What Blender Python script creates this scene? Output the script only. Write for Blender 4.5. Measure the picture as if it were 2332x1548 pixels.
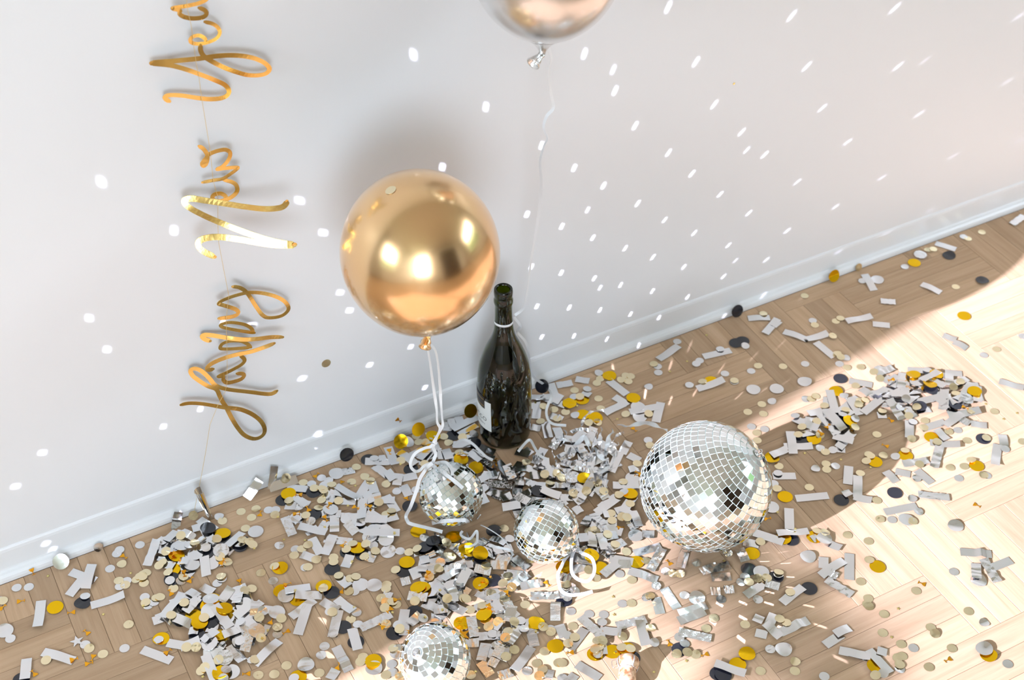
import bpy, bmesh, math, random
from mathutils import Vector, Matrix, Euler, noise
random.seed(11)
PI = math.pi
C = bpy.context.scene.collection
for o in list(bpy.data.objects): bpy.data.objects.remove(o, do_unlink=True)

# generated data (world metres; wall front y=0, floor z=0)
CAM_LOC=[-0.84125,-1.61103,1.72829]
CAM_AXES=[[0.884193,-0.467095,-0.00502],[-0.311926,-0.582395,-0.750679],[0.347714,0.665311,-0.660648]]
FOC=3342.24
REGIONS=["in the heap under the banner thread", "in the second heap nearer the camera", "on bare boards left of the two heaps", "between banner heap and ribboned mirror ball", "between second heap and ribboned mirror ball", "in front, left of the nearest mirror ball", "between wall and ribboned mirror ball", "just in front of the green bottle", "beside the wall right of the bottle", "in the tinsel tangle right of the bottle", "between the middle and large mirror balls", "in front of the ribboned mirror ball", "behind the nearest mirror ball", "right of the nearest mirror ball", "below the middle mirror ball", "around the cork", "in front of the large mirror ball", "on the streaked boards in front", "on shaded boards behind the large mirror ball", "on shaded boards along the wall", "by the wall in the far corner", "along the shade edge behind large ball", "in the heap inside the large ball's shadow", "in the large ball's shadow close to it", "in the sunlit heap beyond the ball's shadow", "on sunlit boards below that far heap", "on sunlit boards right of the large ball", "on open sunlit boards at the frame edge", "on sunlit boards in the near corner", "on sunlit boards at the far edge"]
ORD=["leftmost", "second", "third", "fourth", "fifth", "sixth", "seventh", "eighth", "ninth", "tenth", "eleventh", "twelfth", "thirteenth", "fourteenth", "fifteenth", "sixteenth", "seventeenth", "eighteenth", "nineteenth", "twentieth", "twenty-first", "twenty-second", "twenty-third", "twenty-fourth", "twenty-fifth", "twenty-sixth", "twenty-seventh", "twenty-eighth"]
CONFETTI="""
R -5991 -817 0.9 -140 18 0 0 0 -1 0
R -6143 -438 0.9 -37 34 0 0 0 -1 0
R -5497 -962 0.9 -39 22 0 0 0 -1 0
R -6360 -662 0.9 -47 26 0 0 0 -1 0
R -6099 -379 2.6 156 20 -8 -12 0 -1 0
R -5564 -571 0.9 -51 23 0 0 0 -1 0
R -6161 -1027 0.9 -56 36 0 0 0 -1 0
R -5975 -339 3.0 -118 19 -17 -7 0 -1 0
R -5624 -914 2.3 -147 27 9 -4 0 -1 0
R -6126 -981 2.9 -100 25 -4 -2 0 -1 0
R -5556 -336 2.1 -66 37 -3 -3 0 -1 0
R -6332 -343 2.4 -156 23 9 -5 0 -1 0
R -5635 -791 3.5 -94 38 12 -9 0 -1 0
R -5706 -1108 1.2 -34 37 2 4 0 -1 0
R -5661 -336 3.7 174 26 13 4 0 -1 0
R -6117 -379 6.1 -179 41 1 1 0 -1 0
R -6314 -542 3.5 -38 39 -1 3 0 -1 0
R -5621 -548 5.7 -88 37 13 3 0 -1 0
R -5476 -978 4.9 -54 23 -18 7 0 -1 0
R -5596 -2704 0.9 -48 25 0 0 1 -1 0
R -6691 -2314 0.9 -40 30 0 0 1 -1 0
R -6633 -1714 0.9 -176 36 0 0 1 -1 0
R -6291 -2556 0.9 -83 38 0 0 1 -1 0
R -5804 -2291 0.9 -55 25 0 0 1 -1 0
R -6179 -2671 2.3 -128 20 -11 4 1 -1 0
R -5648 -2476 2.8 -85 31 -4 -1 1 -1 0
R -5489 -2377 3.2 -114 30 -13 -1 1 -1 0
R -6108 -2052 0.9 169 36 0 0 1 -1 0
R -5510 -2057 0.9 -90 27 0 0 1 -1 0
R -5758 -2745 2.2 -37 20 5 3 1 -1 0
R -6094 -2492 1.4 -80 18 -4 -4 1 -1 0
R -5821 -2380 3.4 -43 28 17 10 1 -1 0
R -5491 -2661 2.8 -135 18 -8 2 1 -1 0
R -6215 -2598 4.9 -84 20 6 -10 1 -1 0
R -5507 -1944 2.8 -103 28 -2 -5 1 -1 0
R -5934 -2434 3.3 -80 24 12 11 1 -1 0
R -5877 -2084 2.6 -32 43 -5 -6 1 -1 0
R -6326 -2051 2.5 -118 16 9 0 1 -1 0
R -6712 -1774 2.9 175 33 3 7 1 -1 0
R -6244 -2610 7.4 -53 38 6 -1 1 -1 0
R -6639 -1830 4.9 -77 24 -2 20 1 -1 0
R -5626 -1803 3.3 177 37 6 -9 1 -1 0
R -5672 -1904 5.4 -63 32 11 14 1 -1 0
R -6181 -2262 1.0 -32 25 0 -1 1 -1 0
R -6296 -2757 7.2 159 28 22 22 1 -1 0
R -5374 -2338 3.6 159 27 -16 4 1 -1 0
R -6130 -2583 8.7 -57 23 -22 -20 1 -1 0
R -6404 -1556 0.9 180 28 0 0 1 -1 0
R -6280 -1590 2.8 -41 37 -6 0 1 -1 0
R -5474 -2239 6.5 -163 27 7 -22 1 -1 0
R -6000 -2885 2.5 -78 36 -12 4 1 -1 0
R -5646 -2428 7.8 -91 39 16 0 1 -1 0
R -6044 -1970 4.8 -47 23 6 -17 1 -1 0
R -1270 -885 0.9 157 39 0 0 6 -1 0
R -1806 -455 0.9 -103 45 0 0 6 -1 0
R -1083 -701 0.9 -72 29 0 0 6 -1 0
R -1440 -1173 0.9 -73 32 0 0 6 -1 0
R -1085 -1326 0.9 -90 32 0 0 7 -1 0
R -1669 -364 2.3 -101 47 -9 0 6 -1 0
R -1725 -626 3.8 -120 20 -5 14 6 -1 0
R -1571 -797 3.7 -29 43 0 11 6 -1 0
R -1256 -1205 2.9 -159 35 -2 -4 7 -1 0
R -1635 -1027 3.6 -126 41 3 6 6 -1 0
R -1078 -1231 4.0 -71 28 -10 1 7 -1 0
R -1086 -545 2.7 -128 42 1 -4 6 -1 0
R -1777 -585 6.1 -107 35 19 -6 6 -1 0
R -1893 -634 5.9 -153 43 22 -2 6 -1 0
R -1128 -773 4.4 -49 33 0 9 6 -1 0
R -1114 -1093 5.9 -41 39 -8 -17 7 -1 0
R -586 -1596 0.9 -55 40 0 0 7 -1 0
R -1004 -1838 0.9 172 46 0 0 7 -1 0
R -1181 -2685 0.9 -99 30 0 0 7 -1 0
R -468 -2321 0.9 -56 31 0 0 7 -1 0
R -1296 -1882 1.1 -62 28 2 1 7 -1 0
R -967 -2009 2.2 -128 30 1 6 7 -1 0
R -700 -2302 2.2 -142 32 5 -1 7 -1 0
R -609 -2578 1.0 -172 46 0 1 7 -1 0
R -874 -2406 3.2 -35 41 4 1 7 -1 0
R -1134 -2291 2.7 -103 42 8 0 7 -1 0
R -735 -1891 2.4 -54 45 -7 -3 7 -1 0
R -1303 -1653 1.5 -43 21 0 -5 7 -1 0
R -954 -1682 4.0 -41 46 7 -6 7 -1 0
R -1129 -1539 3.8 -43 44 10 -4 7 -1 0
R -654 -2574 4.5 -110 27 -11 7 7 -1 0
R -1410 -1649 3.3 -74 23 12 -5 7 -1 0
R -1243 -1915 3.5 -47 24 -5 5 7 -1 0
R -812 -2317 4.7 -83 27 -1 -14 7 -1 0
R -834 -1833 8.1 -118 24 -6 4 7 -1 0
R -1087 -2163 5.1 -71 19 3 2 7 -1 0
R -832 -1679 9.6 -61 33 -20 -22 7 -1 0
R -799 -2126 4.6 -177 31 3 -5 7 -1 0
R -1516 -1854 3.5 -97 32 11 5 7 -1 0
R -947 -1488 9.5 -89 42 1 -18 7 -1 0
R -922 -1666 15.0 -100 29 20 12 7 -1 0
R -869 -2306 7.7 -40 40 -2 -11 7 -1 0
R -14 -2178 0.9 -43 43 0 0 9 -1 0
R 757 -1751 0.9 -80 26 0 0 9 -1 0
R -217 -2274 1.0 -56 32 0 1 9 -1 0
R -268 -2521 2.3 157 35 -4 1 10 -1 0
R -199 -2578 4.1 -83 28 -2 9 10 -1 0
R 568 -2157 0.9 -116 33 0 0 9 -1 0
R 38 -2445 1.0 -29 27 0 1 9 -1 0
R 380 -2348 1.2 -35 20 3 2 9 -1 0
R -142 -2173 3.0 -135 33 -2 1 9 -1 0
R 448 -1398 0.9 -158 46 0 0 9 -1 0
R -296 -2009 2.3 155 24 3 -4 7 -1 0
R 337 -1377 2.7 -36 44 2 -1 9 -1 0
R 748 -1851 2.8 -162 44 0 2 9 -1 0
R 251 -2460 2.8 -121 41 1 5 9 -1 0
R 677 -1485 1.2 -135 46 -3 2 9 -1 0
R 167 -1335 4.3 -70 21 17 6 9 -1 0
R 235 -2391 5.1 -46 43 0 -1 9 -1 0
R -266 -1468 0.9 -142 39 0 0 7 -1 0
R 101 -1910 1.1 -173 41 -1 -2 9 -1 0
R -366 -1663 2.5 -148 21 -7 9 7 -1 0
R 292 -1598 2.3 -41 28 2 4 9 -1 0
R 253 -1641 3.9 -163 48 5 6 9 -1 0
R -305 -1736 3.7 -115 38 -10 6 7 -1 0
R 468 -1489 6.6 -146 22 -5 -13 9 -1 0
R 174 -2343 7.2 -164 28 5 -4 9 -1 0
R 78 -1879 3.3 -39 27 -3 -5 9 -1 0
R 113 -1349 5.4 -151 29 22 12 9 -1 0
R -328 -1679 6.3 -112 23 -6 5 7 -1 0
R 471 -1908 4.2 156 47 5 1 9 -1 0
R 569 -2242 3.6 -177 48 -5 -8 9 -1 0
R -284 -1898 6.6 -65 46 -7 8 7 -1 0
R -13 -2487 4.3 -53 34 5 10 9 -1 0
R 400 -2025 4.5 -177 35 7 18 9 -1 0
R 769 -1842 4.8 -70 45 1 5 9 -1 0
R -44 -3230 0.9 -29 33 0 0 10 -1 0
R -233 -3253 2.2 -52 28 7 4 10 -1 0
R -383 -3634 0.9 -28 39 0 0 14 -1 0
R 180 -3128 1.0 164 39 -1 -1 10 -1 0
R 269 -3182 2.9 -96 28 1 2 10 -1 0
R 284 -3416 3.3 -94 28 -4 10 10 -1 0
R -79 -3384 3.5 -45 41 -5 7 10 -1 0
R -369 -3732 2.6 -71 24 4 9 14 -1 0
R -149 -3180 5.3 -96 42 -5 -11 10 -1 0
R 450 -3071 3.4 -146 43 -11 -2 10 -1 0
R 328 -3282 6.9 -161 20 -20 9 10 -1 0
R 210 -2868 0.9 -166 37 0 0 10 -1 0
R -104 -3412 8.5 164 23 -3 22 10 -1 0
R -259 -3251 9.0 -81 37 22 -7 10 -1 0
R -1913 -2895 0.9 -148 25 0 0 11 -1 0
R -2601 -2463 0.9 -55 23 0 0 11 -1 0
R -2254 -3151 0.9 -116 22 0 0 11 -1 0
R -1613 -2840 0.9 -108 21 0 0 11 -1 0
R -2236 -2882 0.9 -86 20 0 0 11 -1 0
R -2327 -2948 2.5 -130 38 6 2 11 -1 0
R -2143 -2517 0.9 -100 31 0 0 11 -1 0
R -2596 -2744 0.9 -38 26 0 0 11 -1 0
R -2022 -2854 2.5 -118 33 5 -5 11 -1 0
R -2008 -2752 4.3 -74 25 3 -13 11 -1 0
R -2680 -2712 2.8 159 41 4 -5 11 -1 0
R -2185 -2776 5.6 -33 38 6 -13 11 -1 0
R -1834 -2808 5.0 -134 17 -22 -6 11 -1 0
R -2854 -2724 3.8 -179 40 10 8 11 -1 0
R -1949 -2944 6.2 -46 23 -22 22 11 -1 0
R -2773 -2431 2.2 162 38 6 1 11 -1 0
R -2482 -2322 2.2 -107 31 -9 -3 11 -1 0
R -1743 -3130 2.2 -67 42 -8 1 11 -1 0
R -2407 -2491 3.4 -49 26 -12 6 11 -1 0
R -2521 -2369 6.2 -46 21 12 -19 11 -1 0
R -2741 -2474 4.6 -94 23 7 10 11 -1 0
R -2318 -2738 6.4 -79 30 22 -3 11 -1 0
R -1727 -2974 5.0 171 31 -16 8 11 -1 0
R -2335 -2988 4.4 158 37 5 3 11 -1 0
R -2933 -3329 0.9 -115 32 0 0 11 -1 0
R -3095 -3314 2.2 -150 38 6 -3 11 -1 0
R -2926 -3387 3.7 -84 27 -9 11 11 -1 0
R -2861 -3062 1.1 -174 36 0 -2 11 -1 0
R -3051 -3214 4.7 157 26 16 -14 11 -1 0
R -2726 -3134 2.9 -64 37 -4 4 11 -1 0
R -3178 -3640 0.9 -115 20 0 0 12 -1 0
R -2993 -3599 3.5 -150 38 -8 14 12 -1 0
R -2876 -3598 4.6 -62 42 -6 12 12 -1 0
R -2898 -3435 8.6 -38 28 -18 -2 12 -1 0
R -2511 -3192 3.8 -162 42 -4 3 11 -1 0
R -2670 -3305 5.1 -58 42 5 15 11 -1 0
R -2875 -3259 10.4 -149 25 -22 -7 11 -1 0
R -3143 -3455 3.7 -55 18 -6 8 11 -1 0
R -3074 -3575 6.9 159 21 5 7 12 -1 0
R -2735 -3371 8.7 -88 37 -22 17 11 -1 0
R -1790 -3447 0.9 -36 31 0 0 12 -1 0
R -2376 -3619 0.9 -59 27 0 0 12 -1 0
R -1932 -3568 2.2 -100 36 3 3 12 -1 0
R -1974 -3533 4.4 -34 20 17 -2 12 -1 0
R -1796 -3615 4.4 -166 40 -15 15 12 -1 0
R -2190 -3650 2.5 159 34 -4 -2 12 -1 0
R -2166 -3813 3.3 -81 23 4 14 12 -1 0
R -1658 -3770 2.2 165 35 -2 9 12 -1 0
R -603 -3622 2.4 -68 30 6 2 14 -1 0
R -292 -3724 5.0 -98 23 -17 2 14 -1 0
R -448 -3461 9.1 -179 39 6 3 10 -1 0
R -760 -3415 2.9 -84 27 6 -4 14 -1 0
R -630 -3592 8.0 -62 37 6 15 14 -1 0
R -728 -3724 5.9 -34 33 21 13 14 -1 0
R -984 -3805 1.6 171 45 3 5 14 -1 0
R -754 -3742 7.6 -44 31 21 22 14 -1 0
R -645 -3439 11.8 -68 29 -8 -22 14 -1 0
R 557 -454 0.9 -56 47 0 0 8 -1 0
R 276 -346 1.1 -120 28 2 0 8 -1 0
R 6574 -3355 0.9 -126 47 0 0 24 -1 0
R 7019 -3099 0.9 -36 29 0 0 24 -1 0
R 6443 -3504 2.8 157 39 1 2 24 -1 0
R 6843 -3355 1.2 174 38 -1 2 24 -1 0
R 5960 -3577 0.9 161 25 0 0 24 -1 0
R 5957 -2757 0.9 -73 30 0 0 24 -1 0
R 6380 -3526 4.6 -82 35 2 8 24 -1 0
R 6237 -2958 0.9 -30 31 0 0 24 -1 0
R 6286 -2996 3.0 -94 26 -2 3 24 -1 0
R 6737 -3009 0.9 -40 23 0 0 24 -1 0
R 5691 -3174 0.9 -151 26 0 0 24 -1 0
R 6366 -3738 4.3 -114 28 2 16 24 -1 0
R 5722 -3469 1.0 -93 35 -1 0 24 -1 0
R 5805 -3286 2.9 175 54 -2 2 24 -1 0
R 5935 -3276 4.7 -165 30 -5 -3 24 -1 0
R 7054 -3644 0.9 -118 45 0 0 24 -1 0
R 5504 -3131 2.1 -122 26 8 -7 24 -1 0
R 6860 -3583 2.2 -153 54 4 0 24 -1 0
R 6667 -3708 3.8 -107 34 -2 6 24 -1 0
R 6364 -3591 7.6 -134 51 15 -10 24 -1 0
R 6524 -3696 8.4 -176 55 -6 12 24 -1 0
R 6228 -3471 7.2 162 52 16 0 24 -1 0
R 6088 -3173 4.5 165 34 -12 -20 24 -1 0
R 6975 -3328 3.1 -179 29 -7 -6 24 -1 0
R 6551 -3084 2.2 -113 46 6 -2 24 -1 0
R 6581 -3179 4.6 -74 30 5 3 24 -1 0
R 5847 -2939 1.2 -52 27 3 2 24 -1 0
R 6523 -2765 2.0 -36 37 0 -6 24 -1 0
R 6350 -3184 5.4 179 27 -7 6 24 -1 0
R 5973 -2799 3.1 -149 34 -6 -2 24 -1 0
R 5628 -3128 4.7 -116 40 -7 -6 24 -1 0
R 5699 -3096 6.5 -32 39 -12 -16 24 -1 0
R 5878 -3074 6.8 -170 49 -10 -21 24 -1 0
R 5885 -3160 10.0 -125 25 1 -4 24 -1 0
R 4456 -3362 0.9 -45 32 0 0 22 -1 0
R 4315 -3000 0.9 -150 24 0 0 22 -1 0
R 4644 -2656 0.9 -129 23 0 0 22 -1 0
R 4120 -2909 2.1 160 25 2 -4 22 -1 0
R 4940 -2873 0.9 -165 49 0 0 22 -1 0
R 4254 -3532 2.2 -126 47 2 2 22 -1 0
R 4617 -3064 2.4 -173 52 -1 4 22 -1 0
R 4562 -3295 2.3 -169 27 -7 -6 22 -1 0
R 4664 -3051 4.3 -177 27 -1 4 22 -1 0
R 3958 -2831 3.0 -69 26 10 -5 22 -1 0
R 4122 -2941 5.1 -35 25 -5 11 22 -1 0
R 4349 -3543 3.8 -157 49 -8 11 22 -1 0
R 4313 -3518 6.4 -50 34 2 1 22 -1 0
R 4367 -2768 1.1 174 39 1 1 22 -1 0
R -3900 -406 0.9 -45 49 0 0 3 -1 0
R -3610 -572 2.2 -171 25 -4 3 3 -1 0
R -2836 -1278 0.9 -89 40 0 0 3 -1 0
R -3732 -944 0.9 -161 19 0 0 3 -1 0
R -3128 -815 0.9 -141 44 0 0 3 -1 0
R -3821 -495 3.4 -79 20 7 -1 3 -1 0
R -3149 -1205 0.9 -136 29 0 0 3 -1 0
R -4082 -591 0.9 -50 27 0 0 3 -1 0
R -3441 -912 2.1 -29 29 4 2 3 -1 0
R -3163 -1423 2.2 -65 36 0 5 3 -1 0
R -3633 -734 3.4 -137 30 -2 5 3 -1 0
R -3131 -1700 1.4 -68 23 1 4 3 -1 0
R -3049 -1556 3.5 174 39 -6 3 3 -1 0
R -3793 -1037 2.4 -30 37 3 5 3 -1 0
R -3980 -1231 0.9 -141 28 0 0 3 -1 0
R -3174 -1670 5.1 -69 44 14 11 3 -1 0
R -3299 -1800 2.1 -96 24 9 5 4 -1 0
R -3245 -1884 4.3 -30 34 5 16 4 -1 0
R -3453 -1554 1.6 -60 36 4 -1 3 -1 0
R -4163 -1225 2.3 -175 22 7 -4 3 -1 0
R -3874 -1587 0.9 -36 44 0 0 4 -1 0
R -3468 -1288 3.3 -29 43 3 4 3 -1 0
R -2240 -4002 2.8 -165 28 2 9 12 -1 0
R -2432 -4425 0.9 -66 18 0 0 13 -1 0
R -2688 -4514 1.1 -157 35 0 1 13 -1 0
R -2321 -4073 4.1 -129 26 9 8 12 -1 0
R -2183 -4055 6.2 -72 32 -14 14 12 -1 0
R -2201 -4322 0.9 171 18 0 0 12 -1 0
R -2502 -4494 3.2 -166 39 -3 9 13 -1 0
R -2285 -4095 7.7 171 26 9 22 12 -1 0
R -2565 -4694 1.4 -145 31 -1 5 13 -1 0
R -2374 -3854 5.9 -111 35 15 -9 12 -1 0
R -2317 -3917 10.1 -105 33 7 -12 12 -1 0
R -2515 -4129 3.3 -62 32 14 9 12 -1 0
K -7693 -927 0.9 -152 0 0 0 2 1 2
K -8827 -1864 0.9 148 0 0 0 2 0 2
K -5576 -467 9.1 -128 0 -17 1 0 3 7
K -6222 -683 4.7 -170 0 -7 18 0 1 7
K -5426 -739 2.0 -142 0 -10 4 0 4 7
K -5751 -913 4.8 154 0 22 -11 0 2 7
K -5185 -931 0.9 -56 0 0 0 0 6 7
K -5246 -993 2.9 -129 0 4 7 0 5 7
K -6371 -1709 3.8 -170 0 -4 15 1 1 7
K -6533 -1933 4.3 -165 0 -19 16 1 0 7
K -5587 -2060 6.2 69 0 6 22 1 6 7
K -6101 -1814 4.3 48 0 3 -14 1 3 7
K -6120 -2160 3.5 71 0 1 6 1 4 7
K -6385 -2295 2.3 85 0 7 -6 1 2 7
K -5867 -2605 4.3 -156 0 5 5 1 5 7
K -2770 -219 0.9 33 0 0 0 3 3 5
K -2247 -748 0.9 -49 0 0 0 6 0 3
K -3835 -504 5.6 114 0 12 4 3 1 5
K -2602 -1474 0.9 115 0 0 0 3 4 5
K -4009 -940 3.3 141 0 13 -3 3 2 5
K -4321 -399 0.9 -156 0 0 0 3 0 5
K -3649 -2029 0.9 132 0 0 0 4 3 4
K -3232 -2622 0.9 149 0 0 0 11 0 5
K -2765 -2385 7.7 160 0 10 -22 11 2 5
K -3423 -3398 0.9 -141 0 0 0 11 1 5
K -3836 -1872 0.9 -106 0 0 0 4 2 4
K -4453 -3156 0.9 -140 0 0 0 5 0 3
K -4395 -3492 0.9 -168 0 0 0 5 1 3
K -3839 -3608 0.9 125 0 0 0 5 2 3
K -2603 -2353 9.8 112 0 0 -22 11 3 5
K -1664 -2548 0.9 48 0 0 0 7 0 2
K -2156 -3079 6.1 117 0 -21 20 11 4 5
K -2131 -3432 3.5 47 0 9 -7 12 0 1
K -1369 -4251 0.9 -77 0 0 0 14 0 1
K -1023 -5605 0.9 -144 0 0 0 15 0 2
K -95 -6416 0.9 -145 0 0 0 17 0 2
K 1385 -5039 0.9 93 0 0 0 16 0 2
K 1968 -5770 0.9 -106 0 0 0 26 0 1
K 1646 -5366 0.9 -65 0 0 0 16 1 2
K 2297 -4866 0.9 -27 0 0 0 23 0 2
K -40 -6466 2.9 -172 0 -6 8 17 1 2
K 5207 -2285 0.9 -88 0 0 0 22 2 4
K 4562 -3024 6.8 -78 0 17 -20 22 1 4
K 4545 -3207 8.4 78 0 0 15 22 3 4
K 3732 -3154 0.9 -48 0 0 0 22 0 4
K 3483 -4566 0.9 -65 0 0 0 23 1 2
K 6343 -3289 8.0 167 0 -3 2 24 1 4
K 5934 -3493 5.0 1 0 5 -4 24 0 4
K 6383 -4573 0.9 126 0 0 0 24 3 4
K 6464 -3770 9.2 43 0 -21 22 24 2 4
K 4328 -4840 0.9 -169 0 0 0 25 0 1
K -678 -2190 7.2 -31 0 -17 10 7 1 2
K -1092 -724 6.9 -23 0 -15 0 6 2 3
K -1295 -374 0.9 98 0 0 0 6 1 3
K 4282 -673 0.9 -55 0 0 0 18 1 2
K 4134 -674 2.4 74 0 7 -1 18 0 2
K 9135 -492 0.9 14 0 0 0 20 0 1
K 9186 -1368 0.9 -102 0 0 0 29 0 1
G -8072 -815 0.9 130 0 0 0 2 0 1
G -6865 -2110 1.0 -147 0 1 -1 1 0 8
G -6176 -735 6.0 115 0 -20 22 0 1 3
G -6316 -958 2.3 -119 0 13 2 0 0 3
G -4865 -1685 0.9 -180 0 0 0 4 0 5
G -5007 -2104 0.9 -107 0 0 0 4 1 5
G -5965 -1798 5.1 94 0 -22 -8 1 4 8
G -6069 -1913 8.3 172 0 12 9 1 3 8
G -6320 -1935 3.9 -178 0 1 -22 1 1 8
G -6100 -2505 9.0 -3 0 -22 -22 1 5 8
G -2137 -133 0.9 -3 0 0 0 6 0 3
G -2707 -2003 0.9 107 0 0 0 11 2 7
G -3680 -1884 2.8 -114 0 -7 -8 4 4 5
G -4850 -2367 0.9 -2 0 0 0 4 2 5
G -5356 -3671 0.9 -55 0 0 0 5 0 2
G -2322 -3395 3.0 119 0 6 -4 12 1 3
G -3130 -3076 3.6 -86 0 10 -19 11 3 7
G -2274 -2373 3.1 160 0 -5 -9 11 4 7
G -2897 -3917 1.1 -78 0 1 2 12 0 3
G -629 -3763 11.8 -103 0 -22 13 14 1 4
G -586 -3976 2.2 72 0 -6 13 14 2 4
G -49 -4123 0.9 -1 0 0 0 14 3 4
G -1449 -5298 0.9 -140 0 0 0 15 0 3
G -1217 -5381 0.9 49 0 0 0 15 1 3
G -1010 -5450 2.3 -151 0 -2 -7 15 2 3
G 2198 -4795 2.4 104 0 9 -6 23 1 3
G 1606 -4806 0.9 71 0 0 0 16 0 1
G 2634 -4997 0.9 103 0 0 0 26 0 2
G 465 -6321 0.9 46 0 0 0 17 1 2
G 245 -6408 0.9 -52 0 0 0 17 0 2
G 1953 -7347 0.9 -36 0 0 0 28 0 2
G 3499 -7957 0.9 -38 0 0 0 28 1 2
G 3132 -5914 0.9 141 0 0 0 26 1 2
G 4934 -2512 0.9 -149 0 0 0 22 1 3
G 3913 -3268 1.0 140 0 -1 0 22 0 3
G 4653 -3254 9.0 -171 0 -22 17 22 2 3
G 3053 -3296 0.9 -106 0 0 0 23 0 3
G 2743 -4088 0.9 -85 0 0 0 23 2 3
G 4482 -4148 0.9 144 0 0 0 25 0 3
G 6713 -2998 4.0 0 0 -12 0 24 3 5
G 6398 -3193 9.9 -43 0 -22 -16 24 1 5
G 5656 -4141 0.9 138 0 0 0 24 2 5
G 5008 -4272 0.9 -96 0 0 0 25 1 3
G 5874 -4996 0.9 -14 0 0 0 25 2 3
G 1724 -348 0.9 11 0 0 0 8 4 6
G 1016 -634 0.9 92 0 0 0 8 1 6
G 765 -634 2.3 91 0 -7 2 8 0 6
G 986 -1138 0.9 53 0 0 0 8 3 6
G 843 -957 0.9 -55 0 0 0 8 2 6
G 101 -2304 9.3 -62 0 15 -22 9 0 1
G 595 -2894 3.2 -124 0 -3 -9 10 0 1
G -1611 -255 3.9 124 0 -12 3 6 1 3
G -1447 -962 5.3 58 0 -12 14 6 2 3
G 3208 -1286 0.9 87 0 0 0 18 0 1
G 8415 -353 0.9 -119 0 0 0 20 0 1
G 8206 -1994 0.9 -22 0 0 0 29 0 1
S -8830 -901 0.9 98 0 0 0 2 0 1
S -6200 -599 9.1 29 0 -11 -22 0 0 9
S -5910 -838 4.4 -135 0 1 1 0 3 9
S -5747 -1116 4.0 -14 0 6 18 0 5 9
S -6025 -1006 4.4 139 0 -18 6 0 2 9
S -4933 -815 0.9 -94 0 0 0 0 8 9
S -5231 -931 5.8 -111 0 1 -11 0 7 9
S -5550 -999 8.2 -71 0 4 22 0 6 9
S -5745 -752 6.7 73 0 12 -19 0 4 9
S -6052 -611 9.1 124 0 -22 -9 0 1 9
S -6000 -1831 11.3 -124 0 -16 -20 1 2 10
S -6096 -2018 9.3 -124 0 22 22 1 0 10
S -5601 -2154 10.3 -91 0 17 2 1 7 10
S -5907 -2256 5.7 -62 0 21 -16 1 4 10
S -5864 -2710 5.5 8 0 5 17 1 6 10
S -5213 -2463 2.8 -122 0 -8 6 1 9 10
S -6171 -2908 6.9 -62 0 -4 22 1 3 10
S -6161 -3142 1.6 -112 0 1 7 1 5 10
S -4984 -2234 2.9 171 0 2 7 4 0 6
S -6282 -2601 11.8 82 0 22 -4 1 1 10
S -3433 -1399 4.8 -143 0 1 8 3 4 5
S -3739 -971 4.6 166 0 -7 -8 3 2 5
S -4271 -862 0.9 -143 0 0 0 3 0 5
S -4151 -620 2.7 -42 0 7 6 3 1 5
S -3917 -2550 0.9 174 0 0 0 4 1 6
S -3738 -2655 1.1 106 0 -1 2 4 3 6
S -3223 -1948 5.5 84 0 15 22 4 4 6
S -3423 -1791 5.7 -23 0 22 -2 4 2 6
S -5183 -3529 1.0 -109 0 -1 -1 5 0 3
S -3931 -3944 0.9 50 0 0 0 5 2 3
S -4351 -4034 0.9 -142 0 0 0 5 1 3
S -2285 -3959 13.4 -106 0 -14 2 12 0 1
S -2533 -2725 5.6 -40 0 -14 -19 11 0 2
S -2211 -2801 9.9 -168 0 -12 2 11 1 2
S -1207 -4080 1.0 -36 0 -1 -1 14 0 1
S 226 -3675 1.2 105 0 1 3 10 0 1
S 389 -5137 0.9 70 0 0 0 16 0 2
S 2315 -5264 0.9 0 0 0 0 26 0 2
S 1511 -5183 2.4 48 0 -2 3 16 1 2
S 973 -6500 0.9 -13 0 0 0 17 0 1
S 4711 -5840 0.9 -129 0 0 0 27 0 2
S 4289 -6846 0.9 37 0 0 0 27 1 2
S 4615 -2057 0.9 -34 0 0 0 21 2 3
S 4087 -1979 0.9 87 0 0 0 21 1 3
S 3725 -1803 0.9 147 0 0 0 21 0 3
S 5470 -2913 2.5 -25 0 11 -10 24 0 4
S 2419 -4171 0.9 27 0 0 0 23 0 1
S 6719 -3755 8.4 90 0 -17 22 24 3 4
S 4119 -5374 0.9 -28 0 0 0 25 0 1
S 5936 -2454 0.9 -98 0 0 0 24 1 4
S 6278 -3005 5.9 80 0 5 -6 24 2 4
S 1656 -1462 0.9 137 0 0 0 9 2 3
S 1757 -1235 0.9 99 0 0 0 8 0 1
S -51 -2179 6.0 72 0 4 6 9 0 3
S 824 -2600 0.9 127 0 0 0 9 1 3
S -2060 -184 2.8 65 0 -9 8 6 0 1
S 8666 -222 0.9 51 0 0 0 20 1 2
S 7480 -427 0.9 -17 0 0 0 20 0 2
R -8308 -838 0.9 -109 52 0 0 2 1 7
R -7549 -428 0.9 -51 45 0 0 2 4 7
R -7691 -585 2.3 39 37 2 2 2 3 7
R -7470 -493 3.4 63 48 -7 1 2 5 7
R -7349 -1064 1.0 -7 50 0 0 2 6 7
R -8261 -1714 0.9 -46 51 0 0 2 2 7
R -8728 -1725 2.2 -108 37 -5 -4 2 0 7
R -7007 -2358 0.9 -51 50 0 0 1 0 18
R -6486 -512 5.0 52 49 21 -2 0 0 8
R -6132 -354 9.0 -146 25 1 -18 0 2 8
R -5890 -443 6.8 -49 22 -22 18 0 4 8
R -6118 -912 7.5 -37 17 9 -18 0 3 8
R -6350 -845 4.0 -49 21 10 -4 0 1 8
R -5858 -1139 4.6 -106 35 22 11 0 5 8
R -5603 -729 9.0 -142 14 -22 -4 0 6 8
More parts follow.
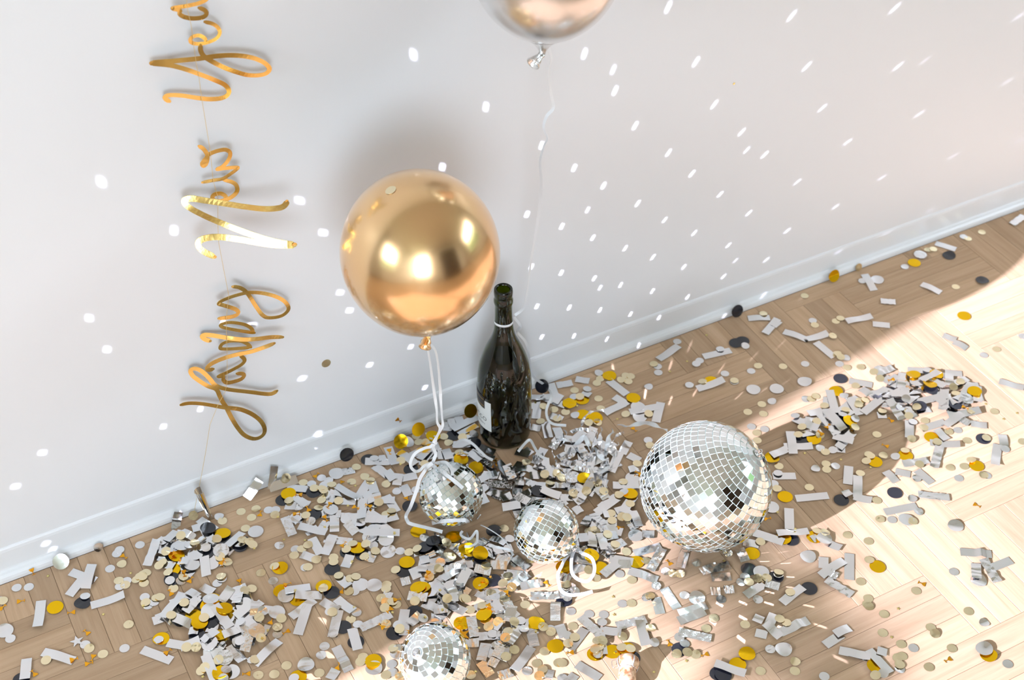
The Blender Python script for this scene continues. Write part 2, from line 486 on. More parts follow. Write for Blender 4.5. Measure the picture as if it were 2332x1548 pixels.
R -5286 -859 6.8 -151 35 4 -22 0 7 8
R -6543 -1666 7.9 -145 48 7 -18 1 1 18
R -6190 -1548 3.7 -61 20 -19 -13 1 5 18
R -5970 -1563 1.2 -58 22 -1 -3 1 7 18
R -6279 -1767 5.8 -149 29 2 9 1 4 18
R -5771 -1843 8.1 -146 27 2 19 1 11 18
R -5641 -2003 10.7 -120 20 22 -22 1 13 18
R -6498 -1983 6.5 -50 31 -2 22 1 2 18
R -5650 -2258 11.7 19 29 19 20 1 14 18
R -5487 -2330 12.9 -114 26 -22 22 1 17 18
R -5699 -2545 9.9 -165 27 7 0 1 15 18
R -6403 -2217 4.2 -28 14 -1 -14 1 6 18
R -6524 -2414 3.7 -5 29 5 12 1 3 18
R -6238 -2481 13.1 -166 27 10 -22 1 8 18
R -5774 -2774 8.9 -123 40 -15 22 1 16 18
R -5932 -2547 10.9 -2 26 2 -1 1 12 18
R -5595 -3060 0.9 -154 52 0 0 5 0 7
R -6405 -2954 5.4 -93 46 10 8 1 9 18
R -5960 -2221 10.7 -81 48 -6 7 1 10 18
R -4035 -284 3.0 -38 33 3 -7 3 3 23
R -3156 -312 0.9 -12 20 0 0 3 9 23
R -2630 -375 2.3 -28 48 -1 5 3 16 23
R -2484 -338 3.4 -19 27 -5 -14 6 0 15
R -2669 -616 1.3 -71 45 2 2 3 18 23
R -2403 -887 2.5 -12 37 1 6 6 2 15
R -2537 -879 4.5 -125 23 7 11 3 21 23
R -2512 -1134 1.2 -93 25 -2 2 3 22 23
R -3483 -718 4.8 -33 18 -22 8 3 7 23
R -3366 -771 5.4 -66 51 -22 -9 3 8 23
R -2856 -1203 2.9 -28 21 1 2 3 19 23
R -2976 -963 3.2 -100 50 -3 -2 3 14 23
R -3110 -1013 4.4 -95 26 14 -3 3 12 23
R -3307 -1215 6.8 -116 45 4 -10 3 11 23
R -3202 -1534 8.4 -30 35 6 5 3 15 23
R -3310 -1667 8.5 -66 18 0 -16 3 13 23
R -4089 -580 5.4 -69 30 -7 -6 3 4 23
R -4264 -593 3.9 -37 18 22 3 3 1 23
R -4276 -880 3.0 -155 21 1 4 3 2 23
R -4444 -972 1.8 -94 40 7 2 3 0 23
R -4146 -1226 4.6 -45 47 1 -3 3 5 23
R -3795 -1259 3.3 -113 33 -2 7 3 6 23
R -3598 -1472 3.1 -81 27 21 5 3 10 23
R -3243 -1829 10.5 -26 56 -7 2 3 17 23
R -1988 -457 2.1 4 26 6 -4 6 4 15
R -4215 -1534 1.2 -90 36 3 1 4 3 14
R -4038 -1624 2.7 -133 40 1 3 4 4 14
R -4379 -1705 1.0 -50 31 1 1 4 2 14
R -3914 -2057 2.2 -131 26 1 5 4 8 14
R -3565 -2145 2.2 -135 19 -5 9 4 9 14
R -4116 -2383 1.1 -78 27 2 -1 4 6 14
R -4779 -2196 3.6 167 38 -12 -8 4 0 14
R -4682 -2389 2.9 152 40 -4 9 4 1 14
R -4850 -2567 1.2 -163 45 0 2 5 1 7
R -4468 -2707 1.0 -60 31 0 1 4 5 14
R -4275 -2806 1.4 -71 37 -4 0 4 7 14
R -3104 -2750 3.1 -95 20 12 11 11 1 17
R -2927 -2671 5.9 -124 31 0 -8 11 3 17
R -3264 -3184 4.0 -39 30 22 7 11 2 17
R -3648 -2934 0.9 -45 14 0 0 4 11 14
R -3293 -2813 1.0 -12 14 0 2 11 0 17
R -4530 -3056 2.6 -124 49 4 -2 5 4 7
R -4389 -3446 2.9 -101 40 -1 -1 5 6 7
R -4680 -3669 0.9 -90 48 0 0 5 5 7
R -3994 -3295 0.9 4 51 0 0 4 10 14
R -4906 -3856 0.9 -143 18 0 0 5 3 7
R -3590 -3402 2.1 -123 25 5 0 4 12 14
R -3682 -3614 3.1 -117 24 -6 6 4 13 14
R -3478 -3540 3.8 -160 24 -10 14 12 0 9
R -4920 -2753 2.4 -127 56 -3 6 5 2 7
R -1939 -2717 8.1 23 18 -18 -22 11 14 17
R -1716 -2788 5.4 -55 26 -22 -21 11 15 17
R -2529 -2940 5.1 -12 36 17 2 11 9 17
R -2572 -3204 9.4 -127 42 -22 1 11 10 17
R -2507 -3212 11.5 -138 34 -22 19 11 12 17
R -1823 -3154 4.1 -49 21 14 15 11 16 17
R -1925 -3212 3.8 -34 26 20 15 12 2 9
R -2191 -3201 7.0 -40 25 -1 22 11 13 17
R -2850 -2824 6.3 -97 19 -7 22 11 5 17
R -2676 -3075 10.5 -169 28 6 -22 11 7 17
R -2928 -3303 14.6 -70 29 -5 -10 11 6 17
R -2802 -3371 16.8 -87 24 -22 16 11 8 17
R -1604 -3322 2.8 -71 29 -9 2 12 6 9
R -1555 -4068 2.1 -28 50 2 -3 12 7 9
R -1548 -4308 2.1 -122 18 8 2 14 0 9
R -2482 -3019 13.0 159 19 -7 -22 11 11 17
R -2188 -4078 12.5 -93 22 -22 22 12 4 9
R -2881 -2612 8.0 -106 18 6 -17 11 4 17
R -1169 -3886 2.6 -54 20 5 5 14 1 9
R -2789 -4057 2.3 -108 36 -5 4 12 1 9
R -2653 -4332 4.5 -28 31 4 -10 13 3 13
R -2229 -4175 13.4 -130 27 4 22 12 5 9
R -2395 -4380 5.4 -121 18 -8 -15 12 3 9
R -2335 -4485 6.0 -149 34 -22 22 13 7 13
R -2030 -4436 1.0 -100 30 -1 0 13 9 13
R -2108 -4629 2.4 -107 31 4 5 13 10 13
R -2918 -4302 1.9 -28 19 8 3 13 0 13
R -2853 -4521 2.8 -130 30 10 -4 13 1 13
R -2954 -4787 1.5 -84 27 4 4 13 2 13
R -2670 -4637 4.4 -140 19 9 7 13 5 13
R -2406 -4893 1.1 -148 50 0 1 13 8 13
R -2814 -4755 4.0 -55 14 1 7 13 4 13
R -2748 -5003 1.0 -10 21 1 1 13 6 13
R -1600 -4392 3.3 -119 28 11 11 12 8 9
R -1677 -4722 0.9 -101 24 0 0 15 0 9
R -2215 -5292 0.9 -131 17 0 0 13 11 13
R -452 -3500 12.4 -120 27 -11 17 10 3 12
R -333 -3605 11.6 -105 31 -15 15 10 6 12
R -142 -3549 9.2 -8 20 -18 22 10 8 12
R -159 -3743 7.9 -171 30 -22 9 14 3 9
R -234 -3996 3.2 -41 36 5 5 14 4 9
R -233 -4097 4.6 -28 19 11 19 14 5 9
R 237 -3995 1.0 -9 45 0 -1 14 7 9
R 247 -4231 1.2 -145 48 0 2 14 8 9
R -90 -4394 1.5 -51 46 2 4 14 6 9
R -472 -4069 3.8 -165 32 3 8 14 2 9
R 611 -4406 0.9 -135 40 0 0 16 1 13
R 44 -4952 0.9 -94 42 0 0 16 0 13
R -194 -4983 0.9 -109 31 0 0 15 8 9
R 866 -4754 0.9 -4 29 0 0 16 4 13
R 704 -5161 0.9 -28 14 0 0 16 5 13
R 214 -5288 1.2 171 45 1 2 16 3 13
R 405 -3742 2.2 -32 19 -5 2 10 11 12
R -568 -3421 15.1 -112 22 -9 -22 10 1 12
R -1266 -4835 0.9 -77 42 0 0 15 3 9
R -1056 -5063 2.1 -39 31 -3 0 15 5 9
R -711 -5073 1.3 -11 46 -2 -3 15 6 9
R -660 -5316 2.6 -110 45 0 3 15 7 9
R -1545 -4949 1.1 -151 43 1 0 15 1 9
R -1293 -5202 3.0 -114 36 0 -2 15 4 9
R 128 -5391 2.4 -3 44 1 10 16 2 13
R -13 -5697 0.9 -43 48 0 0 17 0 9
R -1685 -5509 0.9 -65 40 0 0 15 2 9
R -1943 -5498 0.9 -66 14 0 0 13 12 13
R 2465 -4583 0.9 -124 22 0 0 23 4 7
R 2388 -4774 3.4 -21 50 -10 -14 23 5 7
R 2008 -4674 2.9 -55 48 10 1 23 0 7
R 2800 -5265 0.9 -64 24 0 0 26 3 7
R 2643 -5026 3.1 -91 14 -3 6 26 0 7
R 2756 -5712 0.9 -128 52 0 0 26 6 7
R 2511 -5620 1.2 8 50 1 -1 26 2 7
R 2449 -5477 2.3 -127 23 2 -7 26 1 7
R 2371 -5968 0.9 -70 45 0 0 26 5 7
R 2439 -5736 2.6 -64 14 -7 11 26 4 7
R 1251 -5410 0.9 7 40 0 0 16 11 13
R 1508 -5472 2.7 -47 21 0 4 16 12 13
R 1674 -5753 1.4 -168 46 2 -2 17 6 9
R 1711 -4635 0.9 -42 24 0 0 16 10 13
R 1452 -4769 2.2 -103 26 7 -2 16 9 13
R 963 -4807 2.6 -11 42 -3 7 16 6 13
R 928 -4973 1.9 -23 30 0 8 16 7 13
R 898 -5230 0.9 -28 15 0 0 16 8 13
R 95 -6434 4.1 -50 45 -9 -4 17 1 9
R 1347 -6238 0.9 -1 51 0 0 17 7 9
R 1138 -5979 0.9 -144 23 0 0 17 4 9
R 970 -5883 0.9 -148 14 0 0 17 2 9
R 1033 -6157 2.6 -82 32 6 2 17 5 9
R 852 -6123 1.2 -46 17 4 0 17 3 9
R 1707 -6698 0.9 7 33 0 0 17 8 9
R 1916 -6640 2.2 0 27 -6 -5 28 0 5
R 1809 -7030 0.9 -46 40 0 0 28 1 5
R 4622 -6408 0.9 -34 47 0 0 27 0 4
R 4378 -6689 2.1 -130 31 -2 -6 27 1 4
R 4828 -6757 0.9 -4 35 0 0 27 3 4
R 4575 -6782 1.2 -104 46 2 0 27 2 4
R 1868 -7094 3.0 -45 31 -3 -1 28 2 5
R 2045 -7318 2.9 -87 46 -12 1 28 3 5
R 2188 -7202 2.9 -46 14 -11 0 28 4 5
R 3586 -3283 1.1 -26 47 1 1 22 1 12
R 3219 -3252 2.5 2 31 -4 -1 23 1 7
R 3536 -3167 2.9 -120 52 1 -1 22 0 12
R 3961 -3123 2.3 -12 37 -5 -8 22 2 12
R 4036 -3038 6.1 -60 22 14 19 22 3 12
R 4304 -3136 4.8 -95 52 1 -1 22 4 12
R 4544 -2904 6.9 -28 28 0 -22 22 5 12
R 4751 -2645 2.8 -116 45 -2 2 22 6 12
R 4983 -2958 2.6 -102 43 1 3 22 8 12
R 5259 -3099 4.0 14 52 4 4 22 11 12
R 5446 -2538 0.9 -44 40 0 0 22 9 12
R 5367 -2763 2.4 -81 21 6 -4 22 10 12
R 5267 -3339 0.9 -28 15 0 0 24 1 21
R 4435 -3127 9.5 -92 50 22 1 22 7 12
R 2994 -3715 0.9 -28 37 0 0 23 2 7
R 3114 -4294 0.9 -21 53 0 0 23 6 7
R 2513 -4511 2.8 -125 46 -2 -5 23 3 7
R 3914 -4182 0.9 -130 41 0 0 25 1 11
R 3882 -4463 2.1 -128 48 -3 4 25 2 11
R 3642 -4508 2.6 -94 14 -1 -11 25 0 11
R 3779 -4718 3.3 -48 28 0 6 25 3 11
R 5986 -2504 2.8 -1 37 -3 7 24 2 21
R 6079 -2851 4.8 -134 45 -9 -4 24 6 21
R 5935 -2752 5.8 7 29 12 -22 24 3 21
R 6544 -3022 8.7 7 43 1 -22 24 8 21
R 6808 -3219 5.5 -130 33 -9 -1 24 13 21
R 6288 -3590 11.5 -88 21 22 -5 24 10 21
R 5509 -3375 5.9 -101 46 8 14 24 4 21
R 5762 -3150 12.4 -34 27 4 -9 24 5 21
R 6489 -3968 2.8 -17 56 1 15 24 16 21
R 6994 -3724 3.3 -131 44 -4 5 24 17 21
R 5454 -3822 1.1 -129 41 -1 2 24 7 21
R 5862 -3936 0.9 -6 47 0 0 24 9 21
R 5741 -4372 1.4 -37 48 1 3 24 12 21
R 6543 -4285 0.9 -39 26 0 0 24 18 21
R 6368 -4105 2.9 -72 22 7 7 24 15 21
R 5430 -4544 1.3 -140 52 -1 3 25 10 11
R 5049 -4476 1.0 -19 44 0 1 25 7 11
R 4499 -4532 0.9 -90 27 0 0 25 4 11
R 4721 -4557 0.9 -45 24 0 0 25 6 11
R 4972 -4785 0.9 -85 34 0 0 25 8 11
R 4817 -5194 0.9 -36 49 0 0 25 9 11
R 4190 -5157 0.9 -14 55 0 0 25 5 11
R 6647 -4756 0.9 -125 28 0 0 24 20 21
R 6307 -4968 1.2 -137 54 1 0 24 19 21
R 7693 -3797 0.9 -51 42 0 0 29 2 3
R 5576 -2910 6.4 10 30 -6 -22 24 0 21
R 5833 -4182 2.3 -92 28 -5 -1 24 11 21
R 6223 -4015 4.6 -171 43 7 0 24 14 21
R 1702 -662 1.2 -78 46 2 1 8 11 13
R 1586 -974 0.9 -70 31 0 0 8 12 13
R 1409 -1090 2.3 6 47 3 2 8 10 13
R 1994 -1509 0.9 -132 49 0 0 18 1 5
R 1813 -1350 2.8 -13 52 0 0 18 0 5
R 1260 -220 0.9 -40 24 0 0 8 8 13
R 936 -166 0.9 -15 28 0 0 8 7 13
R 697 -166 1.2 -105 28 3 0 8 4 13
R 455 -297 3.1 -24 44 -4 -6 8 2 13
R 637 -442 4.4 35 25 -13 10 8 6 13
R 182 -548 2.2 -123 31 1 6 8 1 13
R 410 -804 0.9 -55 24 0 0 8 5 13
R -4 -868 0.9 -40 15 0 0 8 0 13
R 130 -999 1.0 -109 38 -1 1 8 3 13
R 229 -1213 8.7 -109 36 -15 -22 9 1 12
R 1068 -1967 1.7 -142 32 -6 2 9 9 12
R 1143 -555 2.3 122 16 -12 -8 8 9 13
R 741 -2194 5.5 -139 48 -7 9 9 8 12
R 1076 -2225 0.9 -64 22 0 0 9 11 12
R 932 -2452 2.3 162 16 -4 -5 9 10 12
R 637 -2700 1.0 -30 42 1 0 10 9 12
R 248 -2549 7.1 173 19 -1 20 9 7 12
R 43 -2505 10.6 -145 53 -3 22 9 5 12
R 191 -2687 6.2 -83 25 4 22 10 5 12
R 151 -2928 3.3 -165 49 -1 5 10 7 12
R -303 -2785 1.8 5 14 6 8 10 0 12
R -433 -2159 5.9 -28 44 -6 -11 7 12 13
R -523 -2309 6.6 -48 32 -6 16 7 11 13
R -535 -1854 4.5 -28 22 12 5 7 9 13
R -269 -1936 8.6 37 25 -14 3 9 0 12
R -334 -1549 8.5 -23 18 16 -22 7 10 13
R 252 -2033 5.8 -39 30 8 15 9 4 12
R 248 -2172 9.4 -49 48 17 6 9 6 12
R 389 -3403 5.8 -98 30 -22 19 10 10 12
R -320 -3103 8.9 30 22 22 -22 10 2 12
R -163 -3207 12.2 -79 26 -22 -13 10 4 12
R 39 -1694 5.1 -89 18 10 -6 9 2 12
R 373 -1738 7.2 -92 29 -4 8 9 3 12
R -1291 -146 1.2 -122 23 1 -3 6 6 15
R -1192 -127 2.9 -100 20 -12 2 6 8 15
R -1059 -134 2.8 -101 22 -16 3 6 9 15
R -1040 -381 3.9 9 37 -1 -8 6 12 15
R -1011 -236 4.8 9 53 -6 0 6 11 15
R -1290 -683 7.3 -31 30 22 0 6 10 15
R -1598 -768 7.1 -101 26 -2 -11 6 7 15
R -1215 -1030 8.1 -76 29 17 -7 6 13 15
R -964 -962 3.7 -49 26 -13 11 6 14 15
R -1929 -591 7.4 -158 26 22 -18 6 5 15
R -2418 -368 5.5 -98 43 -10 -1 6 1 15
R -2203 -505 3.3 -73 41 -1 -2 6 3 15
R -2612 -747 5.6 -87 26 19 -10 3 20 23
R -387 -1286 0.9 -74 17 0 0 7 8 13
R -1230 -1519 5.5 -1 33 5 -8 7 0 13
R 2946 -326 0.9 -165 53 0 0 18 2 5
R 3695 -739 0.9 -10 53 0 0 18 4 5
R 4899 -295 0.9 -25 40 0 0 19 0 8
R 4953 -600 0.9 -153 48 0 0 19 1 8
R 3130 -1372 2.5 -6 51 2 6 18 3 5
R 11063 -259 0.9 -165 41 0 0 20 4 5
R 9274 -236 0.9 -58 40 0 0 20 3 5
R 7297 -419 1.0 -107 49 1 0 20 0 5
R 8197 -1099 0.9 -68 40 0 0 20 2 5
R 6477 -1170 0.9 -11 51 0 0 19 6 8
R 6732 -1484 0.9 -37 30 0 0 19 7 8
R 5201 -1006 0.9 -58 47 0 0 19 3 8
R 5504 -1218 2.3 -5 45 -2 2 19 4 8
R 5429 -1553 0.9 -85 48 0 0 19 5 8
R 5071 -579 3.0 19 20 -1 6 19 2 8
R 7572 -2342 0.9 -58 24 0 0 29 0 3
R 7602 -2592 1.4 -70 26 1 3 29 1 3
R 7248 -1032 0.9 -35 27 0 0 20 1 5
R -481 -1286 2.5 -48 24 10 0 7 7 13
R -794 -1703 18.6 -18 24 -22 -22 7 5 13
R -1151 -1772 6.3 -34 39 0 3 7 1 13
R -982 -2025 6.6 -28 14 -13 -10 7 4 13
R -1186 -2056 6.5 -8 17 8 -3 7 2 13
R -994 -2229 10.1 -62 24 8 11 7 6 13
R -1199 -2249 5.6 -20 29 22 16 7 3 13
K -6381 -1128 2.7 -67 0 3 8 0 0 7
K -4175 -2076 0.9 46 0 0 0 4 1 4
K -4357 -2488 1.0 -145 0 -1 -1 4 0 4
K -334 -5798 0.9 -29 0 0 0 15 1 2
G -5401 -632 3.8 102 0 -11 -13 0 2 3
G -5882 -2100 12.0 77 0 -22 -8 1 7 8
G -6280 -2128 6.6 47 0 -7 10 1 2 8
G -6304 -3109 5.9 -90 0 -6 -2 1 6 8
G -4200 -339 4.4 -28 0 1 2 3 0 1
G -3122 -2488 2.2 -16 0 -4 -5 11 0 7
G -3185 -3025 4.6 44 0 11 -22 11 1 7
G -4416 -2323 2.3 -33 0 2 -8 4 3 5
G -4309 -3918 2.3 63 0 -3 -10 5 1 2
G -2245 -2762 13.0 155 0 7 -14 11 5 7
G -2093 -2937 11.1 -114 0 -7 18 11 6 7
G -1070 -3699 3.4 56 0 -1 -13 14 0 4
G -2549 -3945 5.6 100 0 20 -22 12 2 3
G -1936 -4429 2.7 -40 0 -15 0 13 0 2
G -1887 -4908 0.9 -4 0 0 0 13 1 2
G 6335 -2838 6.1 171 0 -11 -20 24 0 5
G 6993 -3650 5.7 -166 0 6 -4 24 4 5
G 1798 -1023 2.4 16 0 -4 -1 8 5 6
G -1321 -1253 6.4 -122 0 -2 19 7 0 1
S -5604 -2687 10.2 101 0 -22 22 1 8 10
S -3349 -271 1.6 159 0 4 -1 3 3 5
S -3288 -2161 1.3 7 0 1 5 4 5 6
S 2733 -5112 4.2 -144 0 -9 3 26 1 2
S 3509 -7852 2.6 27 0 0 -10 28 0 1
s -8486 -174 0.4 15 0 0 0 2 2 10
s -8321 -245 0.4 78 0 0 0 2 3 10
s -6911 -186 0.4 4 0 0 0 0 1 12
s -6969 -238 1.1 50 0 6 5 0 0 12
s -7145 -473 0.4 118 0 0 0 2 6 10
s -6992 -824 0.4 8 0 0 0 2 9 10
s -7113 -883 0.5 -32 0 2 1 2 7 10
s -6603 -227 0.4 161 0 0 0 0 2 12
s -6843 -1251 0.4 -104 0 0 0 1 0 11
s -6847 -1428 0.4 66 0 0 0 1 1 11
s -6750 -1413 0.9 -39 0 -8 -2 1 2 11
s -7622 -824 2.0 95 0 -11 -16 2 4 10
s -8757 -302 0.4 -136 0 0 0 2 0 10
s -8794 -1075 0.6 174 0 -1 3 2 1 10
s -7864 -1686 0.4 -52 0 0 0 2 5 10
s -7381 -2018 0.4 -160 0 0 0 2 8 10
s -6904 -2125 2.7 -81 0 1 -6 1 3 11
s -5330 -252 0.4 -36 0 0 0 0 9 12
s -4597 -484 0.4 -175 0 0 0 3 0 11
s -4497 -535 0.9 -29 0 -5 3 3 1 11
s -6273 -1225 2.6 -29 0 -22 15 0 4 12
s -5802 -1510 0.4 71 0 0 0 0 8 12
s -5714 -1464 1.0 -53 0 -6 -5 0 10 12
s -5736 -621 6.1 -85 0 22 -22 0 6 12
s -5945 -658 9.0 -99 0 -22 5 0 5 12
s -5737 -844 10.4 87 0 -3 22 0 7 12
s -4710 -1253 0.4 158 0 0 0 0 11 12
s -5045 -1858 0.4 10 0 0 0 1 10 11
s -6416 -1150 4.1 -101 0 6 7 0 3 12
s -5400 -2408 11.2 109 0 -22 22 1 9 11
s -5758 -2432 10.6 -39 0 22 -22 1 7 11
s -5343 -2822 0.7 -104 0 -2 -3 5 0 8
s -5829 -3080 2.2 -133 0 3 -9 1 8 11
s -5881 -2755 11.0 100 0 22 -1 1 6 11
s -6218 -3108 7.2 111 0 -22 -7 1 5 11
s -6308 -3236 7.4 48 0 8 22 1 4 11
s -3596 -235 0.4 -11 0 0 0 3 4 11
s -3624 -398 0.4 22 0 0 0 3 5 11
s -3691 -668 5.2 -99 0 22 -4 3 6 11
s -3616 -1283 4.9 167 0 11 1 3 8 11
s -4100 -1044 3.4 -53 0 15 18 3 2 11
s -2645 -1075 0.9 50 0 7 -1 3 10 11
s -2360 -1186 0.4 115 0 0 0 6 0 3
s -3785 -284 0.9 114 0 -6 -4 3 3 11
s -3519 -350 1.1 -11 0 -3 3 3 7 11
s -2678 -265 4.3 -74 0 -12 -12 3 9 11
s -4519 -1437 0.4 17 0 0 0 4 0 7
s -4520 -1846 0.4 -135 0 0 0 4 1 7
s -4043 -2628 1.7 120 0 13 8 4 3 7
s -3117 -2229 0.6 -52 0 -2 2 11 0 4
s -2674 -2165 1.7 126 0 0 10 11 1 4
s -3025 -2930 2.0 -84 0 -9 -14 11 2 4
s -4517 -2804 2.6 -45 0 22 2 4 2 7
s -4175 -3005 1.7 -89 0 -7 13 4 4 7
s -3445 -1965 4.9 -27 0 -5 22 4 5 7
s -4822 -3343 0.4 -113 0 0 0 5 3 8
s -4925 -3467 0.5 -179 0 1 0 5 2 8
s -4631 -3216 4.0 80 0 4 -4 5 4 8
s -4245 -3217 2.2 -79 0 0 -16 5 5 8
s -3740 -3508 4.5 -92 0 22 -22 4 6 7
s -5419 -3664 2.7 -71 0 9 -4 5 1 8
s -4093 -4080 0.4 -7 0 0 0 5 6 8
s -4145 -4215 0.5 -26 0 1 1 5 7 8
s -3359 -3574 3.4 49 0 -22 22 12 0 7
s -2694 -2780 8.0 57 0 7 22 11 3 4
s -2282 -3788 12.8 -50 0 13 -22 12 4 7
s -2544 -3758 0.7 154 0 -2 -4 12 2 7
s -2837 -3530 16.3 128 0 -22 22 12 1 7
s -1710 -3602 5.2 -159 0 -17 22 12 6 7
s -1523 -2813 2.4 118 0 -19 5 7 0 1
s -1317 -4235 3.8 146 0 -13 9 14 1 5
s -2602 -4325 6.7 102 0 -9 -5 12 3 7
s -2154 -4450 5.5 -129 0 -12 -13 13 0 4
s -2117 -4283 3.1 119 0 -11 -1 12 5 7
s -2449 -5097 0.7 48 0 -2 3 13 1 4
s -1806 -4609 1.1 -175 0 7 -1 13 2 4
s -2071 -5443 1.7 -176 0 9 -7 13 3 4
s -1644 -4834 2.5 163 0 -10 14 15 0 11
s -383 -4200 0.7 56 0 -2 4 14 3 5
s 258 -4484 0.4 -90 0 0 0 16 0 9
s -25 -4665 1.9 -143 0 2 4 14 4 5
s -636 -4700 0.4 -129 0 0 0 15 6 11
s -268 -4788 1.8 -96 0 6 -5 15 7 11
s 758 -4557 0.4 99 0 0 0 16 2 9
s 258 -5000 0.7 -55 0 3 -2 16 1 9
s -1232 -4084 2.6 -125 0 -2 -3 14 0 5
s -1145 -4175 2.6 145 0 -12 22 14 2 5
s -1377 -4462 0.4 105 0 0 0 15 1 11
s -1165 -4634 0.7 -120 0 -5 -1 15 2 11
s -981 -4743 0.4 141 0 0 0 15 5 11
s -604 -5533 2.3 39 0 -14 6 15 8 11
s -230 -5618 2.0 101 0 13 5 15 9 11
s -222 -5749 2.1 61 0 -19 -2 15 10 11
s -1425 -5330 4.5 142 0 22 4 15 3 11
s -1084 -4868 2.7 104 0 -4 -13 15 4 11
s 1177 -5580 0.4 122 0 0 0 16 7 9
s 1706 -5351 2.6 -109 0 -7 -5 16 8 9
s 1247 -5136 0.8 69 0 4 3 16 6 9
s 1143 -5191 1.0 11 0 5 3 16 5 9
s 1281 -4628 0.4 87 0 0 0 16 4 9
s 697 -5320 0.7 -22 0 0 4 16 3 9
s 808 -6409 0.5 138 0 1 -1 17 0 2
s 1211 -7147 0.4 20 0 0 0 17 1 2
s 4087 -6533 0.4 -85 0 0 0 27 0 1
s 3838 -7486 0.4 -96 0 0 0 28 3 5
s 2638 -7353 0.4 -130 0 0 0 28 2 5
s 3639 -8201 0.4 -2 0 0 0 28 4 5
s 2228 -7551 0.4 -159 0 0 0 28 1 5
s 1958 -7516 4.3 -12 0 22 4 28 0 5
s 3964 -1396 0.4 -128 0 0 0 21 1 7
s 4901 -1687 0.4 -3 0 0 0 21 5 7
s 3835 -2189 0.4 -1 0 0 0 21 4 7
s 3181 -2530 0.4 14 0 0 0 21 2 7
s 3340 -2682 0.4 131 0 0 0 21 3 7
s 3959 -2682 3.6 -178 0 0 -22 22 0 7
s 4376 -2418 0.4 123 0 0 0 21 6 7
s 5428 -1970 0.4 -12 0 0 0 19 1 4
s 4762 -3251 8.3 23 0 -22 20 22 6 7
s 4034 -3619 2.3 60 0 17 -2 22 2 7
s 4617 -3096 12.1 123 0 -22 -18 22 4 7
s 3886 -3475 0.4 -45 0 0 0 22 1 7
s 4980 -2674 3.0 -29 0 -8 -8 22 5 7
s 3859 -3920 0.4 166 0 0 0 22 3 7
s 2936 -3622 2.5 -153 0 -3 -12 23 1 3
s 2755 -3768 0.4 49 0 0 0 23 0 3
s 3536 -3819 0.4 49 0 0 0 23 2 3
s 6641 -2842 4.4 -170 0 -3 -11 24 3 6
s 6534 -4930 2.1 39 0 -5 11 24 5 6
s 5441 -5071 0.4 66 0 0 0 25 5 7
s 5877 -5237 0.4 155 0 0 0 25 6 7
s 4497 -5071 0.5 -61 0 2 -1 25 2 7
s 4393 -5338 1.9 173 0 2 7 25 4 7
s 5614 -3720 2.5 4 0 -15 -1 24 2 6
s 4847 -4208 0.8 -6 0 5 -3 25 1 7
s 4837 -4761 1.6 143 0 12 1 25 3 7
s 5609 -3381 7.4 -168 0 -22 22 24 0 6
s 6153 -4216 0.4 79 0 0 0 24 4 6
s 5779 -3304 13.7 45 0 22 22 24 1 6
s 3930 -5268 0.4 -58 0 0 0 25 0 7
s 1607 -187 0.4 130 0 0 0 8 3 4
s 2522 -667 0.4 -48 0 0 0 18 2 10
s 2596 -529 0.4 -9 0 0 0 18 1 10
s 2177 -897 0.4 9 0 0 0 18 0 10
s 1219 -458 2.1 97 0 -13 -5 8 2 4
s 922 -512 1.6 -104 0 10 -10 8 0 4
s 717 -917 1.8 -23 0 18 -6 8 1 4
s 1495 -1987 0.4 -28 0 0 0 9 1 2
s -194 -2410 6.5 19 0 22 -22 9 0 2
s 523 -2818 4.0 118 0 18 -21 10 0 1
s -994 -528 4.6 -75 0 -22 16 6 2 3
s -1363 -892 7.7 118 0 -15 -22 6 1 3
s 3251 -137 0.5 -35 0 -2 -1 18 3 10
s 3325 -747 0.4 1 0 0 0 18 6 10
s 3221 -798 0.9 -82 0 5 3 18 5 10
s 3801 -675 2.2 2 0 -1 -11 18 7 10
s 3526 -1234 0.4 171 0 0 0 18 8 10
s 2820 -1193 0.4 56 0 0 0 18 4 10
s 3554 -1485 0.4 105 0 0 0 21 0 7
s 4245 -810 1.7 -61 0 -2 16 18 9 10
s 5717 -807 0.4 -66 0 0 0 19 0 4
s 9772 -169 0.4 -72 0 0 0 20 1 2
s 8184 -359 0.4 31 0 0 0 20 0 2
s 5620 -1908 0.4 49 0 0 0 19 2 4
s 7206 -327 1.7 102 0 12 -3 19 3 4
s 7804 -2981 0.4 -166 0 0 0 29 0 2
s 8754 -2919 0.4 80 0 0 0 29 1 2
c -7095 -765 1.1 139 0 4 -9 2 4 7
c -7032 -895 1.5 16 0 -5 7 2 5 7
c -6963 -469 0.4 -162 0 0 0 0 0 28
c -6852 -870 0.5 -72 0 -1 0 0 1 28
c -6788 -836 1.1 -178 0 -9 -3 0 2 28
c -6730 -821 1.5 -112 0 -16 -3 0 4 28
c -6684 -816 1.9 152 0 -20 -3 0 6 28
c -6774 -989 0.9 39 0 -2 5 0 5 28
c -6862 -1358 1.5 57 0 7 -4 1 0 17
c -6695 -1349 1.2 104 0 -9 -8 1 1 17
c -6642 -1364 1.9 148 0 -18 -1 1 2 17
c -7205 -1636 0.4 40 0 0 0 2 6 7
c -8727 -327 1.3 42 0 -4 4 2 0 7
c -7833 -1786 0.9 46 0 -4 6 2 2 7
c -7684 -1969 0.4 71 0 0 0 2 3 7
c -8434 -1702 1.8 35 0 6 6 2 1 7
c -4992 -312 0.4 65 0 0 0 0 19 28
c -4761 -366 0.4 -103 0 0 0 0 25 28
c -5316 -364 1.0 60 0 -1 6 0 17 28
c -4888 -507 0.4 -15 0 0 0 0 23 28
c -4545 -632 1.2 95 0 3 10 3 0 20
c -5050 -675 0.6 -144 0 1 -2 0 21 28
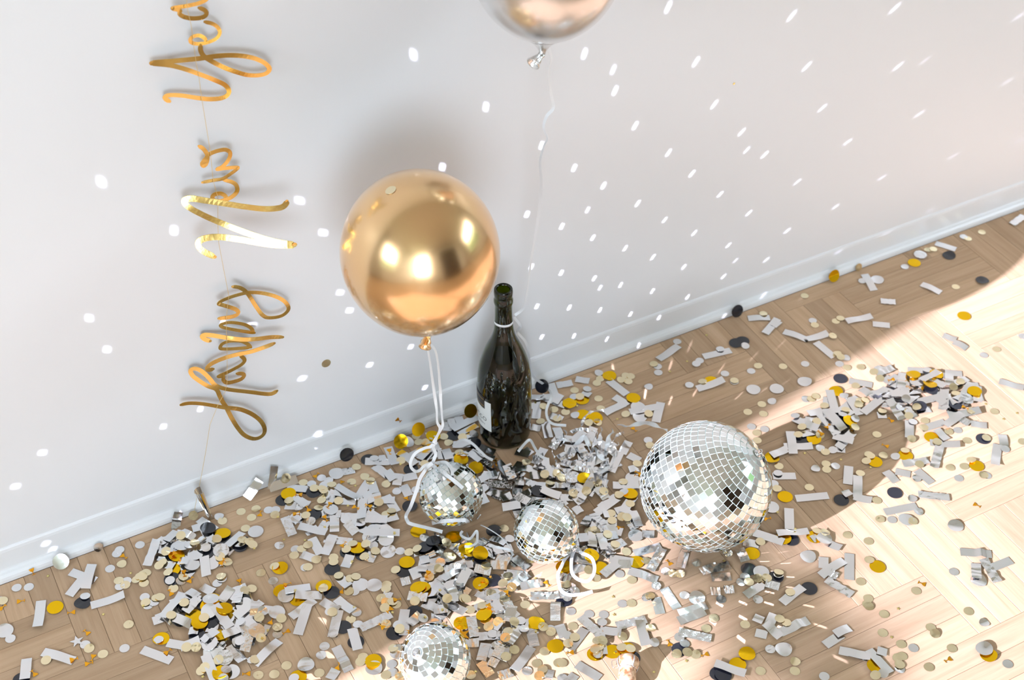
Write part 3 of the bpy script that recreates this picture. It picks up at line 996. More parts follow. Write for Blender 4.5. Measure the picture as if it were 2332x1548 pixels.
c -5529 -748 9.8 -115 0 -22 22 0 14 28
c -6000 -435 10.8 -167 0 16 22 0 11 28
c -5853 -657 8.3 99 0 -22 -13 0 13 28
c -6304 -648 12.4 149 0 22 14 0 9 28
c -6411 -766 4.8 56 0 22 -16 0 8 28
c -6473 -800 5.2 -47 0 22 9 0 7 28
c -6392 -990 5.4 116 0 22 -17 0 10 28
c -6214 -1176 3.6 103 0 -20 1 0 12 28
c -6416 -1299 1.1 22 0 -1 9 1 4 17
c -5531 -1212 2.5 -87 0 -12 10 0 18 28
c -5603 -1095 7.5 -71 0 8 22 0 15 28
c -5707 -1418 1.8 -28 0 -7 -13 0 16 28
c -4929 -1613 2.3 -65 0 16 -12 0 27 28
c -5152 -1626 0.4 -25 0 0 0 0 26 28
c -5382 -1870 3.4 51 0 -22 7 1 13 17
c -5493 -1906 10.8 156 0 -22 -9 1 12 17
c -5191 -951 9.1 -160 0 -12 3 0 20 28
c -5107 -1031 7.7 24 0 -22 22 0 22 28
c -5078 -1095 7.1 -166 0 -22 22 0 24 28
c -6758 -877 3.4 -137 0 3 15 0 3 28
c -5490 -2494 11.7 112 0 -4 22 1 15 17
c -5194 -2595 2.9 27 0 -4 22 5 3 12
c -5299 -2709 1.3 151 0 0 0 5 2 12
c -6588 -2453 4.7 -19 0 7 20 1 6 17
c -6468 -2533 6.0 -175 0 22 22 1 7 17
c -5592 -2833 8.5 -41 0 -14 22 1 16 17
c -5429 -3398 0.4 33 0 0 0 5 4 12
c -5636 -3456 0.4 158 0 0 0 5 1 12
c -5842 -3365 0.4 173 0 0 0 5 0 12
c -6536 -2924 2.4 -9 0 22 2 1 8 17
c -6476 -2922 6.4 -32 0 20 14 1 10 17
c -6263 -2910 9.0 -143 0 22 22 1 11 17
c -6610 -1846 11.4 52 0 -9 4 1 3 17
c -6368 -1696 9.4 -104 0 0 8 1 5 17
c -6198 -2092 8.5 -125 0 3 14 1 9 17
c -5790 -3107 3.6 -174 0 -12 4 1 14 17
c -3894 -192 0.6 -178 0 -2 -3 3 3 20
c -3803 -456 8.1 66 0 1 2 3 5 20
c -3704 -514 8.3 -136 0 -22 -22 3 7 20
c -3523 -501 6.5 168 0 -2 -22 3 10 20
c -3203 -542 0.4 -148 0 0 0 3 12 20
c -2968 -538 0.4 133 0 0 0 3 14 20
c -2926 -669 3.1 -134 0 -9 -22 3 15 20
c -2738 -868 2.6 -174 0 22 2 3 17 20
c -3006 -284 1.6 79 0 -13 -2 3 13 20
c -3786 -711 4.5 -93 0 22 -4 3 8 20
c -3555 -854 4.2 84 0 6 12 3 11 20
c -3891 -842 4.1 -113 0 -20 -22 3 6 20
c -3010 -1197 5.7 -162 0 1 22 3 16 20
c -3003 -1456 3.9 99 0 0 -22 3 18 20
c -2903 -1445 4.1 77 0 -18 -22 3 19 20
c -2014 -781 5.6 128 0 -8 22 6 3 9
c -2321 -534 6.2 83 0 -1 14 6 0 9
c -1874 -251 2.0 -150 0 7 -4 6 2 9
c -1788 -322 4.0 46 0 5 0 6 4 9
c -4128 -897 4.7 75 0 3 -4 3 4 20
c -3695 -578 10.6 -14 0 -22 22 3 9 20
c -4252 -495 6.5 156 0 9 -17 3 2 20
c -4202 -93 0.7 -89 0 5 -2 3 1 20
c -4432 -1483 1.2 167 0 -5 -3 4 1 27
c -4582 -1543 0.6 78 0 1 2 4 0 27
c -4321 -1460 2.3 -176 0 11 -3 4 2 27
c -4320 -1797 2.7 -175 0 2 8 4 4 27
c -4483 -1860 1.3 54 0 -7 1 4 3 27
c -3705 -1768 3.5 114 0 -5 -22 4 13 27
c -3837 -1830 4.1 -151 0 12 1 4 10 27
c -3537 -1891 5.9 -68 0 19 -3 4 16 27
c -3460 -2079 4.4 83 0 -22 11 4 17 27
c -3652 -2091 3.9 -120 0 22 -11 4 15 27
c -3009 -2325 1.9 130 0 7 -3 11 1 9
c -2885 -2354 7.0 -5 0 22 -22 11 3 9
c -4067 -1868 1.0 -158 0 -4 6 4 7 27
c -4104 -1959 2.2 -48 0 -2 -5 4 8 27
c -4138 -2241 2.5 27 0 2 -17 4 9 27
c -4002 -2374 1.8 -22 0 -19 0 4 12 27
c -3914 -2376 1.7 64 0 -14 -7 4 14 27
c -4443 -2381 4.4 -128 0 8 3 4 5 27
c -4120 -2590 1.9 107 0 18 -4 4 11 27
c -3568 -2732 0.5 -49 0 -1 1 4 23 27
c -3612 -2809 2.0 52 0 -3 -5 4 20 27
c -3750 -2930 1.9 47 0 18 -3 4 18 27
c -3717 -3044 2.4 -30 0 4 22 4 21 27
c -3773 -3122 1.8 -41 0 10 15 4 19 27
c -3596 -3141 0.6 103 0 -2 2 4 25 27
c -4493 -2849 4.4 160 0 12 11 4 6 27
c -3628 -3077 2.7 102 0 -21 2 4 24 27
c -3335 -3236 4.0 24 0 22 19 11 2 9
c -3333 -2541 1.9 -75 0 13 -8 11 0 9
c -4295 -3074 0.7 -158 0 1 1 5 6 12
c -5063 -3738 0.4 171 0 0 0 5 5 12
c -4409 -3778 0.9 73 0 4 -7 5 8 12
c -4474 -3838 1.6 118 0 14 6 5 7 12
c -3752 -3604 6.1 -60 0 22 12 4 26 27
c -4244 -4216 1.0 38 0 8 0 5 9 12
c -3966 -3846 2.3 172 0 4 -19 5 10 12
c -4077 -4329 1.0 119 0 -2 4 5 11 12
c -3881 -3409 1.7 36 0 3 11 4 22 27
c -2054 -2573 3.2 -69 0 -15 -12 11 7 9
c -2440 -2469 9.1 -26 0 -22 22 11 6 9
c -1499 -2575 0.8 140 0 -5 1 7 0 4
c -1903 -3474 6.9 -44 0 -6 -22 12 10 14
c -2045 -3580 7.7 67 0 22 -3 12 8 14
c -1958 -3701 7.3 37 0 19 22 12 11 14
c -2267 -3633 5.0 143 0 -12 -12 12 6 14
c -2936 -3520 17.9 111 0 22 22 12 0 14
c -2682 -3550 6.3 -78 0 -22 22 12 1 14
c -2651 -3573 6.6 -179 0 -22 22 12 2 14
c -2179 -3897 14.4 -85 0 -22 -22 12 9 14
c -1912 -4038 0.4 -28 0 0 0 12 13 14
c -2492 -3781 4.9 31 0 4 -20 12 4 14
c -2680 -3756 2.6 114 0 -14 6 12 3 14
c -1438 -3321 0.6 139 0 -2 -2 14 0 9
c -2105 -3152 8.9 -165 0 -22 -22 11 8 9
c -2954 -2932 5.9 120 0 6 22 11 4 9
c -2765 -2871 7.3 112 0 -22 22 11 5 9
c -1201 -4010 3.7 132 0 -1 -4 14 1 9
c -2431 -4168 6.3 26 0 18 15 12 7 14
c -2586 -4163 3.6 -81 0 22 7 12 5 14
c -2391 -4402 9.2 126 0 1 -22 13 3 13
c -2483 -4497 10.7 111 0 14 8 13 1 13
c -2242 -4318 12.3 66 0 -22 22 12 12 14
c -2443 -4697 3.0 149 0 -13 22 13 4 13
c -2608 -4756 4.3 -55 0 -9 16 13 2 13
c -1821 -4657 2.0 -149 0 10 12 13 10 13
c -2067 -4911 0.6 19 0 4 0 13 9 13
c -2265 -5044 0.4 107 0 0 0 13 5 13
c -2246 -5179 1.9 -108 0 9 -13 13 7 13
c -1986 -5180 0.4 90 0 0 0 13 11 13
c -2338 -5254 2.2 155 0 21 -1 13 6 13
c -3183 -4778 0.4 -96 0 0 0 13 0 13
c -1887 -4544 3.9 38 0 0 15 13 8 13
c -193 -3521 12.6 64 0 -22 22 10 3 11
c -185 -3733 10.7 -12 0 -22 -1 14 4 9
c -71 -3879 1.7 -106 0 -1 18 14 5 9
c 100 -4175 1.9 -88 0 -8 -2 14 7 9
c -280 -4383 0.7 90 0 4 2 14 6 9
c 329 -4580 0.9 105 0 -3 4 16 0 8
c 418 -4629 1.1 -15 0 -6 6 16 1 8
c -512 -4755 0.7 -148 0 -2 2 15 10 14
c -203 -4777 2.8 110 0 -19 -13 14 8 9
c -393 -3295 9.0 98 0 21 -22 10 0 11
c -320 -3354 12.7 -96 0 -22 -22 10 1 11
c -763 -3932 3.9 29 0 15 22 14 2 9
c -736 -4097 0.6 143 0 2 3 14 3 9
c -1486 -4714 0.4 139 0 0 0 15 1 14
c -1565 -4912 2.8 8 0 -4 3 15 2 14
c -1706 -4962 2.6 -8 0 7 -2 15 0 14
c -953 -5224 2.5 32 0 -10 20 15 8 14
c -514 -5296 3.0 -112 0 -20 8 15 11 14
c -1361 -5241 6.0 -111 0 -1 -11 15 5 14
c -1427 -5255 7.0 -115 0 22 -12 15 3 14
c -1065 -5390 3.8 72 0 7 -17 15 7 14
c -971 -5477 5.0 -49 0 -16 0 15 9 14
c -186 -5980 0.4 23 0 0 0 17 0 8
c -273 -5898 2.2 -35 0 -8 14 15 13 14
c 203 -5664 0.4 6 0 0 0 17 1 8
c 410 -5558 0.4 -126 0 0 0 16 2 8
c -1319 -5130 5.3 -164 0 16 -22 15 4 14
c -1260 -5182 7.9 179 0 -22 22 15 6 14
c -1946 -5210 1.3 -45 0 -5 5 13 12 13
c -429 -5855 2.2 -142 0 16 7 15 12 14
c 2745 -4919 3.0 48 0 -22 -20 26 1 10
c 2827 -5015 4.4 103 0 -22 -7 26 2 10
c 3121 -5195 0.4 -124 0 0 0 26 3 10
c 3331 -5446 0.4 35 0 0 0 26 7 10
c 3104 -5751 1.0 -56 0 1 -7 26 9 10
c 2729 -6024 0.4 7 0 0 0 26 4 10
c 2629 -6331 0.4 -173 0 0 0 26 6 10
c 2545 -6412 0.9 -168 0 3 3 26 5 10
c 1744 -5308 2.8 177 0 -22 -20 16 7 8
c 1511 -5328 4.5 132 0 -1 0 16 6 8
c 1850 -4681 2.4 -5 0 -8 9 16 5 8
c 1391 -5259 3.2 24 0 22 4 16 4 8
c 1246 -5246 1.6 -86 0 -6 8 16 3 8
c 1667 -5704 3.1 101 0 -5 -11 26 0 10
c 747 -5869 0.4 -27 0 0 0 17 2 8
c 1291 -6128 1.6 161 0 -4 -12 17 5 8
c 1243 -6033 2.3 96 0 -7 1 17 4 8
c 1000 -6750 0.4 115 0 0 0 17 7 8
c 900 -6878 0.4 167 0 0 0 17 6 8
c 471 -6649 0.4 -89 0 0 0 17 3 8
c 3348 -6553 0.4 -166 0 0 0 28 7 12
c 2540 -6456 1.7 -108 0 3 12 26 8 10
c 2652 -6671 0.4 -115 0 0 0 28 2 12
c 2419 -6932 0.4 -150 0 0 0 28 1 12
c 3097 -7183 0.4 -162 0 0 0 28 9 12
c 3074 -7303 0.9 21 0 1 6 28 10 12
c 3780 -7214 0.4 133 0 0 0 27 0 1
c 2527 -7217 0.4 -15 0 0 0 28 5 12
c 2405 -7390 0.4 161 0 0 0 28 6 12
c 2325 -7384 1.0 148 0 9 -1 28 3 12
c 2273 -7493 1.8 -157 0 -1 -1 28 4 12
c 2617 -7717 0.4 35 0 0 0 28 8 12
c 1848 -7481 2.8 -37 0 22 -1 28 0 12
c 3121 -7617 0.4 -137 0 0 0 28 11 12
c 4192 -5454 2.3 165 0 -10 11 25 9 15
c 4143 -1346 0.4 -87 0 0 0 21 -1 0
c 4522 -1558 0.4 23 0 0 0 21 -1 0
c 3646 -2166 0.4 51 0 0 0 21 3 5
c 3533 -2372 0.4 164 0 0 0 21 4 5
c 3327 -2211 0.4 61 0 0 0 21 0 5
c 3174 -2693 0.4 -38 0 0 0 21 1 5
c 3078 -2840 0.4 -19 0 0 0 21 2 5
c 4460 -2461 1.0 -122 0 -8 4 22 2 15
c 4567 -2441 1.2 168 0 -10 1 22 3 15
c 5484 -2109 0.4 177 0 0 0 19 -1 0
c 5699 -2215 0.4 -100 0 0 0 19 -1 0
c 5792 -2448 5.0 -166 0 22 3 24 -1 0
c 5317 -2564 1.9 -88 0 8 7 22 10 15
c 5794 -2619 3.3 -53 0 15 17 24 0 17
c 4545 -2710 3.0 145 0 5 -12 22 6 15
c 3883 -2970 6.1 146 0 22 -14 22 1 15
c 4181 -2981 6.3 121 0 -4 6 22 4 15
c 5147 -2903 2.5 -163 0 -12 12 22 12 15
c 5249 -2921 1.9 103 0 -22 4 22 13 15
c 5067 -2965 3.9 75 0 -13 22 22 11 15
c 4644 -3408 7.8 53 0 -21 22 22 9 15
c 4778 -2982 6.1 175 0 -9 -17 22 8 15
c 4907 -3661 0.4 -160 0 0 0 22 14 15
c 3905 -3590 1.4 -128 0 5 3 22 7 15
c 5330 -3270 2.1 92 0 -12 -14 24 1 17
c 3729 -3079 4.8 158 0 10 -8 22 0 15
c 4050 -3247 3.5 64 0 -3 22 22 5 15
c 4499 -3966 0.5 -72 0 -1 -2 25 2 15
c 4688 -4098 0.4 33 0 0 0 25 6 15
c 3051 -3490 0.6 93 0 0 2 23 1 5
c 2727 -3891 1.2 -142 0 0 -1 23 0 5
c 3755 -3809 0.4 -63 0 0 0 23 3 5
c 3685 -3917 0.7 -87 0 1 3 23 4 5
c 3204 -4100 0.4 -135 0 0 0 23 2 5
c 4364 -4070 1.7 -7 0 12 -9 25 1 15
c 4113 -4240 1.1 -119 0 -7 -6 25 0 15
c 3976 -4835 0.7 -94 0 -2 3 25 4 15
c 3768 -5175 0.4 -128 0 0 0 25 5 15
c 6946 -3351 5.4 64 0 0 2 24 11 17
c 6668 -3547 6.6 -175 0 -5 -22 24 10 17
c 6733 -3411 7.0 78 0 13 22 24 9 17
c 5863 -3504 6.4 -110 0 22 -2 24 4 17
c 5702 -3491 2.8 -167 0 -5 5 24 2 17
c 5635 -3581 3.4 154 0 20 7 24 3 17
c 5821 -3780 0.6 -101 0 0 -2 24 6 17
c 5680 -3916 2.7 156 0 9 -5 24 5 17
c 6001 -4171 0.7 132 0 3 3 24 8 17
c 6633 -3984 4.9 140 0 0 0 24 13 17
c 6997 -4157 0.4 -130 0 0 0 24 15 17
c 5331 -4024 1.9 -19 0 9 13 25 8 15
c 6127 -4473 0.4 -145 0 0 0 24 12 17
c 6433 -4589 2.6 154 0 -8 6 24 14 17
c 5071 -4543 2.6 123 0 4 11 25 10 15
c 5473 -4826 0.4 46 0 0 0 25 11 15
c 5693 -4908 0.4 -17 0 0 0 25 12 15
c 5880 -4857 1.7 -58 0 -2 -16 25 13 15
c 5832 -5209 1.3 116 0 6 -4 25 14 15
c 6915 -4922 0.4 -8 0 0 0 24 16 17
c 4497 -4010 2.0 46 0 -3 -9 25 3 15
c 5072 -4178 1.9 -129 0 -10 -18 25 7 15
c 5656 -4282 3.3 -100 0 -2 9 24 7 17
c 1548 -330 0.8 -160 0 5 0 8 9 15
c 1442 -402 1.0 77 0 3 2 8 7 15
c 1985 -463 0.4 19 0 0 0 8 12 15
c 2050 -525 1.0 -128 0 -7 5 8 14 15
c 1856 -526 0.5 133 0 1 1 8 11 15
c 1942 -618 1.1 -84 0 -2 3 8 13 15
c 1002 -580 4.1 -32 0 5 11 8 6 15
c 1276 -740 0.4 -124 0 0 0 8 8 15
c 1185 -970 0.6 -82 0 0 -3 8 10 15
c 477 -617 0.6 122 0 2 1 8 2 15
c 617 -765 0.8 -60 0 4 4 8 4 15
c 410 -848 2.5 -120 0 2 -2 8 3 15
c 133 -771 2.1 -3 0 6 -15 8 0 15
c 349 -491 3.2 -65 0 -22 14 8 1 15
c 1018 -368 0.4 145 0 0 0 8 5 15
c 1483 -1291 1.6 -139 0 13 -3 9 7 10
c 825 -1181 1.7 172 0 9 4 9 4 10
c 960 -1247 2.3 -160 0 0 20 9 5 10
c 1822 -1477 3.1 142 0 -7 17 18 0 3
c 1457 -2107 1.0 61 0 1 5 9 9 10
c -431 -1941 10.9 -104 0 22 22 7 2 4
c -427 -2114 7.4 -8 0 -22 -21 7 3 4
c -236 -2002 9.5 -77 0 -22 22 9 0 10
c -27 -2583 11.5 -87 0 22 22 9 3 10
c 1043 -2379 2.9 -107 0 -8 1 9 8 10
c 422 -2846 5.1 -49 0 2 -2 10 6 11
c 479 -3084 4.8 177 0 -10 3 10 10 11
c 637 -2609 2.4 179 0 -6 -11 10 8 11
c 120 -3097 2.5 153 0 1 -2 10 4 11
c 61 -3236 2.6 -145 0 3 4 10 5 11
c 197 -3293 9.5 -76 0 22 21 10 7 11
c 257 -3348 10.3 143 0 -4 22 10 9 11
c -217 -2489 8.0 -159 0 19 20 9 2 10
c -214 -2111 7.9 82 0 -15 22 9 1 10
c 225 -2495 12.2 -74 0 -10 0 9 6 10
c -520 -1489 2.0 172 0 -6 -12 7 1 4
c 230 -2688 8.4 -174 0 -13 22 10 2 11
c -1846 -92 0.4 111 0 0 0 6 1 9
c -1441 -493 0.9 -57 0 5 -4 6 6 9
c -1459 -340 2.5 -130 0 -4 2 6 5 9
c -1416 -827 8.0 -179 0 5 -22 6 7 9
c -1203 -521 5.5 120 0 22 16 6 8 9
c 2570 -441 0.9 -113 0 4 -7 18 -1 0
c 3057 -1238 3.1 -23 0 4 -22 18 1 3
c 3567 -1464 1.3 148 0 -2 -3 18 2 3
c 5036 -237 1.8 -101 0 -6 -14 19 -1 0
c 10187 -217 0.4 26 0 0 0 20 -1 0
c 9813 -250 0.9 -130 0 -4 6 20 -1 0
c 8903 -164 0.4 -115 0 0 0 20 -1 0
c 9010 -191 0.9 97 0 -7 2 20 -1 0
c 6008 -167 0.4 76 0 0 0 19 -1 0
c 5674 -926 0.7 -109 0 1 3 19 -1 0
c 6075 -1016 0.4 -151 0 0 0 19 -1 0
c 6195 -993 1.1 -149 0 -3 -4 19 -1 0
c 5759 -1336 2.4 39 0 -7 8 19 -1 0
c 5544 -1752 2.0 -2 0 -9 -2 19 -1 0
c 8629 -1278 0.4 -81 0 0 0 20 -1 0
c 8108 -2966 0.4 -106 0 0 0 29 -1 0
c 5545 -1847 2.5 40 0 2 14 19 -1 0
g -8497 -453 0.4 75 0 0 0 2 1 8
g -8764 -443 0.6 112 0 -1 5 2 0 8
g -6890 -338 0.5 30 0 -1 2 0 0 7
g -7881 -1019 0.4 -107 0 0 0 2 3 8
g -7785 -1482 0.4 -156 0 0 0 2 5 8
g -8082 -1878 2.4 84 0 -8 7 2 4 8
g -7831 -1962 0.4 -33 0 0 0 2 7 8
g -7912 -2034 0.4 80 0 0 0 2 6 8
g -8643 -1846 1.5 -160 0 -17 4 2 2 8
g -6852 -2380 2.0 112 0 -13 -2 1 0 4
g -6221 -755 12.0 -59 0 -9 22 0 1 7
g -5609 -1194 6.5 123 0 13 22 0 4 7
g -6139 -1268 1.7 131 0 -2 14 0 3 7
g -5494 -1639 0.4 -3 0 0 0 0 5 7
g -6478 -1358 1.3 -174 0 12 16 1 1 4
g -4741 -499 0.5 148 0 0 1 0 6 7
g -6183 -1119 4.9 -8 0 -18 16 0 2 7
g -5340 -2561 0.8 134 0 5 5 1 3 4
g -5213 -2844 0.5 -84 0 -2 0 5 0 3
g -5978 -3267 0.4 -113 0 0 0 1 2 4
g -3650 -146 0.9 119 0 3 -9 3 3 10
g -3357 -491 1.4 -48 0 -17 -12 3 6 10
g -4061 -442 5.9 -121 0 -22 -12 3 1 10
g -3717 -865 5.2 -46 0 -12 -12 3 5 10
g -3383 -1131 6.6 34 0 22 -6 3 7 10
g -4051 -793 4.4 -178 0 -7 11 3 2 10
g -3877 -1090 3.5 7 0 -10 22 3 4 10
g -2410 -270 7.5 -20 0 18 10 6 0 1
g -2572 -1299 0.7 6 0 -1 5 3 9 10
g -3185 -1203 7.6 -137 0 -22 7 3 8 10
g -4249 -790 5.1 77 0 12 -22 3 0 10
g -3842 -1726 4.2 114 0 18 -22 4 2 5
g -4204 -2531 1.8 132 0 20 -3 4 1 5
g -3725 -3198 2.6 -64 0 -22 17 4 3 5
g -3553 -3071 2.4 76 0 -22 -9 4 4 5
g -2959 -2888 8.3 -43 0 13 9 11 0 1
g -4886 -2046 4.3 90 0 -22 -22 4 0 5
g -3956 -3416 2.3 -158 0 22 13 5 2 3
g -4791 -3772 2.0 134 0 15 2 5 1 3
g -3664 -3742 3.8 163 0 -22 22 12 0 4
g -2064 -3759 5.3 -2 0 -22 22 12 3 4
g -2425 -3880 10.5 5 0 4 -22 12 2 4
g -1435 -3841 0.4 11 0 0 0 14 0 1
g -2266 -3401 5.2 13 0 11 -14 12 1 4
g 395 -4363 0.4 -173 0 0 0 16 0 1
g -411 -5631 0.4 168 0 0 0 15 1 2
g -67 -6045 0.6 -99 0 -3 1 17 0 1
g -1757 -5113 1.7 -114 0 13 5 15 0 2
g 3516 -6486 0.4 -143 0 0 0 27 0 2
g 2942 -7748 0.4 -90 0 0 0 28 0 1
g 4261 -3161 6.5 114 0 9 -14 22 1 2
g 4078 -3225 5.1 -169 0 -4 20 22 0 2
g 4869 -3936 0.4 -145 0 0 0 25 0 1
g 2225 -4329 0.4 72 0 0 0 23 0 1
g 5916 -2769 7.8 -110 0 10 -22 24 1 3
g 5330 -3501 0.4 -174 0 0 0 24 0 3
g 6576 -3886 6.3 36 0 -19 6 24 2 3
g 5299 -5654 0.4 28 0 0 0 27 1 2
g 1423 -1659 0.4 8 0 0 0 9 0 2
g 96 -3424 3.1 73 0 -22 -16 10 0 1
g 945 -2577 3.6 -143 0 -18 22 9 1 2
g -977 -1279 9.4 133 0 -22 -22 7 0 1
t -6895 -705 0.4 78 0 0 0 0 0 2
t -7479 -1273 0.4 -164 0 0 0 2 1 2
t -8014 -170 0.4 -136 0 0 0 2 0 2
t -6918 -1406 2.0 -2 0 22 9 1 0 4
t -4605 -1173 0.4 0 0 0 0 3 1 6
t -5084 -1179 6.8 -79 0 -11 22 0 1 2
t -4517 -700 1.6 -136 0 -12 18 3 0 6
t -5446 -2711 3.9 -34 0 -7 2 1 3 4
t -5577 -2848 9.3 -131 0 -20 22 1 2 4
t -6547 -3024 1.2 33 0 10 22 1 1 4
t -3182 -651 0.4 130 0 0 0 3 5 6
t -3463 -1011 2.9 -127 0 -4 22 3 4 6
t -2366 -610 6.6 26 0 22 22 6 0 1
t -3956 -1251 2.6 89 0 -4 21 3 3 6
t -3069 -1933 10.7 -121 0 -22 22 11 0 3
t -4323 -1342 0.9 117 0 4 -20 3 2 6
t -3855 -2095 3.7 158 0 -5 18 4 1 4
t -4825 -2225 6.2 -40 0 -22 -22 4 0 4
t -4168 -2908 3.2 -29 0 -18 -22 4 2 4
t -3711 -3261 2.5 122 0 -22 22 4 3 4
t -2450 -2710 5.9 9 0 22 -22 11 2 3
t -2956 -3318 16.6 -38 0 -22 22 11 1 3
t -2143 -3363 4.8 159 0 22 22 12 5 7
t -2360 -3427 4.5 100 0 14 -11 12 4 7
t -3059 -3601 8.5 -58 0 8 0 12 1 7
t -1541 -3674 0.4 -93 0 0 0 12 6 7
t -2715 -4117 3.2 -59 0 -22 2 12 3 7
t -3098 -4761 1.1 -23 0 -22 1 13 0 3
t -1899 -4489 6.1 173 0 22 -22 13 2 3
t -2016 -4566 4.7 110 0 22 -22 13 1 3
t -3322 -3572 3.9 149 0 -19 21 12 0 7
t -3126 -3790 1.8 113 0 -22 22 12 2 7
t -687 -4522 0.4 125 0 0 0 14 0 1
t -845 -4816 0.4 -161 0 0 0 15 0 5
t -359 -6008 0.4 6 0 0 0 15 4 5
t -871 -5953 0.4 165 0 0 0 15 3 5
t -1059 -5698 2.5 156 0 8 22 15 2 5
t -1174 -5411 2.6 -90 0 22 22 15 1 5
t 2455 -4743 5.2 -28 0 -22 9 23 1 2
t 1150 -4726 0.4 48 0 0 0 16 0 1
t 2901 -6690 0.4 -49 0 0 0 28 1 2
t 2485 -7054 0.4 11 0 0 0 28 0 2
t 3596 -3450 0.4 -155 0 0 0 22 0 2
t 4029 -3845 0.4 -24 0 0 0 22 1 2
t 2441 -4306 1.8 2 0 19 15 23 0 2
t 4344 -4211 0.4 -173 0 0 0 25 0 1
t 6994 -3948 0.4 -130 0 0 0 24 0 3
t 7305 -4366 0.4 169 0 0 0 24 2 3
t 7008 -4369 0.4 100 0 0 0 24 1 3
t 864 -725 0.4 157 0 0 0 8 1 2
t 1303 -1319 0.4 48 0 0 0 9 0 1
t 273 -335 2.8 111 0 -22 -3 8 0 2
t 3808 -235 0.4 138 0 0 0 18 2 3
t 3121 -658 0.4 138 0 0 0 18 1 3
t 2711 -739 0.4 -168 0 0 0 18 0 3
"""
BEAM_WALL=[[0.273,0.014,0.661,1.0],[0.508,0.014,0.585,0.9],[0.721,0.014,0.543,0.8],[1.014,0.014,0.451,0.5],[0.131,0.014,0.622,0.9],[0.182,0.014,0.581,0.4],[0.187,0.014,0.543,1.0],[0.332,0.014,0.552,0.9],[0.553,0.014,0.481,0.8],[0.753,0.014,0.425,0.6],[0.813,0.014,0.42,0.15],[1.025,0.014,0.316,0.4],[0.375,0.014,0.462,1.0],[0.6,0.014,0.388,0.7],[0.825,0.014,0.308,0.5],[0.227,0.014,0.468,1.0],[0.436,0.014,0.391,0.9],[0.669,0.014,0.298,0.6],[1.098,0.014,0.166,0.3],[0.451,0.014,0.351,0.35],[0.49,0.014,0.329,0.9],[0.061,0.014,0.484,1.0],[0.294,0.014,0.396,1.0],[0.344,0.014,0.339,1.0],[0.119,0.014,0.424,1.0],[0.932,0.014,0.184,0.35],[0.765,0.014,0.191,0.4],[0.57,0.014,0.247,0.6],[0.174,0.014,0.372,1.0],[0.406,0.014,0.276,0.9],[0.241,0.014,0.314,1.0],[0.146,0.014,0.334,0.4],[0.036,0.014,0.364,1.0],[0.667,0.014,0.16,0.45],[0.472,0.014,0.214,0.8],[0.297,0.014,0.261,0.6],[0.099,0.014,0.318,1.0],[0.905,0.014,0.069,0.3],[0.563,0.014,0.143,0.7],[0.36,0.014,0.211,0.9],[0.158,0.014,0.274,1.0],[0.808,0.014,0.053,0.3],[0.436,0.014,0.157,0.8],[0.222,0.014,0.229,1.0],[0.279,0.014,0.189,1.0],[0.695,0.014,0.05,0.4],[0.456,0.014,0.116,0.3],[0.525,0.014,0.092,0.7],[0.044,0.014,0.257,1.0],[0.345,0.014,0.143,0.9],[0.1,0.014,0.223,1.0],[0.164,0.014,0.187,1.0],[0.433,0.014,0.088,0.8],[0.217,0.014,0.152,1.0],[0.176,0.014,0.162,0.35],[0.283,0.014,0.113,1.0],[0.359,0.014,0.07,0.9],[0.533,0.014,0.012,0.6],[0.647,0.014,-0.015,0.5],[0.055,0.014,0.169,1.0],[0.117,0.014,0.142,1.0],[0.178,0.014,0.112,1.0],[0.241,0.014,0.078,1.0],[0.45,0.014,0.001,0.6],[0.301,0.014,0.048,0.9],[0.383,0.014,-0.021,0.7],[0.065,0.014,0.098,1.0],[0.128,0.014,0.074,1.0],[0.194,0.014,0.042,1.0],[0.261,0.014,0.005,0.8]]
BEAM_LEFT=[[-0.141,0.014,0.696,0.9],[-0.032,0.014,0.58,0.9],[-0.588,0.014,0.634,0.8],[-0.508,0.014,0.527,0.9],[-0.327,0.014,0.515,0.8],[-0.298,0.014,0.448,0.9],[-0.645,0.014,0.426,0.7],[-0.632,0.014,0.363,0.7],[-0.27,0.014,0.29,0.8],[-0.282,0.014,0.33,0.5],[-0.246,0.014,0.168,0.7],[-0.358,0.014,0.188,0.8],[-0.58,0.014,0.187,0.8],[-0.755,0.014,0.216,0.8],[-0.804,0.014,0.17,0.9],[-0.345,0.014,0.061,0.9],[-0.521,0.014,0.196,0.8],[-0.593,0.014,0.009,0.7],[-0.792,0.014,0.04,0.8],[-0.785,0.014,0.023,0.6],[-0.154,0.014,0.078,0.7],[-0.464,0.014,0.344,0.7],[-0.423,0.014,0.323,0.8],[-0.105,0.014,0.499,0.6],[-0.174,0.014,0.176,0.5],[-0.13,0.014,0.029,0.4],[-0.362,0.014,0.031,0.7]]
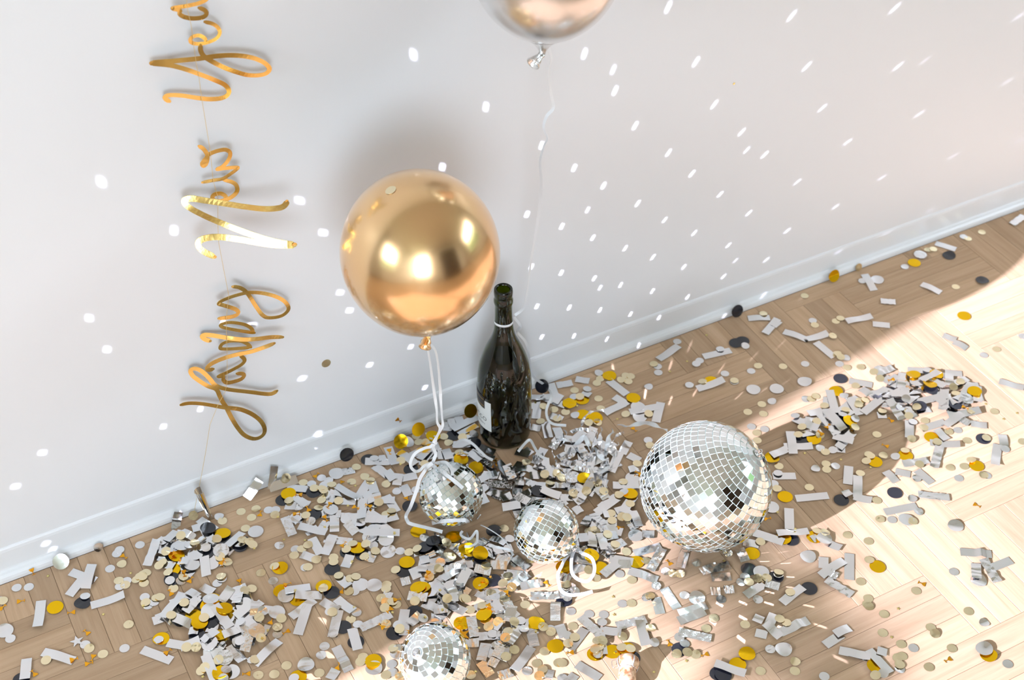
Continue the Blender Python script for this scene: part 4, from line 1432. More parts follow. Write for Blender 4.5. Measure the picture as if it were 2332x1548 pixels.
BEAM_FLOOR=[[0.281,-0.061,0.0,0.8],[0.354,-0.11,0.0,0.5],[0.423,-0.11,0.0,0.35],[0.485,-0.106,0.0,0.25],[0.342,-0.181,-0.0,0.6],[0.386,-0.19,0.0,0.45],[0.233,-0.136,0.0,0.7],[0.282,-0.138,0.0,0.6],[0.204,-0.102,0.0,0.9],[0.432,-0.191,0.0,0.35],[0.204,-0.102,0.0,0.9],[0.187,-0.023,0.0,0.9],[0.179,-0.488,0.0,0.5],[0.169,-0.502,0.0,0.6],[0.195,-0.52,0.0,0.5],[0.184,-0.544,0.0,0.7],[0.163,-0.52,0.0,0.6],[0.141,-0.554,0.0,0.8],[0.095,-0.552,0.0,1.0],[0.063,-0.538,0.0,1.0],[0.128,-0.571,0.0,0.9],[0.175,-0.562,0.0,0.5],[0.205,-0.5,0.0,0.4],[0.079,-0.575,0.0,1.0],[0.036,-0.56,-0.0,1.0],[0.055,-0.605,0.0,1.0],[0.115,-0.611,0.0,0.7],[0.17,-0.64,0.0,0.6],[0.16,-0.701,0.0,0.5],[0.177,-0.602,0.0,0.5],[-0.163,-0.379,0.0,0.6],[-0.185,-0.374,0.0,0.6],[-0.146,-0.362,-0.0,0.5],[-0.183,-0.411,0.0,0.5],[-0.464,-0.296,0.0,0.8],[-0.483,-0.35,0.0,0.8],[-0.519,-0.374,-0.0,0.8]]
STROKES=[["letter_h",0.0067,[[-4046,1952],[-4061,1946],[-4083,1936],[-4109,1928],[-4135,1925],[-4160,1929],[-4185,1936],[-4214,1949],[-4249,1967],[-4293,1992],[-4343,2024],[-4396,2060],[-4451,2097],[-4508,2138],[-4568,2182],[-4627,2225],[-4680,2265],[-4726,2299],[-4767,2329],[-4805,2358],[-4841,2387],[-4875,2416],[-4908,2445],[-4938,2474],[-4964,2506],[-4984,2542],[-4999,2581],[-5013,2621],[-5029,2660],[-5048,2700],[-5069,2740],[-5090,2777],[-5111,2809],[-5133,2835],[-5157,2857],[-5179,2873],[-5200,2883],[-5219,2887],[-5237,2884],[-5252,2876],[-5261,2863],[-5265,2845],[-5263,2821],[-5257,2794],[-5247,2767],[-5233,2739],[-5214,2710],[-5192,2680],[-5170,2649],[-5146,2617],[-5120,2584],[-5094,2552],[-5067,2522],[-5039,2497],[-5010,2475],[-4983,2452],[-4962,2425],[-4948,2390],[-4940,2351],[-4935,2311],[-4928,2271],[-4920,2231],[-4912,2192],[-4905,2153],[-4897,2117],[-4888,2086],[-4879,2059],[-4870,2030],[-4860,1994],[-4851,1948],[-4841,1895],[-4830,1840],[-4818,1784],[-4804,1730],[-4790,1674],[-4774,1618],[-4757,1563],[-4739,1509],[-4720,1454],[-4699,1402],[-4676,1354],[-4650,1310],[-4623,1270],[-4594,1234],[-4566,1204],[-4540,1181],[-4513,1164],[-4487,1153],[-4462,1147],[-4437,1146],[-4412,1150],[-4389,1159],[-4370,1173],[-4355,1192],[-4344,1216],[-4337,1245],[-4334,1280],[-4336,1321],[-4343,1369],[-4355,1419],[-4370,1468],[-4389,1517],[-4413,1565],[-4440,1613],[-4471,1661],[-4506,1708],[-4546,1755],[-4588,1799],[-4629,1839],[-4671,1873],[-4715,1903],[-4757,1929],[-4794,1952],[-4826,1971],[-4854,1986],[-4881,2000],[-4911,2017],[-4944,2039],[-4980,2063],[-5017,2088],[-5057,2114],[-5099,2141],[-5145,2170],[-5191,2198],[-5235,2223],[-5278,2245],[-5321,2265],[-5361,2283],[-5398,2297],[-5432,2306],[-5463,2312],[-5489,2316],[-5508,2319]]],["letter_a",0.0061,[[-4606,2544],[-4588,2535],[-4561,2522],[-4534,2507],[-4515,2493],[-4506,2480],[-4503,2467],[-4504,2455],[-4509,2444],[-4519,2434],[-4532,2425],[-4549,2417],[-4571,2414],[-4598,2414],[-4630,2418],[-4663,2424],[-4693,2430],[-4719,2437],[-4744,2445],[-4766,2454],[-4785,2466],[-4801,2482],[-4813,2500],[-4822,2520],[-4828,2538],[-4827,2555],[-4821,2572],[-4817,2588],[-4819,2602],[-4836,2615],[-4863,2626],[-4886,2635],[-4892,2641],[-4876,2644],[-4844,2644],[-4806,2643],[-4769,2642],[-4734,2643],[-4697,2644],[-4661,2646],[-4627,2649],[-4597,2653],[-4568,2657],[-4541,2663],[-4518,2670],[-4499,2680],[-4481,2692],[-4468,2705],[-4459,2719],[-4455,2736],[-4457,2754],[-4461,2773],[-4467,2791],[-4477,2810],[-4489,2830],[-4502,2849],[-4511,2861]]],["letter_p",0.007,[[-4001,2965],[-4042,2960],[-4100,2953],[-4163,2946],[-4218,2939],[-4261,2934],[-4299,2929],[-4337,2924],[-4379,2922],[-4428,2922],[-4481,2925],[-4536,2928],[-4589,2930],[-4643,2931],[-4698,2932],[-4751,2933],[-4798,2932],[-4840,2931],[-4877,2928],[-4910,2925],[-4939,2921],[-4964,2915],[-4985,2907],[-5002,2899],[-5016,2891],[-5025,2882],[-5030,2872],[-5032,2862],[-5032,2853],[-5028,2845],[-5021,2836],[-5012,2829],[-5002,2822],[-4988,2817],[-4972,2814],[-4957,2811],[-4946,2810]]],["letter_p",0.0057,[[-4338,2972],[-4347,2990],[-4359,3017],[-4375,3046],[-4391,3072],[-4408,3094],[-4426,3114],[-4446,3134],[-4472,3152],[-4505,3170],[-4544,3187],[-4584,3201],[-4620,3211],[-4652,3216],[-4683,3217],[-4710,3214],[-4733,3208],[-4751,3199],[-4764,3186],[-4774,3171],[-4780,3157],[-4783,3145],[-4783,3132],[-4777,3119],[-4765,3107],[-4742,3094],[-4712,3080],[-4677,3067],[-4642,3055],[-4606,3044],[-4567,3033],[-4528,3023],[-4490,3013],[-4452,3003],[-4413,2993],[-4378,2985],[-4354,2979]]],["letter_p",0.007,[[-3870,3053],[-3899,3065],[-3942,3081],[-3990,3098],[-4037,3113],[-4082,3125],[-4128,3136],[-4176,3146],[-4226,3158],[-4278,3172],[-4333,3186],[-4389,3202],[-4445,3220],[-4503,3240],[-4562,3262],[-4621,3285],[-4676,3307],[-4729,3329],[-4782,3352],[-4830,3373],[-4870,3389],[-4901,3401],[-4925,3409],[-4944,3414],[-4960,3416],[-4975,3415],[-4986,3411],[-4994,3405],[-4997,3396],[-4995,3385],[-4988,3371],[-4978,3356],[-4966,3342],[-4950,3329],[-4931,3316],[-4913,3304],[-4901,3296]]],["letter_p",0.0056,[[-4267,3248],[-4272,3267],[-4279,3294],[-4290,3325],[-4305,3355],[-4326,3384],[-4351,3414],[-4380,3444],[-4411,3472],[-4449,3500],[-4491,3528],[-4533,3553],[-4570,3571],[-4602,3582],[-4632,3587],[-4658,3589],[-4679,3587],[-4696,3584],[-4710,3577],[-4719,3568],[-4723,3558],[-4722,3547],[-4718,3536],[-4708,3522],[-4691,3506],[-4665,3486],[-4632,3464],[-4595,3439],[-4557,3415],[-4519,3390],[-4478,3363],[-4437,3337],[-4398,3312],[-4357,3287],[-4315,3262],[-4278,3240],[-4252,3224]]],["letter_y",0.006,[[-4744,3727],[-4716,3717],[-4674,3702],[-4629,3687],[-4590,3676],[-4558,3667],[-4529,3661],[-4503,3658],[-4481,3657],[-4464,3661],[-4451,3668],[-4442,3678],[-4437,3689],[-4439,3703],[-4445,3719],[-4455,3736],[-4468,3754],[-4484,3773],[-4505,3793],[-4527,3814],[-4551,3836],[-4577,3860],[-4606,3885],[-4633,3910],[-4656,3931],[-4674,3947],[-4689,3960],[-4699,3971],[-4703,3980],[-4700,3990],[-4692,3998],[-4678,4004],[-4658,4009],[-4633,4012],[-4601,4013],[-4565,4012],[-4526,4009],[-4482,4004],[-4433,3996],[-4385,3987],[-4344,3980],[-4314,3975],[-4293,3971],[-4271,3966],[-4244,3958],[-4208,3944],[-4167,3927],[-4123,3908],[-4081,3888],[-4040,3866],[-3998,3843],[-3958,3818],[-3920,3793],[-3884,3767],[-3851,3740],[-3820,3713],[-3793,3686],[-3769,3658],[-3748,3630],[-3731,3602],[-3717,3574],[-3707,3547],[-3699,3519],[-3696,3493],[-3698,3469],[-3706,3447],[-3720,3427],[-3739,3410],[-3759,3396],[-3781,3385],[-3806,3377],[-3834,3373],[-3864,3373],[-3901,3377],[-3943,3386],[-3984,3398],[-4018,3413],[-4043,3429],[-4062,3448],[-4078,3470],[-4095,3498],[-4113,3533],[-4129,3574],[-4145,3619],[-4161,3664],[-4177,3713],[-4194,3766],[-4209,3816],[-4223,3859],[-4234,3890],[-4243,3915],[-4251,3936],[-4261,3958],[-4272,3982],[-4283,4005],[-4295,4028],[-4309,4050],[-4324,4072],[-4341,4093],[-4358,4114],[-4377,4133],[-4400,4151],[-4426,4170],[-4450,4185],[-4467,4196]]],["letter_n",0.0078,[[-3643,5654],[-3646,5646],[-3651,5636],[-3659,5624],[-3670,5614],[-3683,5604],[-3698,5595],[-3719,5588],[-3747,5583],[-3783,5583],[-3827,5585],[-3876,5589],[-3928,5596],[-3983,5606],[-4043,5619],[-4103,5634],[-4163,5650],[-4221,5665],[-4279,5683],[-4336,5701],[-4393,5719],[-4451,5739],[-4508,5761],[-4565,5782],[-4618,5803],[-4670,5823],[-4721,5844],[-4767,5863],[-4806,5876],[-4837,5884],[-4862,5886],[-4882,5886],[-4898,5883],[-4912,5879],[-4922,5873],[-4928,5864],[-4929,5853],[-4925,5837],[-4917,5819],[-4904,5798],[-4886,5775],[-4863,5751],[-4835,5723],[-4803,5695],[-4768,5664],[-4731,5632],[-4690,5598],[-4646,5563],[-4599,5527],[-4548,5490],[-4493,5452],[-4437,5414],[-4380,5378],[-4324,5346],[-4268,5315],[-4211,5285],[-4154,5257],[-4096,5230],[-4038,5204],[-3980,5180],[-3921,5156],[-3850,5132],[-3772,5107],[-3708,5087],[-3682,5075],[-3709,5076],[-3774,5086],[-3854,5101],[-3926,5115],[-3986,5128],[-4046,5142],[-4105,5158],[-4164,5174],[-4223,5191],[-4282,5209],[-4340,5227],[-4399,5244],[-4458,5262],[-4519,5281],[-4577,5298],[-4630,5310],[-4678,5319],[-4722,5323],[-4761,5325],[-4795,5324],[-4824,5320],[-4848,5314],[-4867,5304],[-4881,5294],[-4890,5281],[-4894,5265],[-4894,5249],[-4890,5232],[-4884,5216],[-4875,5200],[-4861,5183],[-4843,5165],[-4816,5141],[-4781,5115],[-4748,5090],[-4725,5073]]],["letter_e",0.0057,[[-4349,5677],[-4350,5685],[-4351,5697],[-4354,5710],[-4360,5723],[-4370,5735],[-4383,5747],[-4398,5759],[-4414,5766],[-4433,5770],[-4454,5772],[-4475,5771],[-4492,5768],[-4505,5761],[-4515,5752],[-4523,5741],[-4527,5731],[-4527,5720],[-4524,5708],[-4518,5697],[-4509,5687],[-4498,5678],[-4484,5669],[-4467,5662],[-4448,5657],[-4426,5654],[-4402,5653],[-4376,5654],[-4352,5657],[-4327,5661],[-4302,5668],[-4279,5677],[-4257,5688],[-4236,5700],[-4217,5715],[-4200,5731],[-4188,5749],[-4181,5768],[-4178,5789],[-4179,5811],[-4183,5831],[-4190,5848],[-4201,5865],[-4216,5881],[-4234,5897],[-4260,5914],[-4293,5933],[-4323,5950],[-4345,5961]]],["letter_w",0.0056,[[-4626,6021],[-4600,6019],[-4561,6016],[-4519,6013],[-4480,6010],[-4446,6006],[-4414,6001],[-4382,5997],[-4351,5998],[-4322,6005],[-4293,6016],[-4265,6030],[-4238,6043],[-4209,6055],[-4179,6068],[-4153,6081],[-4135,6092],[-4128,6100],[-4127,6106],[-4134,6112],[-4150,6119],[-4177,6129],[-4215,6140],[-4256,6151],[-4293,6159],[-4328,6166],[-4364,6170],[-4393,6174],[-4408,6178],[-4404,6182],[-4384,6185],[-4358,6189],[-4335,6198],[-4313,6211],[-4290,6227],[-4267,6246],[-4248,6265],[-4232,6284],[-4219,6305],[-4208,6325],[-4202,6344],[-4200,6361],[-4203,6376],[-4209,6390],[-4217,6403],[-4228,6414],[-4241,6424],[-4258,6433],[-4277,6439],[-4300,6443],[-4327,6445],[-4355,6446],[-4382,6445],[-4407,6442],[-4433,6438],[-4457,6433],[-4478,6426],[-4493,6417],[-4504,6406],[-4513,6394],[-4525,6381],[-4542,6367],[-4561,6351],[-4578,6335],[-4589,6321],[-4592,6307],[-4589,6293],[-4583,6282],[-4576,6276],[-4568,6277],[-4558,6282],[-4547,6291],[-4537,6304],[-4527,6321],[-4518,6343],[-4510,6366],[-4504,6388],[-4502,6405],[-4502,6422],[-4504,6438],[-4508,6456],[-4515,6475],[-4523,6496],[-4533,6516],[-4543,6533],[-4555,6548],[-4568,6562],[-4580,6573],[-4588,6581]]],["letter_y",0.0062,[[-4845,7304],[-4852,7311],[-4862,7320],[-4872,7331],[-4881,7342],[-4887,7352],[-4893,7364],[-4896,7374],[-4895,7383],[-4890,7391],[-4881,7398],[-4867,7402],[-4847,7402],[-4817,7398],[-4780,7389],[-4739,7378],[-4699,7365],[-4658,7350],[-4616,7332],[-4573,7313],[-4530,7295],[-4487,7277],[-4444,7259],[-4401,7242],[-4359,7227],[-4318,7215],[-4278,7205],[-4240,7197],[-4206,7192],[-4177,7191],[-4152,7193],[-4130,7198],[-4112,7205],[-4098,7216],[-4088,7229],[-4081,7245],[-4080,7263],[-4083,7285],[-4092,7310],[-4104,7337],[-4121,7363],[-4141,7388],[-4166,7413],[-4195,7439],[-4227,7467],[-4263,7498],[-4302,7531],[-4344,7565],[-4388,7599],[-4434,7633],[-4483,7668],[-4533,7702],[-4581,7732],[-4627,7759],[-4671,7783],[-4717,7806],[-4765,7827],[-4828,7850],[-4901,7873],[-4960,7893],[-4984,7904],[-4958,7905],[-4897,7897],[-4822,7887],[-4757,7879],[-4706,7874],[-4657,7870],[-4610,7867],[-4560,7862],[-4509,7857],[-4456,7852],[-4403,7846],[-4351,7840],[-4302,7835],[-4254,7829],[-4205,7823],[-4153,7813],[-4097,7800],[-4037,7785],[-3978,7767],[-3922,7749],[-3869,7730],[-3818,7710],[-3770,7688],[-3726,7666],[-3685,7642],[-3648,7616],[-3614,7589],[-3586,7563],[-3563,7536],[-3544,7509],[-3531,7483],[-3524,7459],[-3524,7439],[-3531,7422],[-3542,7407],[-3557,7395],[-3575,7386],[-3597,7380],[-3623,7378],[-3652,7379],[-3686,7383],[-3724,7391],[-3765,7403],[-3807,7419],[-3851,7443],[-3897,7473],[-3943,7506],[-3987,7537],[-4028,7568],[-4067,7599],[-4104,7630],[-4139,7660],[-4171,7689],[-4201,7717],[-4229,7745],[-4255,7770],[-4279,7794],[-4301,7816],[-4321,7837],[-4337,7858],[-4349,7878],[-4357,7898],[-4363,7918],[-4366,7937],[-4366,7957],[-4363,7979],[-4358,7998],[-4355,8011]]],["letter_e",0.005,[[-4273,8046],[-4277,8056],[-4283,8072],[-4290,8088],[-4300,8104],[-4313,8118],[-4328,8133],[-4345,8146],[-4362,8155],[-4381,8160],[-4401,8163],[-4421,8163],[-4438,8160],[-4452,8155],[-4464,8147],[-4473,8137],[-4478,8127],[-4477,8114],[-4473,8100],[-4464,8086],[-4451,8073],[-4433,8061],[-4411,8049],[-4385,8039],[-4358,8031],[-4328,8024],[-4295,8019],[-4262,8016],[-4231,8015],[-4202,8017],[-4173,8021],[-4148,8028],[-4127,8038],[-4110,8051],[-4097,8066],[-4087,8084],[-4082,8102],[-4081,8121],[-4084,8142],[-4091,8163],[-4100,8183],[-4111,8201],[-4125,8219],[-4142,8236],[-4160,8252],[-4184,8269],[-4213,8285],[-4239,8300],[-4257,8310]]],["letter_a",0.0055,[[-4288,8488],[-4276,8480],[-4259,8468],[-4240,8454],[-4226,8441],[-4216,8430],[-4209,8419],[-4205,8408],[-4203,8398],[-4205,8388],[-4209,8377],[-4216,8368],[-4226,8361],[-4240,8356],[-4256,8353],[-4275,8353],[-4297,8354],[-4323,8359],[-4351,8365],[-4381,8374],[-4409,8384],[-4435,8396],[-4460,8410],[-4484,8425],[-4504,8440],[-4519,8454],[-4532,8468],[-4541,8482],[-4547,8494],[-4545,8505],[-4538,8514],[-4532,8523],[-4535,8534],[-4555,8549],[-4587,8568],[-4615,8584],[-4622,8593],[-4601,8593],[-4562,8586],[-4515,8577],[-4472,8569],[-4432,8563],[-4391,8557],[-4350,8553],[-4314,8550],[-4280,8550],[-4248,8552],[-4220,8556],[-4196,8563],[-4177,8574],[-4163,8587],[-4153,8603],[-4147,8618],[-4146,8634],[-4149,8650],[-4156,8667],[-4166,8684],[-4185,8701],[-4209,8720],[-4233,8736],[-4249,8747]]],["letter_r",0.0048,[[-4249,8747],[-4265,8757],[-4287,8770],[-4314,8786],[-4344,8801],[-4384,8818],[-4434,8836],[-4476,8853],[-4493,8863],[-4476,8864],[-4434,8858],[-4383,8851],[-4337,8847],[-4295,8847],[-4251,8847],[-4210,8850],[-4175,8855],[-4148,8866],[-4126,8879],[-4109,8894],[-4099,8908],[-4096,8923],[-4101,8938],[-4109,8951],[-4114,8960]]]]
THREAD=[[-0.4433,-0.0035,0.8717],[-0.4444,-0.0035,0.8647],[-0.4448,-0.0035,0.8514],[-0.4437,-0.0035,0.8325],[-0.4445,-0.0035,0.8089],[-0.4454,-0.0035,0.7797],[-0.4449,-0.0035,0.7599],[-0.4459,-0.0035,0.7297],[-0.4462,-0.0035,0.6627],[-0.4467,-0.0035,0.6432],[-0.449,-0.0035,0.6033],[-0.4466,-0.0035,0.5748],[-0.4525,-0.0035,0.5343],[-0.4559,-0.0035,0.5021],[-0.4553,-0.0035,0.4545],[-0.4545,-0.0035,0.4072],[-0.4644,-0.0035,0.3669],[-0.467,-0.0035,0.3422],[-0.472,-0.0035,0.3003],[-0.4789,-0.0035,0.2514],[-0.4839,-0.0035,0.2351],[-0.4984,-0.0035,0.2137],[-0.5156,-0.0035,0.1813],[-0.5292,-0.0035,0.1325],[-0.5431,-0.0035,0.0863],[-0.5567,-0.0035,0.0437],[-0.5663,-0.0035,0.0133],[-0.5721,-0.0035,0.003]]
RIBBONS=[["gold_a",0.0045,[[-0.2466,-0.2,0.3849],[-0.2372,-0.2,0.3695],[-0.2265,-0.19,0.273],[-0.2238,-0.19,0.235],[-0.2238,-0.19,0.2086],[-0.22,-0.19,0.1942],[-0.2238,-0.19,0.1832],[-0.2323,-0.19,0.1686]]],["gold_b",0.0045,[[-0.2439,-0.2,0.3838],[-0.2249,-0.2,0.3561],[-0.2166,-0.19,0.2766],[-0.2166,-0.19,0.2495],[-0.2158,-0.19,0.2147],[-0.2153,-0.19,0.199],[-0.2203,-0.19,0.1872],[-0.2264,-0.19,0.1759],[-0.2291,-0.19,0.1643]]],["gold_c",0.0045,[[-0.2303,-0.185,0.1603],[-0.236,-0.185,0.1573],[-0.2449,-0.185,0.1587],[-0.2596,-0.185,0.1557],[-0.2681,-0.185,0.1424],[-0.2683,-0.185,0.1293],[-0.2617,-0.185,0.1172],[-0.2538,-0.185,0.1163],[-0.2467,-0.185,0.1217],[-0.2331,-0.185,0.1223]]],["gold_d",0.005,[[-0.2313,-0.19,0.1653],[-0.2327,-0.19,0.1588],[-0.2294,-0.19,0.1442],[-0.2328,-0.19,0.1326],[-0.2353,-0.19,0.1265]]],["gold_e",0.0055,[[-0.2374,-0.195,0.1322],[-0.2467,-0.195,0.1279],[-0.2563,-0.21,0.1403],[-0.2661,-0.21,0.1255],[-0.2724,-0.21,0.105],[-0.2838,-0.21,0.0746],[-0.2769,-0.1709,0.012],[-0.2798,-0.1821,0.012],[-0.2778,-0.1895,0.012],[-0.2611,-0.2069,0.012],[-0.2507,-0.2177,0.012],[-0.2416,-0.2278,0.012]]],["gold_f",0.006,[[-0.2376,-0.1951,0.133],[-0.2228,-0.17,0.0927],[-0.2177,-0.1984,0.1005],[-0.2121,-0.2119,0.0983],[-0.2074,-0.2208,0.0943],[-0.2036,-0.2267,0.0899]]],["gold_g",0.006,[[-0.2444,-0.1951,0.0008],[-0.2458,-0.2327,0.0432],[-0.232,-0.2426,0.0478],[-0.2158,-0.2471,0.0447],[-0.2071,-0.2461,0.037],[-0.1828,-0.1951,-0.0352]]],["gold_h",0.005,[[-0.2377,-0.1951,0.1311],[-0.2147,-0.1626,0.0919],[-0.2057,-0.1735,0.0985],[-0.2064,-0.1944,0.1031],[-0.2106,-0.206,0.1021]]],["cord",0.0018,[[-0.2021,-0.2472,0.0396],[-0.1715,-0.1951,-0.0368],[-0.1809,-0.2506,0.015],[-0.172,-0.27,0.015],[-0.1673,-0.285,0.015],[-0.1647,-0.3069,0.015]]],["cord2",0.0018,[[-0.1846,-0.1951,-0.0407],[-0.1748,-0.1951,-0.0394],[-0.1806,-0.2382,0.0297]]],["silver",0.0045,[[-0.0076,-0.12,0.7539],[-0.0024,-0.117,0.7346],[0.0036,-0.1139,0.7148],[0.0015,-0.1109,0.697],[0.0052,-0.1072,0.6735],[0.0092,-0.1041,0.6533],[0.015,-0.1005,0.6284],[0.0061,-0.098,0.6155],[0.0031,-0.095,0.5967],[0.0107,-0.092,0.5743],[0.0065,-0.0895,0.5594],[0.0035,-0.0852,0.5316],[0.0094,-0.0791,0.4876],[0.0101,-0.0718,0.4352],[0.007,-0.0645,0.3824],[0.0045,-0.0584,0.337],[0.0034,-0.0535,0.2995],[0.0019,-0.0493,0.2661],[-0.0012,-0.045,0.2328],[-0.0166,-0.0428,0.2209]]],["tail",0.0045,[[-0.022,-0.05,0.2248],[-0.0076,-0.045,0.1968],[-0.0105,-0.04,0.1812],[0.0066,-0.035,0.1504],[0.0123,-0.035,0.126],[0.0149,-0.035,0.0957],[0.0206,-0.04,0.0696],[0.052,-0.0175,0.02],[0.0532,-0.0379,0.02],[0.047,-0.0524,0.02],[0.0352,-0.0638,0.02],[0.0234,-0.0784,0.02],[0.0174,-0.0959,0.02],[0.0207,-0.1097,0.02],[0.037,-0.1218,0.02]]],["tail2",0.0045,[[-0.0622,-0.1393,0.022],[-0.0448,-0.1288,0.022],[-0.0328,-0.1253,0.022],[-0.0343,-0.1444,0.022],[-0.0353,-0.1635,0.022],[-0.0285,-0.1769,0.022]]],["tail3",0.0045,[[-0.1485,-0.0749,0.018],[-0.1333,-0.0689,0.018],[-0.1228,-0.0728,0.018],[-0.1172,-0.0863,0.018],[-0.1144,-0.1053,0.018],[-0.111,-0.1228,0.018],[-0.1054,-0.1335,0.018]]],["mid_loop",0.005,[[-0.0787,-0.358,0.02],[-0.092,-0.369,0.02],[-0.1025,-0.3844,0.02],[-0.1089,-0.3987,0.02],[-0.1078,-0.411,0.02],[-0.1006,-0.4207,0.02],[-0.0931,-0.4218,0.02],[-0.0825,-0.4157,0.02],[-0.0742,-0.4054,0.02],[-0.0689,-0.3904,0.02],[-0.0713,-0.3801,0.02],[-0.0779,-0.3691,0.02],[-0.0782,-0.3583,0.02]]],["mid_tail",0.005,[[-0.0807,-0.3576,0.016],[-0.1004,-0.3653,0.016],[-0.1129,-0.375,0.016],[-0.1272,-0.3881,0.016],[-0.1355,-0.4071,0.016],[-0.1376,-0.419,0.016],[-0.1301,-0.4301,0.016],[-0.1153,-0.4366,0.016],[-0.0978,-0.4402,0.016]]],["mid_tail2",0.004,[[-0.1907,-0.288,0.014],[-0.1814,-0.2971,0.014],[-0.168,-0.3103,0.014],[-0.1682,-0.3224,0.014]]],["curl",0.004,[[-0.2141,-0.2423,0.014],[-0.2196,-0.2467,0.014],[-0.2182,-0.2548,0.014],[-0.2107,-0.2618,0.014],[-0.1965,-0.2557,0.018],[-0.2026,-0.27,0.018],[-0.2084,-0.2771,0.018],[-0.219,-0.2786,0.018],[-0.2267,-0.2745,0.018]]]]
TINSEL=[[0.0055,[[0.0324,-0.1622,0.012],[0.0364,-0.1672,0.0249],[0.043,-0.1698,0.0329],[0.0418,-0.1824,0.0329],[0.0414,-0.1897,0.0249],[0.0455,-0.1875,0.012]]],[0.005,[[0.0795,-0.1522,0.012],[0.0593,-0.1814,0.0311],[0.0482,-0.192,0.0311],[0.0481,-0.1872,0.012]]],[0.006,[[0.0898,-0.1492,0.012],[0.0694,-0.1785,0.0311],[0.0587,-0.1926,0.0311],[0.0634,-0.1838,0.012]]],[0.0065,[[0.1034,-0.1616,0.012],[0.0851,-0.1829,0.0276],[0.0712,-0.1977,0.034],[0.0647,-0.2051,0.0276],[0.065,-0.1995,0.012]]],[0.005,[[0.1177,-0.1726,0.012],[0.0994,-0.1912,0.0311],[0.0933,-0.1913,0.0311],[0.0862,-0.1843,0.012]]],[0.0045,[[0.0965,-0.1915,0.012],[0.0763,-0.2136,0.0311],[0.0646,-0.2171,0.0311],[0.0661,-0.2018,0.012]]],[0.007,[[0.0556,-0.1846,0.012],[0.0453,-0.2133,0.0311],[0.0464,-0.2236,0.0311],[0.0591,-0.2176,0.012]]],[0.0065,[[-0.0121,-0.186,0.012],[-0.0089,-0.205,0.0249],[-0.003,-0.2233,0.0329],[0.0085,-0.2358,0.0329],[0.0289,-0.2397,0.0249],[0.0459,-0.2299,0.012]]],[0.004,[[0.0325,-0.1236,0.012],[0.0269,-0.1416,0.023],[0.0127,-0.1581,0.0311],[0.0031,-0.158,0.034],[-0.007,-0.1592,0.0311],[-0.0142,-0.1661,0.023],[-0.0115,-0.1701,0.012]]],[0.004,[[0.0038,-0.1403,0.012],[0.0046,-0.1555,0.0311],[0.0141,-0.1597,0.0311],[0.0288,-0.1537,0.012]]],[0.005,[[0.0373,-0.1913,0.012],[0.0191,-0.2154,0.034],[0.0235,-0.1986,0.012]]],[0.005,[[-0.0139,-0.1786,0.012],[-0.0259,-0.2058,0.034],[-0.0139,-0.1996,0.012]]],[0.006,[[0.1188,-0.1544,0.012],[0.1232,-0.1728,0.023],[0.1358,-0.1837,0.0311],[0.1486,-0.1906,0.034],[0.161,-0.2006,0.0311],[0.1711,-0.2052,0.023],[0.1821,-0.2053,0.012]]],[0.004,[[0.0638,-0.1285,0.012],[0.0626,-0.132,0.0276],[0.0732,-0.1281,0.034],[0.088,-0.1198,0.0276],[0.1133,-0.1135,0.012]]],[0.005,[[0.0396,-0.1325,0.012],[0.0455,-0.1489,0.0311],[0.0586,-0.1576,0.0311],[0.075,-0.1515,0.012]]],[0.006,[[0.056,-0.2289,0.012],[0.0405,-0.2477,0.0311],[0.0296,-0.2482,0.0311],[0.0299,-0.2246,0.012]]],[0.006,[[0.0054,-0.1759,0.012],[0.0008,-0.196,0.0311],[0.0074,-0.1947,0.0311],[0.0245,-0.1697,0.012]]]]

# ------------------------------------------------------------------ camera, world, sun, exposure
sc = bpy.context.scene
AX = [Vector(a) for a in CAM_AXES]                     # right, down, forward
cam_d = bpy.data.cameras.new('camera'); cam = bpy.data.objects.new('camera', cam_d); C.objects.link(cam)
cam.matrix_world = Matrix.Translation(CAM_LOC) @ Matrix((AX[0], -AX[1], -AX[2])).transposed().to_4x4()
cam_d.sensor_width = 36.0; cam_d.lens = FOC / 2332 * 36.0; cam_d.clip_start = 0.05
cam_d.dof.use_dof = True; cam_d.dof.focus_distance = 2.12; cam_d.dof.aperture_fstop = 5.6
sc.camera = cam
sc.view_settings.view_transform = 'Standard'; sc.view_settings.look = 'None'
sc.view_settings.gamma = 1.0; sc.view_settings.use_curve_mapping = False
sc.view_settings.exposure = 0.32
sc.cycles.use_denoising = True
sc.cycles.max_bounces = 10; sc.cycles.diffuse_bounces = 5; sc.cycles.glossy_bounces = 5
sc.cycles.transmission_bounces = 8; sc.cycles.sample_clamp_indirect = 6.0
sc.cycles.caustics_reflective = False; sc.cycles.caustics_refractive = False

world = bpy.data.worlds.new('world'); sc.world = world; world.use_nodes = True
wn = world.node_tree; bg = wn.nodes['Background']
bg.inputs['Color'].default_value = (0.82, 0.945, 1.10, 1); bg.inputs['Strength'].default_value = 8.4

